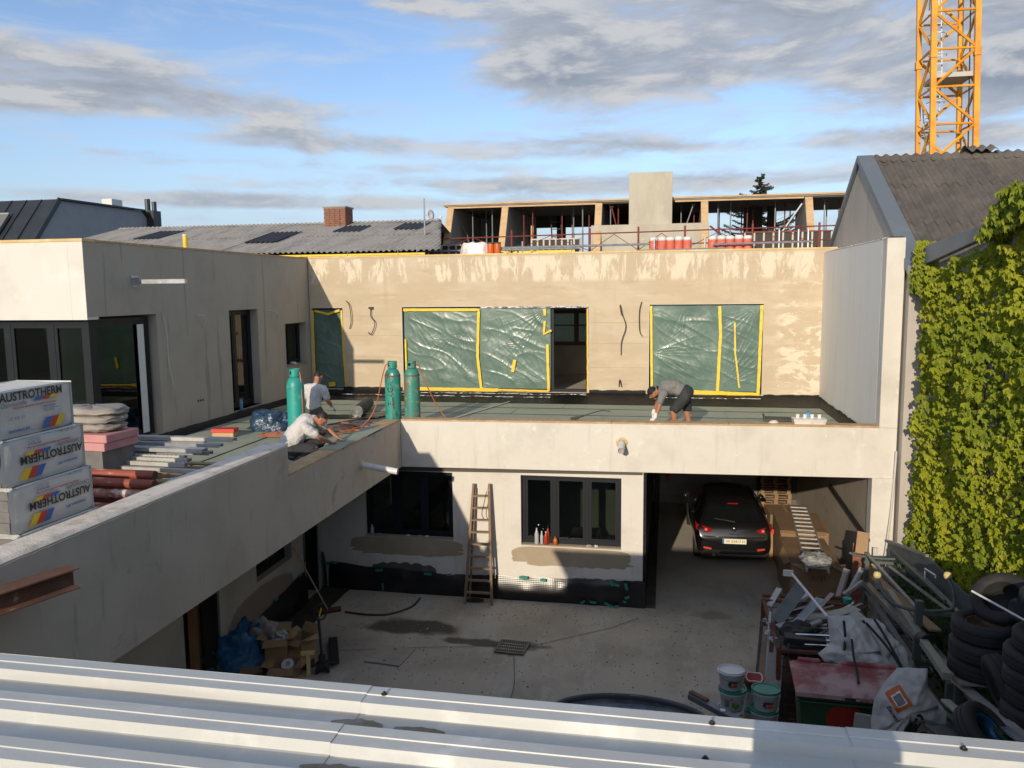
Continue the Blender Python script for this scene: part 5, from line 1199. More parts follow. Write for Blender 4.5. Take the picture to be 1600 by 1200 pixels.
# ------------------------------------------------------------------ gas bottles
m_gas1=M('gas_turquoise',(.025,.33,.28),.42,[('n',(.02,.27,.23),2,.4,.7),('n',(.12,.38,.33),6,.56,.7),('n',(.05,.16,.13),14,.62,.7)],coord='O',spec=.5)
m_gas2=M('gas_green_worn',(.045,.235,.18),.5,[('n',(.03,.17,.13),2,.4,.7,{'s':(1,1,.5)}),('n',(.20,.13,.07),5,.50,.62,{'s':(1,1,.4)}),('n',(.24,.27,.22),9,.53,.66)],coord='O')
m_gas3=M('gas_green',(.03,.27,.215),.48,[('n',(.02,.20,.17),2,.4,.7),('n',(.14,.33,.28),6,.54,.68),('n',(.06,.07,.05),4,.55,.65,{'s':(2,2,.4)})],coord='O')
m_band=M('rust_band',(.16,.075,.03),.8)
def gas(loc,mat,label,band,worn,rz):
    t=thing('gas_bottle',label,'gas bottle',loc,rz,'tall propane bottles on the terrace')
    part('body',MB().lathe([(.150,.0),(.165,.04),(.166,.2),(.166,1.12),(.160,1.19),(.135,1.26),(.09,1.31),(.05,1.33),(0,1.335)],n=28),mat,t,smooth=True,angle=60)
    part('foot_ring',MB().lathe([(.150,-.015),(.158,-.015),(.158,.03),(.150,.03)],n=28),mat,t)
    # guard collar with handle openings
    n=24; mb=MB()
    for k in range(n):
        a0,a1=2*PI*k/n,2*PI*(k+1)/n
        hole= k%12 in (2,3,4)
        for z0,z1 in (((1.325,1.37),(1.43,1.47)) if hole else ((1.325,1.47),)):
            for r0,r1 in ((.098,.092),):
                p=[Vector((r0*math.cos(a0),r0*math.sin(a0),z0)),Vector((r0*math.cos(a1),r0*math.sin(a1),z0)),Vector((r0*math.cos(a1),r0*math.sin(a1),z1)),Vector((r0*math.cos(a0),r0*math.sin(a0),z1))]
                q=[Vector((v.x*r1/r0,v.y*r1/r0,v.z)) for v in p]
                mb.add(p+q,[(0,1,2,3),(7,6,5,4),(0,4,5,1),(3,2,6,7),(1,5,6,2),(0,3,7,4)])
    part('guard_collar',mb,mat,t); v=part('valve',MB().cyl((0,0,1.33),(0,0,1.42),.02,n=10).cyl((0,0,1.39),(.07,-.02,1.39),.014,n=8),M('brass',(.45,.33,.12),.35,metal=.8) if 'brass' not in bpy.data.materials else bpy.data.materials['brass'],t)
    part('valve_wheel',MB().lathe([(.03,1.42),(.032,1.44),(0,1.45)],n=12),m_inner_dark,v)
    if band: part('rust_band',MB().lathe([(.1675,1.155),(.1675,1.18)],n=28),m_band,t)
    return t
g1=gas((-6.95,14.15,FL),m_gas1,'clean turquoise gas bottle between the two men on the left','',0,0)
g2=gas((-5.62,15.93,FL),m_gas3,'green gas bottle with vertical black lettering, left of the pair at the parapet corner',1,1,0)
g3=gas((-5.23,16.02,FL),m_gas2,'worn green gas bottle with rust streaks, right of the pair at the parapet corner',1,1,.5)
# vertical lettering wrapped round the cylinder
def wrap_text(body,size,r,z0,a0,par,mat):
    mb=text_mb(body,size,Matrix.Identity(4),bold=.002)
    out=[]
    for (x,y,z) in mb.v:   # text runs downwards: x along -z of bottle, y round the shell
        a=a0-y/r; out.append((r*math.cos(a),r*math.sin(a),z0+x))
    mb.v=out; part('lettering',mb,mat,par,fix=False)
wrap_text('FLAGA',.17,.1685,.80,R(-88),g2,m_ink)
for z in (1.2,):
    part('sticker',MB().poly([(.162*math.cos(a),.162*math.sin(a),z_) for a,z_ in ((R(-80),1.18),(R(-66),1.18),(R(-66),1.23),(R(-80),1.23))]),m_white_pl,g2,fix=False)
# ------------------------------------------------------------------ hoses
m_hose=M('orange_hose',(.50,.15,.06),.5,[('n',(.38,.11,.05),4,.4,.7)]); m_hose_d=M('dark_hose',(.10,.05,.035),.5)
def catmull(pts,n=8,closed=False):
    P=[];pv=[Vector(p) for p in pts]; m=len(pv)
    for i in range(m if closed else m-1):
        a=pv[(i-1)%m] if closed else pv[max(i-1,0)]; b=pv[i]; c=pv[(i+1)%m]; d=pv[(i+2)%m] if closed else pv[min(i+2,m-1)]
        for t in range(n):
            t/=n; P.append(.5*((2*b)+(c-a)*t+(2*a-5*b+4*c-d)*t*t+(3*b-a-3*c+d)*t**3))
    if not closed: P.append(pv[-1])
    return P
rh=random.Random(8)
def coil(cx,cy,rx,ry,turns,seed,r=.009,rot=0):
    pts=[]; n=turns*9
    for k in range(n+1):
        a=2*PI*k/9; f=.82+.55*nz(k*.23+seed,seed); x=rx*f*math.cos(a); y=ry*f*math.sin(a)
        x+=.16*nz(k*.11,seed,3); y+=.10*nz(k*.13,seed,6); pts.append((cx+x*math.cos(rot)-y*math.sin(rot),cy+x*math.sin(rot)+y*math.cos(rot),FL+.014+.0022*k+.01*abs(nz(k*.6,seed))))
    return MB().tube(catmull(pts,5),r,6)
def hose(mb,label): return wsolo('gas_hose',mb,m_hose,label,'hose',tuple(mb.v[0]),smooth=True,group='orange gas hoses on the terrace')
hose(coil(-6.72,15.75,.40,.50,3,3,rot=.3),'tangled orange gas hose coiled near the inner corner of the parapet')
hose(coil(-6.35,15.9,.45,.34,2,8,rot=-.2),'loops of orange hose beside the membrane roll')
hose(coil(-7.75,14.85,.38,.20,3,5,rot=.15),'flattened coil of orange hose in front of the blue sack')
hose(MB().tube(catmull([(-6.95,14.15,FL+1.39),(-6.86,14.16,FL+1.42),(-6.80,14.10,FL+1.1),(-6.79,14.1,FL+.5),(-6.83,14.15,FL+.05),(-7.1,14.6,FL+.02),(-7.6,14.8,FL+.02)],8),.012,6),'orange hose hanging down the turquoise gas bottle')
hose(MB().tube(catmull([(-5.66,15.9,FL+1.40),(-5.78,15.95,FL+1.36),(-5.95,16.1,FL+.95),(-6.1,16.2,FL+.5),(-6.25,16.15,FL+.2),(-6.4,15.95,FL+.04),(-6.6,15.8,FL+.04)],8),.012,6),'dark orange hose curving left from the pair of gas bottles')
hose(MB().tube(catmull([(-5.20,16.0,FL+1.39),(-5.08,16.05,FL+1.36),(-4.95,16.15,FL+.95),(-4.75,16.3,FL+.45),(-4.5,16.3,FL+.15),(-4.2,16.2,FL+.03),(-3.2,16.0,FL+.02),(-1.8,15.95,FL+.02)],8),.012,6),'orange hose curving right from the pair of gas bottles along the parapet')
hose(MB().tube(catmull([(-7.2,16.6,FL+.02),(-6.6,16.75,FL+.02),(-6.0,16.65,FL+.02),(-5.75,16.4,FL+.03)],8),.011,6),'single strand of orange hose in front of the membrane roll')
# membrane roll
m_roll=M('membrane_roll',(.075,.075,.06),.85,[('n',(.05,.05,.042),3,.4,.7)],bump=(60,.4,.004),coord='O')
rl=thing('membrane_roll','rolled up dark roofing membrane lying on the terrace floor','membrane roll',(-7.05,17.45,FL+.14),R(11))
part('roll',MB().cyl((0,0,0),(0,1.5,0),.14,n=28,caps=False),m_roll,rl,smooth=True)
sp=[]; 
for k in range(90):
    a=k*.35; r=.03+.11*k/90; sp.append((r*math.cos(a),-.004,r*math.sin(a)))
part('roll_end',MB().lathe([(0,0),(.139,0)],n=28,Mx=Matrix.Translation((0,.004,0))@Matrix.Rotation(PI/2,4,'X')),m_galv,rl); part('spiral_edge',MB().tube(sp,.0035,4),m_inner_dark,rl)
# loose strips of film and a dark strip near the men
wsolo('film_offcut',MB().grid(lambda u,v:(-8.2+1.7*u,17.0+.55*v+.35*u,FL+.02+.03*abs(nz(u*6,v*4))),30,8),m_film,'black film offcut lying behind the standing man','film',(-7.4,17.2,FL),smooth=True,fix=False)
wsolo('cable_strip',MB().tube(catmull([(-7.9,15.9,FL+.01),(-7.3,16.2,FL+.03),(-7.0,16.9,FL+.015),(-6.4,17.6,FL+.02),(-5.9,18.1,FL+.01)],8),.018,5),m_cable,'black strip snaking across the membrane behind the roll','strip',(-7.0,16.9,FL),smooth=True)
wsolo('metal_straightedge',MB().bar((-5.0,16.6,FL+.01),(-4.0,20.4,FL+.01),.06,.02),m_galv,'long thin aluminium straightedge lying on the terrace behind the gas bottles','straightedge',(-4.5,18.5,FL))
# tray, bottle, pad, torch on the right
tr=thing('white_tray','white plastic tray of cups standing on the parapet at the right','tray',(2.66,15.62,ZT+.036),R(2))
part('tray',MB().prism([(-.27,-.13,0),(.27,-.13,0),(.30,-.16,.10),(-.30,-.16,.10)],(0,.28,0)),m_wrap,tr)
for k in range(4): part('cup',MB().lathe([(.03,0),(.036,.07),(.028,.075)],c=(-.2+.13*k,0,.10),n=12),m_wrap,tr)
b2=thing('blue_bottle','light blue water bottle standing behind the white tray','bottle',(2.72,16.05,FL))
part('body',MB().lathe([(.06,0),(.066,.02),(.06,.10),(.066,.24),(.06,.36),(.066,.42),(.03,.52)],n=16),M('light_blue_pet',(.12,.33,.58),.2),b2,smooth=True); part('cap',MB().cyl((0,0,.521),(0,0,.555),.022,n=10),m_pr_blue,b2)
pd=thing('felt_pad','flat dark grey pad lying on the terrace behind the white tray','pad',(2.58,18.3,FL),R(-3)); part('pad',MB().box((-.42,-.22,0),(.42,.2,.05)).box((-.43,-.23,.05),(-.40,.2,.12)),m_roll,pd,bevel=.008)
solo('putty_lump',lump(.09,.06,.05,3,.3,16,6),m_cap,'small pale lump of mortar on the parapet left of the white tray','mortar lump',(2.02,15.58,ZT+.036),smooth=True)
tc=thing('gas_torch','black roofing torch with thin wand lying on the parapet','torch',(-1.68,15.50,ZT+.05),R(20))
part('burner',MB().cyl((-.13,0,.0),(.02,0,.03),.035,.03,n=12),m_inner_dark,tc,smooth=True,angle=40); part('grip',MB().cyl((.02,0,.03),(.14,.02,.06),.018,n=8),m_inner_dark,tc)
part('wand',MB().tube(catmull([(.14,.02,.06),(.35,.1,.10),(.55,.2,.12),(.75,.3,.08)],5),.008,5),m_cable,tc)
cs=[]
solo('hook_tool',MB().tube([(0,0,0),(.02,0,.12),(.03,0,.24)],.012,5).bar((-.03,0,0),(.05,0,0),.02),m_cable,'small dark hook standing by the torch','tool',(-.75,16.4,FL))
# ------------------------------------------------------------------ spouts
sp=thing('drain_spout','white plastic drain spout sticking out of the shaded side parapet','drain spout',(-5.2,13.0,3.18))
def hollow(p,q,r):
    mb=MB(); p=Vector(p);q=Vector(q)
    mb.cyl(p,q,r,n=20,caps=False); mb.cyl(p,q,r-.006,n=20,caps=False); return mb
part('tube',hollow((0,0,0),(.66,.0,-.10),.055),m_white_pl,sp,smooth=True); part('tube_dark',MB().cyl((.3,0,-.045),(.62,0,-.094),.047,n=16),m_inner_dark,sp); part('foam_collar',MB().lathe([(.10,-.0),(.085,.012),(.06,.02)],n=16,Mx=Matrix.Rotation(PI/2,4,'Y')),m_foamy:=M('pu_foam',(.62,.50,.22),.85,bump=(20,.8,.02)),sp,smooth=True)
sq=thing('drain_spout','white plastic drain spout sticking out of the sunlit front parapet','drain spout',(-.80,15.298,3.24))
part('tube',hollow((0,0.05,.02),(.01,-.42,-.07),.060),m_white_pl,sq,smooth=True); part('tube_dark',MB().cyl((0,-.1,-.01),(.008,-.39,-.064),.052,n=16),M('spout_inside',(.35,.34,.31),.8),sq)
def foamc(u,v): a=2*PI*u; r=(.075+.04*v)*(1+.25*nz(math.cos(a)*2,math.sin(a)*2)); return (r*math.cos(a),-.03*(1-v)-.004,r*math.sin(a)+.01)
part('foam_collar',MB().grid(foamc,24,3),m_foamy,sq,smooth=True,fix=False)
# ================================================================== garage: car, back fence, cartons
m_car=M('car_paint_black',(.006,.006,.007),.22,coord='O',coat=1.0,spec=.6); m_carglass=M('car_glass',(.006,.008,.008),.03,spec=.9,coat=1.0); m_tl=M('tail_light_red',(.30,.008,.01),.12,coat=.8); m_refl=M('reflector_red',(.62,.06,.03),.2)
m_tyre=M('tyre_rubber',(.022,.021,.021),.8,[('n',(.04,.038,.036),4,.5,.8)],bump=(30,.3,.004),coord='O'); m_chrome=M('chrome',(.7,.7,.7),.15,metal=1.0); m_plate=M('plate',(.78,.72,.55),.4); m_blackpl=M('black_plastic',(.018,.018,.019),.6)
CARL=thing('parked_car','black three door hatchback parked in the carport, rear towards the yard','car',(1.50,20.05,G),R(2.0))
ST=[(-2.03,.34,.60,.66,.70),(-2.0,.28,.72,.74,.76),(-1.93,.24,.88,.80,.80),(-1.86,.22,.975,.825,.74),(-1.72,.20,1.10,.84,.68),(-1.55,.19,1.24,.845,.62),(-1.38,.18,1.365,.845,.575),(-1.1,.18,1.41,.845,.565),(-.6,.18,1.435,.845,.56),(-.1,.18,1.435,.845,.56),(.3,.18,1.40,.845,.575),(.65,.18,1.27,.84,.60),(1.0,.18,1.10,.835,.66),(1.25,.19,.97,.83,.72),(1.6,.20,.90,.80,.70),(1.9,.24,.78,.72,.60),(2.02,.32,.60,.60,.5)]
def car_ring(y):
    for i in range(len(ST)-1):
        a,b=ST[i],ST[i+1]
        if a[0]<=y<=b[0]+1e-6:
            t=(y-a[0])/(b[0]-a[0]); zb,zt,w,wr=[a[k]+(b[k]-a[k])*t for k in (1,2,3,4)]; break
    belt=min(.90+.03*(y<-1),zt-.05)
    if zt<1.0: belt=zb+(zt-zb)*.82
    mid=zb+(belt-zb)*.45
    up=zt-belt
    return [(0,zb),(w*.9,zb),(w*.985,zb+(mid-zb)*.45),(w*1.0,mid),(w*.985,zb+(belt-zb)*.78),(w*.955,belt),(w*.955-(w*.955-wr)*.45,belt+up*.5),(wr+ .02,belt+up*.86),(wr*.86,belt+up*.975),(wr*.45,zt+.012),(0,zt+.018)]
def carpt(y,k,off=0):   # k float along ring
    r=car_ring(max(-2.03,min(2.02,y))); i=int(min(k,9.999)); t=k-i; a=r[i]; b=r[min(i+1,10)]; x=a[0]+(b[0]-a[0])*t; z=a[1]+(b[1]-a[1])*t
    dx,dz=b[0]-a[0],b[1]-a[1]; L=math.hypot(dx,dz) or 1
    return (x+off*dz/L,z-off*dx/L)
mb=MB(); ys=[s[0] for s in ST]
rings=[]
for y in ys:
    r=car_ring(y); full=[(x,z) for x,z in r]+[(-x,z) for x,z in r[-2:0:-1]]; rings.append([(x,y,z) for x,z in full])
n=len(rings[0]); mb.v=[p for r in rings for p in r]
for i in range(len(rings)-1): mb.f+=[(i*n+k,i*n+(k+1)%n,(i+1)*n+(k+1)%n,(i+1)*n+k) for k in range(n)]
mb.f+=[tuple(range(n))[::-1],tuple((len(rings)-1)*n+k for k in range(n))]
cb=part('body',mb,m_car,CARL,smooth=True); md=cb.modifiers.new('s','SUBSURF'); md.levels=2; md.render_levels=2
def car_panel(name,y0,y1,k0,k1,side,mat,off=.012,nu=8,nv=6,curve=0):
    def fn(u,v):
        y=y0+(y1-y0)*u; k=k0+(k1-k0)*v; x,z=carpt(y,k,off); return (side*x,y,z)
    return part(name,MB().grid(fn,nu,nv),mat,CARL,smooth=True)
for s in (-1,1):
    car_panel('side_window',-1.30,-.62,5.15,7.1,s,m_carglass); car_panel('side_window',-.56,.62,5.15,7.1,s,m_carglass)
    x=.885; mir=part('wing_mirror',MB().lathe([(.0,-.07),(.07,-.05),(.095,0),(.07,.06),(0,.08)],n=14,sx=1.0,sy=.7,Mx=Matrix.Translation((s*.93,.52,.98))@Matrix.Rotation(R(90),4,'X')@Matrix.Rotation(R(90),4,'Y')),m_car,CARL,smooth=True); part('mirror_glass',MB().box((s*.93-.07,.455,.93),(s*.93+.07,.462,1.03)),m_carglass,mir)
# rear screen (across the car), boot seams, lights
def across(name,y0,y1,w0,w1,z0,z1,mat,off=.01,nu=12,nv=6,bow=.05):
    def fn(u,v):
        x=(-1+2*u)*(w0+(w1-w0)*v); y=y0+(y1-y0)*v-off+bow*abs(-1+2*u)**2.2; z=z0+(z1-z0)*v+.01; return (x,y,z)
    return part(name,MB().grid(fn,nu,nv),mat,CARL,smooth=True)
rs_=across('rear_window',-1.85,-1.49,.60,.50,1.005,1.30,m_carglass,off=.03,bow=.06)
across('roof_spoiler',-1.50,-1.40,.56,.53,1.345,1.385,m_car,off=.07,bow=.05)
part('brake_light',MB().box((-.12,-1.575,1.335),(.12,-1.55,1.358)),m_tl,CARL,bevel=.004)
wp_=part('rear_wiper',MB().bar((.0,-1.90,1.02),(-.42,-1.84,1.06),.02,.012),m_blackpl,CARL); part('wiper_arm',MB().bar((.02,-1.91,1.01),(-.2,-1.89,1.05),.02,.02),m_blackpl,wp_)
for s in (-1,1):
    P_=[(s*.46,-2.005,.86),(s*.80,-1.83,.93),(s*.825,-1.70,.955),(s*.815,-1.80,.80),(s*.74,-1.935,.765),(s*.52,-2.01,.80)]
    tl=MB(); c=Vector((0,0,0)); 
    for q in P_: c+=Vector(q)/6
    c+=Vector((s*.02,-.03,.0)); tl.v=[tuple(c)]+[tuple(Vector(q)+Vector((s*.012,-.018,0))) for q in P_]; tl.f=[(0,i+1,(i+1)%6+1) for i in range(6)]
    t_=part('tail_light',tl,m_tl,CARL); 
    part('lamp_bezel',MB().lathe([(.0,0),(.035,.0),(.03,.01)],n=12,Mx=Matrix.Translation((s*.62,-2.0,.845))@Matrix.Rotation(PI/2,4,'X')),M('lamp_inner',(.55,.20,.16),.15) if 'lamp_inner' not in bpy.data.materials else bpy.data.materials['lamp_inner'],t_)
    part('rear_reflector',MB().prism([(s*.50,-2.062,.40),(s*.72,-2.00,.42),(s*.72,-2.00,.455),(s*.50,-2.062,.44)],(0,.03,0)),m_refl,CARL)
pl=part('number_plate',MB().box((-.26,-2.068,.55),(.26,-2.058,.665)),m_plate,CARL,bevel=.004)
part('plate_band',MB().box((-.26,-2.071,.553),(-.225,-2.0685,.662)),m_pr_blue,pl); part('plate_marks',text_mb('W 52417 H',.085,frame_mx((.02,-2.0705,.607),(1,0,0),(0,0,1)),bold=.001),m_pr_gray,pl,fix=False)
bd=part('badge',MB().lathe([(.0,.012),(.035,.010),(.045,0)],n=20,Mx=Matrix.Translation((0,-2.015,.875))@Matrix.Rotation(PI/2,4,'X')),m_chrome,CARL,smooth=True); part('badge_letter',text_mb('S',.07,frame_mx((0,-2.030,.875),(1,0,0),(0,0,1)),bold=.002),m_blackpl,bd,fix=False)
part('model_lettering',text_mb('IBIZA',.055,frame_mx((0,-2.045,.765),(1,0,0),(0,0,1)),bold=.001,spacing=1.6),m_chrome,CARL,fix=False)
part('lower_bumper',MB().prism([(-.72,-2.02,.24),(.72,-2.02,.24),(.76,-1.94,.36),(.60,-2.055,.38),(-.60,-2.055,.38),(-.76,-1.94,.36)],(0,.08,.0)),m_blackpl,CARL)
part('bumper_lip',MB().tube([(-.80,-1.82,.66),(-.70,-1.99,.69),(-.35,-2.055,.70),(.35,-2.055,.70),(.70,-1.99,.69),(.80,-1.82,.66)],.012,6),m_car,CARL,smooth=True)
part('tailpipe',MB().cyl((-.45,-2.06,.28),(-.45,-1.95,.28),.03,n=12),m_chrome,CARL)
for sx in (-1,1):
    for yy_ in (-1.28,1.22):
        Mx=Matrix.Translation((sx*.735,yy_,.30))@Matrix.Rotation(PI/2,4,'Y')
        w=part('wheel',MB().lathe([(.20,-.10),(.28,-.105),(.305,-.08),(.31,0),(.305,.08),(.28,.105),(.20,.10)],n=28,Mx=Mx),m_tyre,CARL,smooth=True)
        part('rim',MB().lathe([(0,.06*sx),(.08,.085*sx),(.19,.075*sx),(.205,.095*sx)],n=20,Mx=Mx),m_galv,w,smooth=True)
part('undertray',MB().box((-.72,-1.9,.17),(.72,1.9,.30)),m_blackpl,CARL)
for s in (-1,1):
    part('door_handle',MB().bar((s*.845,-.40,.80),(s*.845,-.22,.80),.03,.03),m_car,CARL)
# fence with film at the back
FE=thing('site_fence','mesh site fence with grey translucent film at the back of the carport','fence',(1.2,23.4,G))
m_filmg=M('fence_film',(.40,.41,.44),.45,[('n',(.30,.31,.34),1.5,.4,.7),('n',(.60,.60,.60),3,.60,.70,{'s':(.3,1,2)})],bump=(6,.5,.02))
part('film',MB().grid(lambda u,v:(-.3+2.95*u,23.42+.02*nz(u*9,v*6),G+1.9*v),60,20),m_filmg,FE,world=True,smooth=True)
for k in range(30): part('wire',MB().cyl((-.3+.1*k,23.38,G),(-.3+.1*k,23.38,G+1.9),.004,n=4),m_galvd,FE,world=True)
for k in range(10): part('wire',MB().cyl((-.3,23.385,G+.2*k),(2.65,23.385,G+.2*k),.005,n=4),m_galvd,FE,world=True)
for x in (-.3,2.62): part('fence_post',MB().cyl((x,23.36,G),(x,23.36,G+2),.025,n=8),m_galvd,FE,world=True)
ba=thing('barrier','red barrier board hung high on the film behind the car','barrier',(-.1,23.2,.7)); part('board',MB().box((-.22,-.03,.12),(.30,.0,.30)),m_pr_red,ba); part('leg',MB().box((-.2,-.02,-.05),(-.12,.01,.12)),m_pr_red,ba); part('leg',MB().box((.16,-.02,-.05),(.26,.01,.12)),m_pr_red,ba)
for x,y in ((-.20,20.4),(-.14,21.6)): solo('steel_post',MB().cyl((0,0,0),(0,0,2.6),.03,n=8),m_blackpl,'dark steel post at the left side of the carport, '+('nearer' if y<21 else 'farther')+' one','post',(x,y,G),group='dark posts in the carport')
# pallets at the back
m_palw=M('pallet_wood',(.30,.20,.11),.85,[('n',(.22,.14,.08),3,.4,.7),('n',(.38,.28,.17),7,.55,.8)],coord='O')
def pallet(loc,rz,label,group='stacked pallets in the carport'):
    t=thing('pallet',label,'pallet',loc,rz,group)
    for k in range(5): part('deck_board',MB().box((-.4,-.6+.26*k,.122),(.4,-.6+.26*k+.12,.144)),m_palw,t)
    for x in (-.4,-.05,.30):
        part('bearer',MB().box((x,-.6,.10),(x+.1,.57,.121)),m_palw,t)
        for y in (-.6,-.08,.43): part('block',MB().box((x,y,.022),(x+.1,y+.14,.099)),m_palw,t)
        part('runner',MB().box((x,-.6,0),(x+.1,.57,.021)),m_palw,t)
    return t
p0=pallet((3.05,23.2,G),0,'bottom pallet of the timber stack at the back of the carport')
ORD=('second','third','fourth','fifth','sixth','seventh','eighth','ninth','tenth')
for k in range(1,9): dup(p0,(3.05+.02*math.sin(k*3),23.2+.02*math.cos(k*5),G+.1445*k),R(1.2*math.sin(k*7)),ORD[k-1]+' pallet from the bottom of the stack at the back of the carport')
# cartons
m_card=M('cardboard',(.245,.155,.085),.8,[('n',(.20,.125,.068),2,.4,.7),('n',(.28,.185,.105),5,.55,.8)],bump=(6,.25,.01),coord='O'); m_card_l=M('cardboard_light',(.36,.23,.12),.8,[('n',(.30,.19,.10),3,.4,.7)],coord='O')
def carton(loc,rz,sx,sy,sz,label,flaps=(),seed=0,mat=None,group=None,marks=None):
    t=thing('carton',label,'carton',loc,rz,group); m_=mat or m_card
    mb=MB(); e=.0
    def w(p): x,y,z=p; return (x+.012*nz(x*2+seed,y*2,z*2),y+.012*nz(x*2,y*2+seed,z*2+5),z+.012*nz(x*2,y*2+9,z*2+seed))
    for fn in (lambda u,v:(sx*u,0,sz*v),lambda u,v:(sx*u,sy,sz*v),lambda u,v:(0,sy*u,sz*v),lambda u,v:(sx,sy*u,sz*v),lambda u,v:(sx*u,sy*v,sz)):
        mb.grid(lambda u,v,fn=fn:w(fn(u,v)),8,8)
    part('box',mb,m_,t,smooth=True,angle=50)
    for pts in flaps: part('flap',MB().prism([w(p) for p in pts],(0,0,.008)),m_card_l,t)
    part('tape',MB().box((sx*.5-.03,.0,sz+.014),(sx*.5+.03,sy,sz+.017)),m_card_l,t)
    if marks:
        for a,b in marks: part('pen_mark',MB().bar(a,b,.012,.004),m_ink,t)
    return t
carton((2.45,15.75,G),0,.92,1.75,.92,'large brown carton at the front of the row in the carport',flaps=[[(0,-.02,.93),(.30,-.16,.82),(.32,-.02,.93)],[(.70,-.02,.93),(1.0,-.12,.80),(1.02,.12,.92)],[(-.01,.1,.93),(-.10,.3,.80),(-.10,.9,.80),(-.01,1.1,.93)]],seed=1,marks=[((.36+.05*k,-.016,.60+.02*(k%2)),(.40+.045*k,-.016,.72)) for k in range(6)])
carton((2.50,17.58,G),R(-1),.98,1.55,1.02,'brown carton behind the front one, with a pale torn flap along its edge',flaps=[[(-.02,-.12,1.0),(.9,-.14,.98),(.92,.0,1.03),(-.02,.0,1.03)],[(0.93,.1,1.03),(1.05,.4,.98),(1.05,1.0,.98),(.93,1.2,1.03)]],seed=4)
carton((2.48,19.2,G),R(2),.85,.95,.92,'third brown carton, farthest back beside the car bonnet',seed=7)
carton((2.26,18.6,G),0,.22,1.6,.72,'narrow upright carton with a red stripe between car and cartons',seed=9,mat=m_card_l)
solo('red_strap',MB().box((0,0,0),(.24,.05,.012)).box((-.0,-.006,-.10),(.24,.0,.012)),m_pr_red,'red stripe of tape round the narrow carton beside the car','strap',(2.25,18.595,G+.735))
solo('white_tin',MB().lathe([(.06,0),(.06,.12),(0,.125)],n=16),m_white_pl,'small white tin on top of the narrow carton','tin',(2.37,19.4,G+.735))
# aluminium ladder on the cartons
AL=thing('aluminium_ladder','aluminium ladder lying on top of the brown cartons, sheet of foil at its lower end','ladder',(2.60,15.05,1.0))
a0,a1=Vector((2.62,15.05,.99)),Vector((2.93,19.45,1.05)); b0,b1=a0+Vector((.38,-.03,0)),a1+Vector((.38,-.03,.0))
m_alu=M('aluminium',(.62,.61,.58),.35,[('n',(.50,.49,.46),6,.4,.7)],metal=.6,coord='O')
part('rail',MB().bar(a0,a1,.03,.07),m_alu,AL,world=True,bevel=.004); part('rail',MB().bar(b0,b1,.03,.07),m_alu,AL,world=True,bevel=.004)
for k in range(15): c=a0.lerp(a1,(k+.6)/15.2); d=b0.lerp(b1,(k+.6)/15.2); part('rung',MB().bar(c,d,.06,.03),m_alu,AL,world=True)
solo('clear_foil',pillow(.24,.34,.06,12,.5),M('clear_foil',(.40,.41,.37),.2,[('n',(.60,.60,.56),6,.5,.6)],bump=(14,.9,.02),coord='O',coat=.3),'crumpled clear foil draped over the lower end of the aluminium ladder','foil',(2.86,15.5,1.06),smooth=True)
# steel strut leaning on the right carport wall
wsolo('steel_strut',MB().bar((3.74,18.95,1.68),(3.74,15.35,1.52),.05,.05),m_blackpl,'dark straight bar fixed along the right carport wall','bar',(3.74,17,1.6))
# ================================================================== courtyard: timber step ladder, window sill bottles
WL=thing('timber_ladder','old timber step ladder leaning against the courtyard wall between the two windows','ladder',(-3.62,14.97,G))
m_oldwood=M('old_timber',(.26,.18,.12),.85,[('n',(.19,.13,.085),4,.4,.7),('n',(.40,.33,.25),5,.58,.75)],coord='O')
fl,fr,tl_,tr_=Vector((-3.89,14.97,G)),Vector((-3.34,14.98,G)),Vector((-3.745,15.28,2.34)),Vector((-3.425,15.28,2.35))
part('rail',MB().bar(fl,tl_,.045,.07,up=(0,1,0)),m_oldwood,WL,world=True,bevel=.004); part('rail',MB().bar(fr,tr_,.045,.07,up=(0,1,0)),m_oldwood,WL,world=True,bevel=.004)
for k in range(9): 
    t=.10+.86*k/8.6; a=fl.lerp(tl_,t); b=fr.lerp(tr_,t); part('step',MB().bar(a,b,.075,.03),m_oldwood,WL,world=True)
part('rear_leg',MB().bar(fl+Vector((.05,.18,0)),tl_+Vector((.02,.03,-.1)),.04,.03),m_oldwood,WL,world=True); part('rear_leg',MB().bar(fr+Vector((-.05,.18,0)),tr_+Vector((-.02,.03,-.1)),.04,.03),m_oldwood,WL,world=True)
part('cord',MB().tube(catmull([(-3.47,15.22,2.2),(-3.52,15.18,1.95),(-3.56,15.17,1.75),(-3.5,15.2,1.6)],6),.008,5),m_cable,WL,world=True)
m_clear=M('clear_bottle',(.42,.44,.46),.12,spec=.7); m_redl=M('red_bottle',(.36,.05,.02),.2); m_orl=M('orange_jar',(.42,.11,.01),.3)
def bottle(x,y,z,r,h,mat,label,capm):
    t=thing('bottle',label,'bottle',(x,y,z)); part('body',MB().lathe([(r*.9,0),(r,.02),(r*.92,h*.35),(r,h*.6),(r*.5,h*.82),(r*.32,h*.92)],n=14),mat,t,smooth=True); part('cap',MB().cyl((0,0,h*.921),(0,0,h),r*.36,n=10),capm,t); return t
bottle(-2.50,15.45,1.104,.045,.33,m_clear,'clear water bottle on the sill of the right courtyard window',m_clear); bottle(-2.40,15.47,1.104,.035,.26,m_clear,'smaller clear bottle behind the water bottle on the sill',m_wrap); bottle(-2.31,15.43,1.104,.042,.27,m_redl,'red labelled bottle with white top on the window sill',m_wrap); bottle(-2.28,15.50,1.104,.036,.35,m_redl,'tall dark red bottle at the back of the sill',m_ink)
bottle(-2.12,15.44,1.104,.050,.17,m_orl,'squat orange jar on the window sill',m_orl)
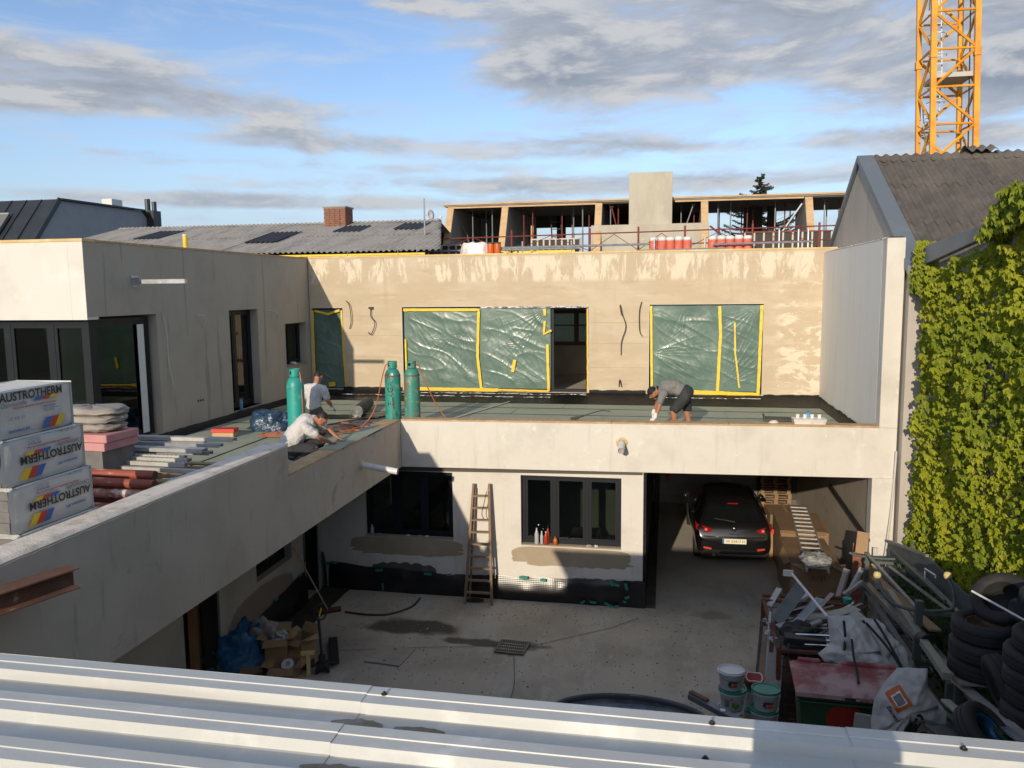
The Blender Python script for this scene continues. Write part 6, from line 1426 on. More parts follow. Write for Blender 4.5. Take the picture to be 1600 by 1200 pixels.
bottle(-6.0,15.47,1.134,.04,.20,m_clear,'pale spray bottle on the sill of the left courtyard window',m_wrap)
for k,(x,s) in enumerate(((-5.85,.07),(-5.2,.05),(-4.95,.04),(-4.8,.05),(-1.45,.06),(-1.3,.04))):
    solo('sill_rag',lump(s,.03,.03,k,.5,14,6),m_wbag if k%2 else m_sack,('white rag on the left window sill','grey scrap on the left window sill','pale scrap near the middle of the left sill','grey crumb at the right of the left sill','white scrap on the right window sill','small grey scrap on the right window sill')[k],'rag',(x,15.44,1.105 if x>-3 else 1.135))
wsolo('floor_hose',MB().tube(catmull([(-4.85,15.05,G+.03),(-4.9,14.6,G+.02),(-5.2,14.2,G+.02),(-5.6,14.1,G+.02),(-6.1,14.15,G+.02)],8),.02,6),m_cable,'dark hose lying on the wet floor at the left window','hose',(-5.2,14.2,G),smooth=True)
# drain hole by the ladder
struct('floor_hollow',MB().poly([(-3.72+.18*math.cos(a)*(1+.2*nz(a)),15.13+.10*math.sin(a),G+.035) for a in [2*PI*t/18 for t in range(18)]]),m_soil)
# broom
BR=thing('broom','long handled broom with dark red head leaning at the shaded side wall','broom',(-6.4,14.1,G))
part('handle',MB().cyl((-6.42,14.08,G+.05),(-6.98,13.85,1.32),.015,n=8),m_wood,BR,world=True); part('head',MB().bar((-6.62,13.95,G+.07),(-6.22,14.22,G+.07),.07,.05),m_redst,BR,world=True); part('bristles',MB().bar((-6.62,13.95,G+.03),(-6.22,14.22,G+.03),.06,.05),m_ink,BR,world=True)
# pallet jack
PJ=thing('pallet_jack','black hand pallet jack with loop handle standing in the shaded yard','pallet jack',(-5.50,11.75,G),R(25))
part('handle_bar',MB().cyl((0,0,.22),(-.03,.02,.92),.022,n=10),m_ink,PJ); part('loop_handle',MB().tube([(.0+.10*math.cos(a),0,1.05+.14*math.sin(a)) for a in [2*PI*t/20 for t in range(20)]],.014,6,closed=True),m_ink,PJ,smooth=True)
part('lever',MB().bar((-.02,-.02,.98),(.02,-.02,1.12),.02),m_pr_yel,PJ); part('pump',MB().cyl((0,.02,.05),(0,.02,.30),.06,n=14).box((-.10,-.05,.06),(.10,.12,.16)),m_ink,PJ,bevel=.01)
for s in (-1,1):
    part('fork',MB().box((s*.20-.08,.12,.06),(s*.20+.08,1.15,.10)),m_ink,PJ,bevel=.01); part('wheel',MB().cyl((s*.09-.025,.0,.085),(s*.09+.025,0,.085),.085,n=16),m_tyre,PJ)
# blue tarp, cartons, clutter in the dark corner
m_tarp=M('blue_tarp',(.02,.13,.28),.45,[('n',(.015,.09,.20),3,.4,.7)],bump=(6,.8,.04),coord='O')
solo('blue_tarp',lump(.58,.55,.66,14,.3,crease=.10),m_tarp,'crumpled blue tarpaulin heaped by the dark doorway','tarpaulin',(-6.95,11.75,G),rz=R(10),smooth=True)
solo('dark_sack',lump(.30,.25,.28,5,.4),m_sack,'dark dusty sack thrown on the blue tarpaulin','sack',(-6.62,11.95,G+.42),smooth=True)
def open_carton(loc,rz,s,h,label,mat=None):
    t=thing('open_carton',label,'carton',loc,rz,'open cartons in the shaded yard'); m_=mat or m_card_l
    w=.012
    for a,b in (((-s/2,-s/2,0),(s/2,-s/2+w,h)),((-s/2,s/2-w,0),(s/2,s/2,h)),((-s/2,-s/2+w,0),(-s/2+w,s/2-w,h)),((s/2-w,-s/2+w,0),(s/2,s/2-w,h)),((-s/2+w,-s/2+w,0),(s/2-w,s/2-w,w))): part('side',MB().box(a,b),m_,t)
    for pts in ([(-s/2,-s/2,h),(s/2,-s/2,h),(s/2+.02,-s*.8,h-.06),(-s/2-.02,-s*.85,h-.08)],[(-s/2,s/2,h),(s/2,s/2,h),(s/2,s*.85,h+.10),(-s/2,s*.8,h+.12)],[(s/2,-s/2,h),(s/2,s/2,h),(s*.85,s/2,h-.05),(s*.8,-s/2,h+.02)],[(-s/2,-s/2,h),(-s/2,s/2,h),(-s*.82,s/2,h+.05),(-s*.85,-s/2,h+.02)]): part('flap',MB().prism(pts,(0,0,.006)),m_,t)
    return t
open_carton((-6.30,11.80,G),R(15),.36,.56,'open brown carton beside the blue tarpaulin'); open_carton((-5.97,12.0,G),R(-20),.34,.50,'tilted open carton left of the pallet jack'); open_carton((-6.05,11.55,G),R(8),.40,.22,'low open carton in front of the tall ones'); open_carton((-6.65,11.50,G),R(30),.34,.20,'small low carton in front of the blue tarpaulin',m_card)
solo('foil_crumple',lump(.16,.12,.10,6,.5),bpy.data.materials['clear_foil'],'crumpled clear foil lying in the tall open carton','foil',(-6.30,11.85,G+.50),smooth=True)
solo('tape_roll',MB().lathe([(.05,0),(.10,0),(.10,.06),(.05,.06),(.05,0)],n=20),m_wrap,'white tape roll in the low open carton','tape roll',(-6.02,11.58,G+.16),rot=(R(30),0,0))
solo('orange_strap',MB().box((-.03,-.03,0),(.03,.03,.40)).box((-.12,-.02,.36),(.10,.02,.42)),m_foamy,'yellow plastic frame piece at the foot of the pallet jack','frame piece',(-5.68,11.62,G),rz=R(20))
for k in range(6):
    a=rg.uniform(0,PI); solo('floor_scrap',MB().bar((0,0,0),(.25*math.cos(a),.25*math.sin(a),.03),.03,.012),(m_galv,m_ink,m_wbag)[k%3],('bright metal scrap','black plastic scrap','white paper scrap','second bright metal scrap','second black scrap','second white scrap')[k]+' on the dark floor by the tarpaulin','scrap',(-6.8+.22*k,11.30+.05*(k%2),G+.03))
solo('flat_carton',MB().prism([(-.55,-.2,0),(.5,-.25,.02),(.55,.2,.05),(-.5,.25,.12)],(0,0,.012)),m_card,'flattened brown carton at the left below the steel beam','carton',(-7.3+.0,10.15,G+.05))
# ================================================================== right hand junk
# --- buckets
m_bucket=M('bucket_white',(.62,.63,.62),.4,[('n',(.52,.52,.50),4,.45,.7),('n',(.36,.34,.30),7,.64,.75)],coord='O'); m_lidg=M('lid_green',(.02,.22,.15),.45,[('n',(.10,.28,.21),6,.5,.7)],coord='O'); m_redb=M('red_bowl',(.36,.03,.03),.5,[('n',(.28,.05,.04),5,.4,.7)],coord='O')
def bucket(loc,label,lid,logo,rz=0,leaf_=False,group='mortar buckets'):
    t=thing('bucket',label,'bucket',loc,rz,group); t.scale=(.98,.98,.78)
    part('body',MB().lathe([(.125,0),(.13,.01),(.155,.29),(.160,.295),(.160,.315)]+([(.150,.315),(.145,.28),(.12,.02),(0,.02)] if not lid else [(0,.314)]),n=28,sx=1.05,sy=.9),m_bucket,t,smooth=True,angle=40)
    part('rim',MB().lathe([(.160,.27),(.168,.275),(.168,.29),(.160,.295)],n=28,sx=1.05,sy=.9),m_bucket,t)
    if lid: part('lid',MB().lathe([(.166,.30),(.172,.30),(.172,.335),(.155,.335),(.15,.322),(0,.324)],n=28,sx=1.05,sy=.9),m_lidg,t,smooth=True,angle=30)
    part('handle_wire',MB().tube([(.168*1.05*math.cos(a),.168*.9*math.sin(a),.25-.05*abs(math.sin(a))) for a in [PI+PI*k/10 for k in range(11)]],.004,4),m_galv,t)
    def onb(u,z): a=-PI/2+u/.145; r=.1445+.02*(z-.2)+.004; return (r*1.05*math.cos(a),r*.9*math.sin(a),z)
    if logo:
        def wrapm(m2): m2.v=[onb(v[0],v[2]) for v in m2.v]; return m2
        lab=part('red_square',wrapm(MB().grid(lambda u,v:(.01+.06*u,0,.07+.06*v),4,2)),m_pr_red,t,fix=False)
        part('lettering',wrapm(text_mb('bau',.075,frame_mx((.03,0,.165),(1,0,0),(0,0,1)),bold=.003)),m_ink,t,fix=False)
        part('lettering',wrapm(text_mb('MIT',.058,frame_mx((-.028,0,.115),(0,0,-1),(1,0,0)),bold=.0025)),m_ink,t,fix=False)
    if leaf_:
        def wrapm(m2): m2.v=[onb(v[0],v[2]) for v in m2.v]; return m2
        part('leaf_picture',wrapm(MB().grid(lambda u,v:(-.01+.09*u,0,.06+.02*math.sin(9*u)+.10*v*(1-.5*u)),8,3)),M('print_green',(.10,.25,.04),.5),t,fix=False); part('red_mark',wrapm(MB().grid(lambda u,v:(-.03+.025*u,0,.20+.025*v),1,1)),m_pr_red,t,fix=False)
        part('grey_panel',wrapm(MB().grid(lambda u,v:(-.10+.055*u,0,.07+.14*v),2,1)),m_pr_gray,t,fix=False)
    return t
bx_,by_=.87,10.0
bucket((bx_+.02,by_,.36),'bottom white bucket of the tall bucket stack',False,False); bucket((bx_+.0,by_+.01,.62),'second bucket from the bottom of the tall stack',False,False,leaf_=False); bucket((bx_+.02,by_,.88),'white bucket with leaf picture and green lid under the topmost one',True,False,leaf_=True); bucket((bx_,by_-.01,1.15),'topmost open white bucket with red square print',False,True)
bucket((1.20,10.28,.50),'lower bucket behind the dumpster side bucket pair',True,False); bucket((1.20,10.28,.79),'upper green lidded bucket carrying the red bowl',True,False); bucket((1.27,9.90,.44),'bottom bucket of the nearer pair beside the dumpster',False,False); bucket((1.27,9.88,.71),'middle bucket of the nearer pile beside the dumpster',True,False);bucket((1.28,9.86,.98),'green lidded bucket with red square print beside the dumpster',True,True)
rb_=thing('red_bowl','red plastic bowl with tools standing on a green bucket lid','bowl',(1.17,10.25,1.06)); part('bowl',MB().lathe([(.09,0),(.10,.01),(.15,.12),(.155,.12),(.148,.115),(.095,.015),(0,.015)],n=24),m_redb,rb_,smooth=True); 
solo('cable_ring',MB().tube([(.10*math.cos(a),.10*math.sin(a),.015*math.sin(3*a)) for a in [2*PI*t/20 for t in range(20)]],.008,6,closed=True),m_cap,'ring of pale cable hanging over the red bowl','cable',(1.18,10.22,1.20),rot=(R(12),0,0))
solo('bucket_crate',MB().box((-.75,-.28,0),(.0,.28,.02)).box((-.75,-.28,.02),(-.72,.28,.42)).box((-.03,-.28,.02),(.0,.28,.42)).box((-.75,-.28,.42),(.0,.28,.44)),m_palw,'low timber stand under the mortar buckets','stand',(1.45,10.05,G),bevel=.004)
# --- dumpster
m_dump=M('dumpster_green',(.012,.050,.020),.5,[('n',(.02,.065,.03),3,.5,.75)],coord='O',bump=(30,.2,.003)); m_lid=M('dumpster_lid',(.26,.05,.055),.6,[('n',(.42,.27,.26),1.6,.40,.60,{'d':8}),('n',(.14,.02,.03),5,.5,.75)],coord='O',bump=(20,.3,.004))
DU=thing('dumpster','green wheeled dumpster with dusty dark red lid and round red sticker','dumpster',(1.62,9.5,G),R(-2))
W_,D_,H_=1.27,.68,1.49
def dfn():
    mb=MB(); b=.10
    bot=[(b,b*.8,.18),(W_-b,b*.8,.18),(W_-b,D_-b*.8,.18),(b,D_-b*.8,.18)]; top=[(0,0,H_-.06),(W_,0,H_-.06),(W_,D_,H_+.06),(0,D_,H_+.06)]
    mb.add(bot+top,[(3,2,1,0),(4,5,6,7),(0,1,5,4),(1,2,6,5),(2,3,7,6),(3,0,4,7)]); return mb
part('body',dfn(),m_dump,DU,bevel=.02); part('rim',MB().box((-.03,-.035,H_-.09),(W_+.03,.02,H_-.035)).box((-.03,-.04,H_-.135),(W_+.03,.0,H_-.105)),m_dump,DU,bevel=.01)
def lidf(u,v):
    x=-.05+(W_+.1)*u; y=-.05+(D_+.06)*v; e=min(1,u*12,(1-u)*12,v*8,(1-v)*8); z=H_-.01+.05*v+.045*e**.5+.006*nz(x*3,y*3)
    return (x,y,z)
part('lid',MB().grid(lidf,40,24),m_lid,DU,smooth=True)
part('lid_skirt',MB().box((-.05,-.055,H_-.05),(.50,-.045,H_+.005)).box((.62,-.055,H_-.05),(W_+.05,-.045,H_+.005)),m_lid,DU,bevel=.004)
part('lid_grip',MB().box((.05,.62,H_+.05),(.32,.69,H_+.11)).box((.56,.62,H_+.05),(1.2,.69,H_+.11)),m_lid,DU,bevel=.02)
sk=part('round_sticker',MB().lathe([(0,0),(.215,0)],n=40,Mx=Matrix.Translation((.52,.012,1.16))@Matrix.Rotation(R(94),4,'X')),m_pr_red,DU,fix=False)
def onf(x,z,o=0): return (x,.020-(z-.80)*.055-o,z+.36)
part('sticker_shape',MB().poly([onf(.38,.90,.004),(onf(.50,.93,.004)),onf(.66,.88,.004),onf(.62,.84,.004),onf(.55,.80,.004),onf(.44,.84,.004),onf(.42,.87,.004)]),m_pr_gray if 0 else M('sticker_grey',(.42,.40,.40),.6),sk,fix=False)
def tt_(body,size,x,z,mat,par,name='lettering'): part(name,text_mb(body,size,frame_mx(onf(x,z,.006),(1,0,0),(0,-.075,1)),bold=.0008),mat,par,fix=False)
tt_('METALL',.05,.53,.82,m_ink,sk); tt_('BITTE KEINE ABFÄLLE',.030,.53,.735,m_wrap,sk); tt_('einwerfen',.022,.53,.70,m_wrap,sk)
part('bottle_picture',MB().bar(onf(.45,.72,.008),onf(.55,.62,.008),.012,.004),m_wrap,sk); part('cup_picture',MB().poly([onf(.31,.86,.006),onf(.37,.85,.006),onf(.36,.79,.006),onf(.32,.79,.006)]),M('sticker_blue',(.2,.42,.45),.6),sk,fix=False)
ys_=part('yellow_sticker',MB().poly([onf(.80,.89,.003),onf(1.06,.90,.003),onf(1.06,.79,.003),onf(.82,.77,.003)]),m_pr_yel,DU,fix=False); tt_('Baustelle bleibt',.030,.93,.85,m_pr_red,ys_); tt_('bitte sauber',.028,.93,.815,m_pr_red,ys_); part('eyes_picture',MB().poly([onf(1.0,.92,.006),onf(1.06,.92,.006),onf(1.06,.87,.006),onf(1.0,.87,.006)]),m_wrap,ys_,fix=False)
for x in (.15,W_-.15):
    for y in (.2,D_-.2): part('wheel',MB().cyl((x-.03,y,.10),(x+.03,y,.10),.10,n=16),m_tyre,DU)
solo('grey_cover_board',MB().prism([(-.2,0,0),(.28,-.02,0),(.28,.0,.42),(-.16,.0,.45)],(0,.03,0)),m_galvd2,'grey sheet board standing in front of the dumpster','board',(2.36,9.28,.86))
# --- crumpled white bags
m_big=M('big_bag_white',(.50,.49,.475),.7,[('n',(.42,.41,.395),3,.4,.7),('n',(.34,.32,.30),6,.6,.75)],bump=(7,.8,.03),coord='P'); m_strap=M('black_strap',(.015,.015,.017),.7)
def sheet(name,outline,depth,seed,mat,label,base,sub=18,thick=.0,amp=.06,group=None):
    """cloth lump: outline (world points, roughly planar) filled by rings towards its centre, raised towards the viewer side and creased"""
    O=[Vector(p) for p in outline]; c=Vector((0,0,0))
    for p in O: c+=p/len(O)
    # resample
    P=[]
    for i in range(len(O)):
        a,b=O[i],O[(i+1)%len(O)]; n=max(2,int((b-a).length/.03))
        for t in range(n): P.append(a.lerp(b,t/n))
    nrm=Vector((0,0,0))
    for i in range(len(O)): nrm+=(O[i]-c).cross(O[(i+1)%len(O)]-c)
    nrm.normalize()
    if nrm.y>0: nrm=-nrm
    def fn(u,v):
        k=u*len(P); i=int(k)%len(P); p=P[i]; r=1-v; q=c+(p-c)*r*(1+.05*nz(u*14,seed)*(v<.05))
        h=depth*(1-r**2.2)+amp*(nz(q.x*3+seed,q.y*3,q.z*3)+.55*(.35-abs(nz(q.x*7,q.z*7,seed)))+.3*nz(q.x*16,q.z*16,seed+2))*min(1,(1-r)*5+.2)
        h+=amp*.9*(.3-abs(nz(q.x*4+q.z*3,q.z*1.5-q.x,seed+7)))*min(1,(1-r)*4)
        return tuple(q+nrm*h)
    mb=MB().grid(fn,len(P),sub)
    mb.grid(lambda u,v:tuple(c+(P[int(u*len(P))%len(P)]-c)*(1-v)-nrm*(.10*(1-(1-v)**2))),len(P),6)
    return wsolo(name,mb,mat,label,'bag',base,smooth=True,fix=False,group=group),c,nrm
o,c,n_=sheet('big_bag',[(2.15,10.75,1.86),(2.45,10.80,1.88),(2.62,10.7,1.80),(2.80,10.4,1.50),(3.02,10.25,1.28),(2.95,10.15,1.16),(2.60,10.2,1.13),(2.42,10.25,1.18),(2.25,10.45,1.36),(2.10,10.55,1.32),(2.02,10.62,1.40),(2.18,10.66,1.52)],.16,3,m_big,'crumpled white big bag lying on the dumpster lid with dark straps',(2.5,10.4,1.3),amp=.10)
o2,c,n_=sheet('big_bag',[(2.72,11.3,1.66),(2.92,11.3,1.64),(3.12,11.0,1.40),(3.30,10.8,1.20),(3.25,10.6,1.10),(3.0,10.6,1.15),(2.86,10.9,1.40)],.10,9,m_big,'second white big bag behind, half hidden under the steel rack',(3.0,11,1.3),amp=.08)
for pts,lab in (([(2.30,10.50,1.92),(2.31,10.44,1.75),(2.29,10.36,1.58)],'short black strap running down the white big bag'),([(2.36,10.30,1.76),(2.34,10.05,1.62),(2.33,9.80,1.53),(2.30,9.62,1.52)],'black strap hanging over the dumpster lid'),([(2.60,10.62,1.86),(2.80,10.40,1.66),(2.96,10.2,1.42),(3.0,10.0,1.24)],'long black strap across the right side of the big bag'),([(2.82,11.1,1.72),(2.90,10.9,1.60),(3.0,10.6,1.40),(3.1,10.3,1.2)],'black strap on the second big bag')):
    wsolo('bag_strap',MB().tube(catmull(pts,6),.016,6),m_strap,lab,'strap',pts[0],smooth=True,group='black bag straps')
ob_,c,n_=sheet('big_bag',[(2.50,8.85,2.10),(2.60,8.85,2.11),(2.80,8.85,2.115),(2.80,8.8,1.92),(2.90,8.8,1.80),(3.0,8.8,1.66),(2.98,8.75,1.56),(2.85,8.7,1.55),(2.72,8.7,1.57),(2.60,8.7,1.56),(2.50,8.65,1.40),(2.44,8.6,1.24),(2.33,8.6,1.22),(2.24,8.65,1.34),(2.22,8.7,1.55),(2.26,8.75,1.78),(2.36,8.8,1.95)],.08,21,m_big,'white bag with orange diamond emblem standing in front of the dumpster corner',(2.6,8.8,1.6),amp=.05,sub=22)
EMB=Vector((2.485,8.60,1.83)); ex=Vector((.55,-.02,-.83)).normalized(); ez=Vector((.83,0,.55)).normalized()   # tilted lettering frame
def emb(mb,name,mat,par=None): return part(name,mb,mat,ob_,world=False)
def to_local(mb): 
    l=ob_.location; mb.v=[(v[0]-l.x,v[1]-l.y,v[2]-l.z) for v in mb.v]; return mb
def quad_e(cx,cy,sx,sy,o): return MB().grid(lambda a,b:EMB+ex*(cx+(a-.5)*sx)+ez*(cy+(b-.5)*sy)-Vector((0,o,0)),12,12)
m_or=M('emblem_orange',(.50,.12,.03),.6)
part('emblem',to_local(quad_e(0,0,.20,.18,.0)),m_or,ob_,fix=False); part('emblem_line',to_local(quad_e(0,0,.125,.11,.003)),m_wrap,ob_,fix=False); part('emblem_core',to_local(quad_e(0,0,.10,.085,.005)),m_pr_gray,ob_,fix=False)
part('lettering',to_local(text_mb('Bauwel',.062,frame_mx(EMB+ex*.10-ez*.135-Vector((0,.004,0)),ex,ez),bold=.001)),m_ink,ob_,fix=False)
l_=part('lettering',to_local(text_mb('Sio',.22,frame_mx(EMB+ex*.34+ez*.02-Vector((0,.004,0)),ex,ez),bold=.004)),m_ink,ob_,fix=False)
def drape():
    from mathutils.bvhtree import BVHTree
    me=ob_.data; bvh=BVHTree.FromPolygons([v.co.copy() for v in me.vertices],[tuple(p.vertices) for p in me.polygons])
    for q in bpy.data.objects:
        if q.parent is not ob_: continue
        o_=.012 if 'core' in q.name else .008 if 'line' in q.name else .005
        for v in q.data.vertices:
            h=bvh.ray_cast(Vector((v.co.x,-2,v.co.z)),Vector((0,1,0)))
            if h[0]: v.co.y=h[0].y-o_
drape()
# --- aluminium window profiles in front
wf=thing('window_profile_bundle','bundle of grey aluminium window profiles standing in front of the white bag','metal profiles',(2.62,8.45,1.0))
m_alug=M('alu_grey',(.16,.17,.175),.4,metal=.4)
for k,(x,w_) in enumerate(((-.10,.03),(-.05,.05),(.02,.03),(.07,.06),(.15,.04),(.22,.05))):
    part('profile',MB().bar((x,0,-.3),(x-.10,.03+.02*(k%2),.52-.04*k),w_,.05),m_alug if k%2 else m_galvd,wf,bevel=.003)
part('cross_profile',MB().bar((-.06,-.03,.46),(.36,-.02,.36),.05,.04),m_blackpl,wf); part('end_profile',MB().bar((.34,-.02,-.3),(.33,0,.36),.05,.05),m_blackpl,wf)
# --- gitter box with junk
m_cage=M('rusty_cage',(.14,.05,.03),.8,[('n',(.08,.035,.025),4,.4,.7)])
CG=thing('mesh_cage','rusty mesh cage full of scrap behind the dumpster','cage',(2.2,12.0,G))
x0,x1,y0,y1,zt=1.62,3.05,11.25,13.1,1.12
for x in (x0,x1):
    for y in (y0,y1): part('post',MB().bar((x,y,G),(x,y,zt),.06,.06),m_cage,CG,world=True)
for (a,b) in (((x0,y0),(x1,y0)),((x1,y0),(x1,y1)),((x1,y1),(x0,y1)),((x0,y1),(x0,y0))):
    for z in (G+.15,zt): part('rail',MB().bar((*a,z),(*b,z),.05,.04),m_cage,CG,world=True)
    L=math.dist(a,b); n=int(L/.12)
    for k in range(1,n): x=a[0]+(b[0]-a[0])*k/n; y=a[1]+(b[1]-a[1])*k/n; part('wire',MB().cyl((x,y,G+.15),(x,y,zt),.006,n=4,caps=False),m_cage,CG,world=True)
    for k in range(1,9): z=G+.15+(zt-G-.15)*k/9; part('wire',MB().cyl((*a,z),(*b,z),.005,n=4,caps=False),m_cage,CG,world=True)
part('floor',MB().box((x0,y0,G+.08),(x1,y1,G+.13)),m_blackpl,CG,world=True)
m_debris=M('debris_fill',(.08,.07,.06),.9,[('n',(.15,.13,.11),5,.45,.7),('n',(.03,.03,.03),3,.5,.7)],bump=(10,.9,.05))
wsolo('rubble',MB().grid(lambda u,v:(x0+.05+(x1-x0-.1)*u,y0+.05+(y1-y0-.1)*v,.72+.16*nz(u*5,v*5)+.07*nz(u*14,v*14)+.22*math.sin(PI*u)*math.sin(PI*v)),50,60),m_debris,'dark mixed rubble filling the mesh cage','rubble',(2.3,12.2,.6),kind='stuff')
m_zn=M('zinc_sheet',(.26,.29,.31),.45,[('n',(.18,.20,.22),3,.4,.7)],metal=.4,coord='O')
def plank(name,a,b,w,h,mat,label,cat,group=None,up=(0,0,1)): return wsolo(name,MB().bar(a,b,w,h,up=up),mat,label,cat,a,group=group,bevel=.003)
plank('zinc_strip',(1.72,12.05,1.12),(2.95,12.6,1.28),.20,.012,m_zn,'long grey zinc strip lying across the scrap cage','metal sheet')
plank('zinc_strip',(1.72,12.3,1.1),(2.15,12.7,1.55),.20,.01,m_zn,'short grey zinc strip standing up at the left of the cage','metal sheet',up=(0,-1,.3))
plank('zinc_strip',(1.95,12.0,1.20),(2.40,12.55,1.42),.15,.01,m_zn,'narrow zinc strip leaning on the long one','metal sheet')
plank('zinc_sheet',(2.55,12.2,1.12),(2.95,12.3,1.30),.30,.01,m_zn,'square grey sheet at the right side of the cage','metal sheet')
plank('rusty_bar',(1.62,13.2,1.16),(2.98,13.25,1.18),.06,.05,m_cage,'rust brown bar along the rear edge of the cage','bar')
for k,(a,b,w) in enumerate((((1.70,13.0,1.05),(1.90,13.3,1.25),.10),((2.85,13.5,1.05),(3.0,13.6,1.55),.10),((2.98,13.5,1.1),(3.22,13.55,1.60),.08),((2.90,13.3,1.22),(3.2,13.4,1.42),.07),((2.05,12.9,1.18),(2.3,13.0,1.30),.12))):
    plank('plaster_board',a,b,w,.05,m_sack if k%2 else m_big,('pale plastered board at the left rear corner of the cage','broken white board standing at the right rear of the cage','second broken white board beside it','cross piece between the broken white boards','pale lump of plaster board in the cage')[k],'board')
solo('turquoise_pot',MB().lathe([(.05,0),(.07,.10),(.06,.10),(0,.08)],n=14),m_gas1,'small turquoise pot in front of the broken white boards','pot',(2.92,13.15,1.12))
tp=thing('white_rod','thin white rod with a white paper label at its upper end','rod',(2.2,10.9,1.5)); part('rod',MB().cyl((2.19,10.95,1.78),(1.86,11.9,2.02),.018,n=8),m_wrap,tp,world=True); part('label_paper',MB().box((1.74,11.88,1.98),(1.88,11.90,2.07)),m_wrap,tp,world=True)
rj=random.Random(21)
SCRAPM=[m_galvd,m_galvd2,m_blackpl,m_palw,m_zn,m_alug,m_sack,m_strap]
for k in range(80):
    x=rj.uniform(1.7,2.95); y=rj.uniform(11.35,12.9); a=rj.uniform(-.5,.9); L=rj.uniform(.3,.8); z=1.0+.12*rj.random()
    d=Vector((math.cos(a)*L,math.sin(a)*L,rj.uniform(-.1,.2)))
    b=Vector((x,y,z))+d; b.x=min(b.x,3.2)
    wsolo('scrap_strip',MB().bar((x,y,z),b,rj.uniform(.02,.09),rj.uniform(.008,.04)),SCRAPM[k%8],'thin scrap strip tangled in the heap inside the rusty mesh cage','scrap',(x,y,z),group='scrap strips in the mesh cage')
for k in range(3): solo('chrome_tube',MB().cyl((0,0,0),(.5,-.04,.03),.018,n=10),m_chrome,('upper','middle','lower')[k]+' shiny tube in the scrap heap left of the big bag','tube',(1.88+.05*k,11.5-.07*k,1.26-.04*k))
solo('black_film',lump(.26,.22,.14,31,.5),m_strap,'crumpled black plastic film in the scrap heap','film',(1.98,11.75,1.14),smooth=True)
solo('grey_rag',lump(.13,.12,.18,33,.4),m_debris,'grey dusty rag at the left edge of the cage','rag',(1.74,11.45,1.02),smooth=True)
for k in range(3): solo('black_case',MB().box((-.28,-.10,0),(.28,.10,.09)),m_blackpl,('lower','middle','upper')[k]+' black flat case in the left front of the cage','case',(2.0,11.45,.98+.095*k),rz=R(10-7*k),bevel=.012)
# boards leaning on the left of the cage
for k,(a,b,w,h,mt) in enumerate((((1.30,10.75,G),(1.60,12.2,1.05),.16,.03,m_oldwood),((1.36,10.7,G),(1.64,12.0,1.2),.06,.05,m_cage),((1.42,10.65,G),(1.66,11.6,1.15),.10,.02,m_sack),((1.26,10.9,G),(1.55,12.5,1.0),.08,.06,m_debris),((1.38,10.85,G+.05),(1.63,12.3,1.25),.035,.035,m_big),((1.46,10.9,G),(1.60,11.4,1.0),.22,.02,m_sack))):
    plank('leaning_board',a,b,w,h,mt,('wide dirty board leaning on the left side of the cage','rusty red bar leaning on the left side of the cage','pale board leaning beside the buckets','dark batten leaning at the far left of the cage','thin white batten leaning on the cage','broad grey board standing against the cage front post')[k],'board')
for k in range(9):
    z=1.0+.03*k; solo('plaster_scrap',lump(.05+.03*rj.random(),.04,.05,k,.5,12,6),m_big if k%2 else m_sack,'pale plaster scrap on the upper ends of the leaning boards','scrap',(1.58+.08*rj.random(),11.7+.09*k,1.03+.02*rj.random()),group='plaster scraps on the leaning boards')
# --- steel rack on the right
m_rack=M('rack_green_grey',(.085,.105,.095),.55,[('n',(.12,.14,.13),5,.5,.75),('n',(.05,.06,.055),3,.5,.8)],coord='P')
m_rackl=M('rack_grey',(.24,.25,.235),.5,[('n',(.17,.18,.17),5,.45,.7)],metal=.2)
RK=thing('steel_rack','tall grey green steel storage rack holding bars and boards along the ivy wall','rack',(3.5,12,G))
PA=Vector((3.52,14.5,G)); PB=Vector((3.34,11.0,G)); PC=Vector((3.36,9.55,G)); o3=Vector((.62,0,0))
for p,h,w in ((PA,1.62,.07),(PB,2.12,.09),(PA+o3,1.75,.07),(PB+o3,1.9,.07),(PC,2.46,.08)): part('post',MB().bar(p,p+Vector((0,0,h)),w,w),m_rack,RK,world=True,bevel=.005)
for p,q,w in ((PA+Vector((0,0,1.58)),PB+Vector((0,0,1.98)),.05),(PA+Vector((.42,0,1.66)),PB+Vector((.42,.3,2.02)),.04),(PA+Vector((.62,0,1.55)),PB+Vector((.62,0,1.85)),.05),(PA+Vector((0,0,1.05)),PC+Vector((.1,-.3,1.65)),.10),(PA+Vector((.02,0,.92)),PB+Vector((.0,0,1.20)),.08),(PA+Vector((.35,0,.98)),PB+Vector((.42,0,1.25)),.05)):
    part('rail',MB().bar(p,q,w,w*.8),m_rackl if w>.04 else m_rack,RK,world=True,bevel=.004)
for p,z in ((PA,1.45),(PB,1.95),(PA,.95),(PB,1.25),(PB,.5)): part('cross_arm',MB().bar(p+Vector((-.05,0,z)),p+o3+Vector((0,0,z)),.045,.045),m_rack,RK,world=True)
part('hook_loop',MB().tube(catmull([PB+Vector((-.38,.6,2.20)),PB+Vector((-.36,.3,2.08)),PB+Vector((-.25,.1,2.0)),PB+Vector((0,0,1.98)),PB+Vector((.30,0,2.0)),PB+Vector((.42,0,2.06)),PB+Vector((.44,.1,2.25)),PB+Vector((.42,.25,2.35))],6),.022,8),m_rack,RK,world=True,smooth=True)
part('hook_loop',MB().tube(catmull([PA+Vector((-.30,0,1.60)),PA+Vector((-.1,0,1.55)),PA+Vector((.3,0,1.52)),PA+Vector((.62,0,1.56)),PA+Vector((.72,0,1.72)),PA+Vector((.74,0,1.85))],6),.022,8),m_rack,RK,world=True,smooth=True)
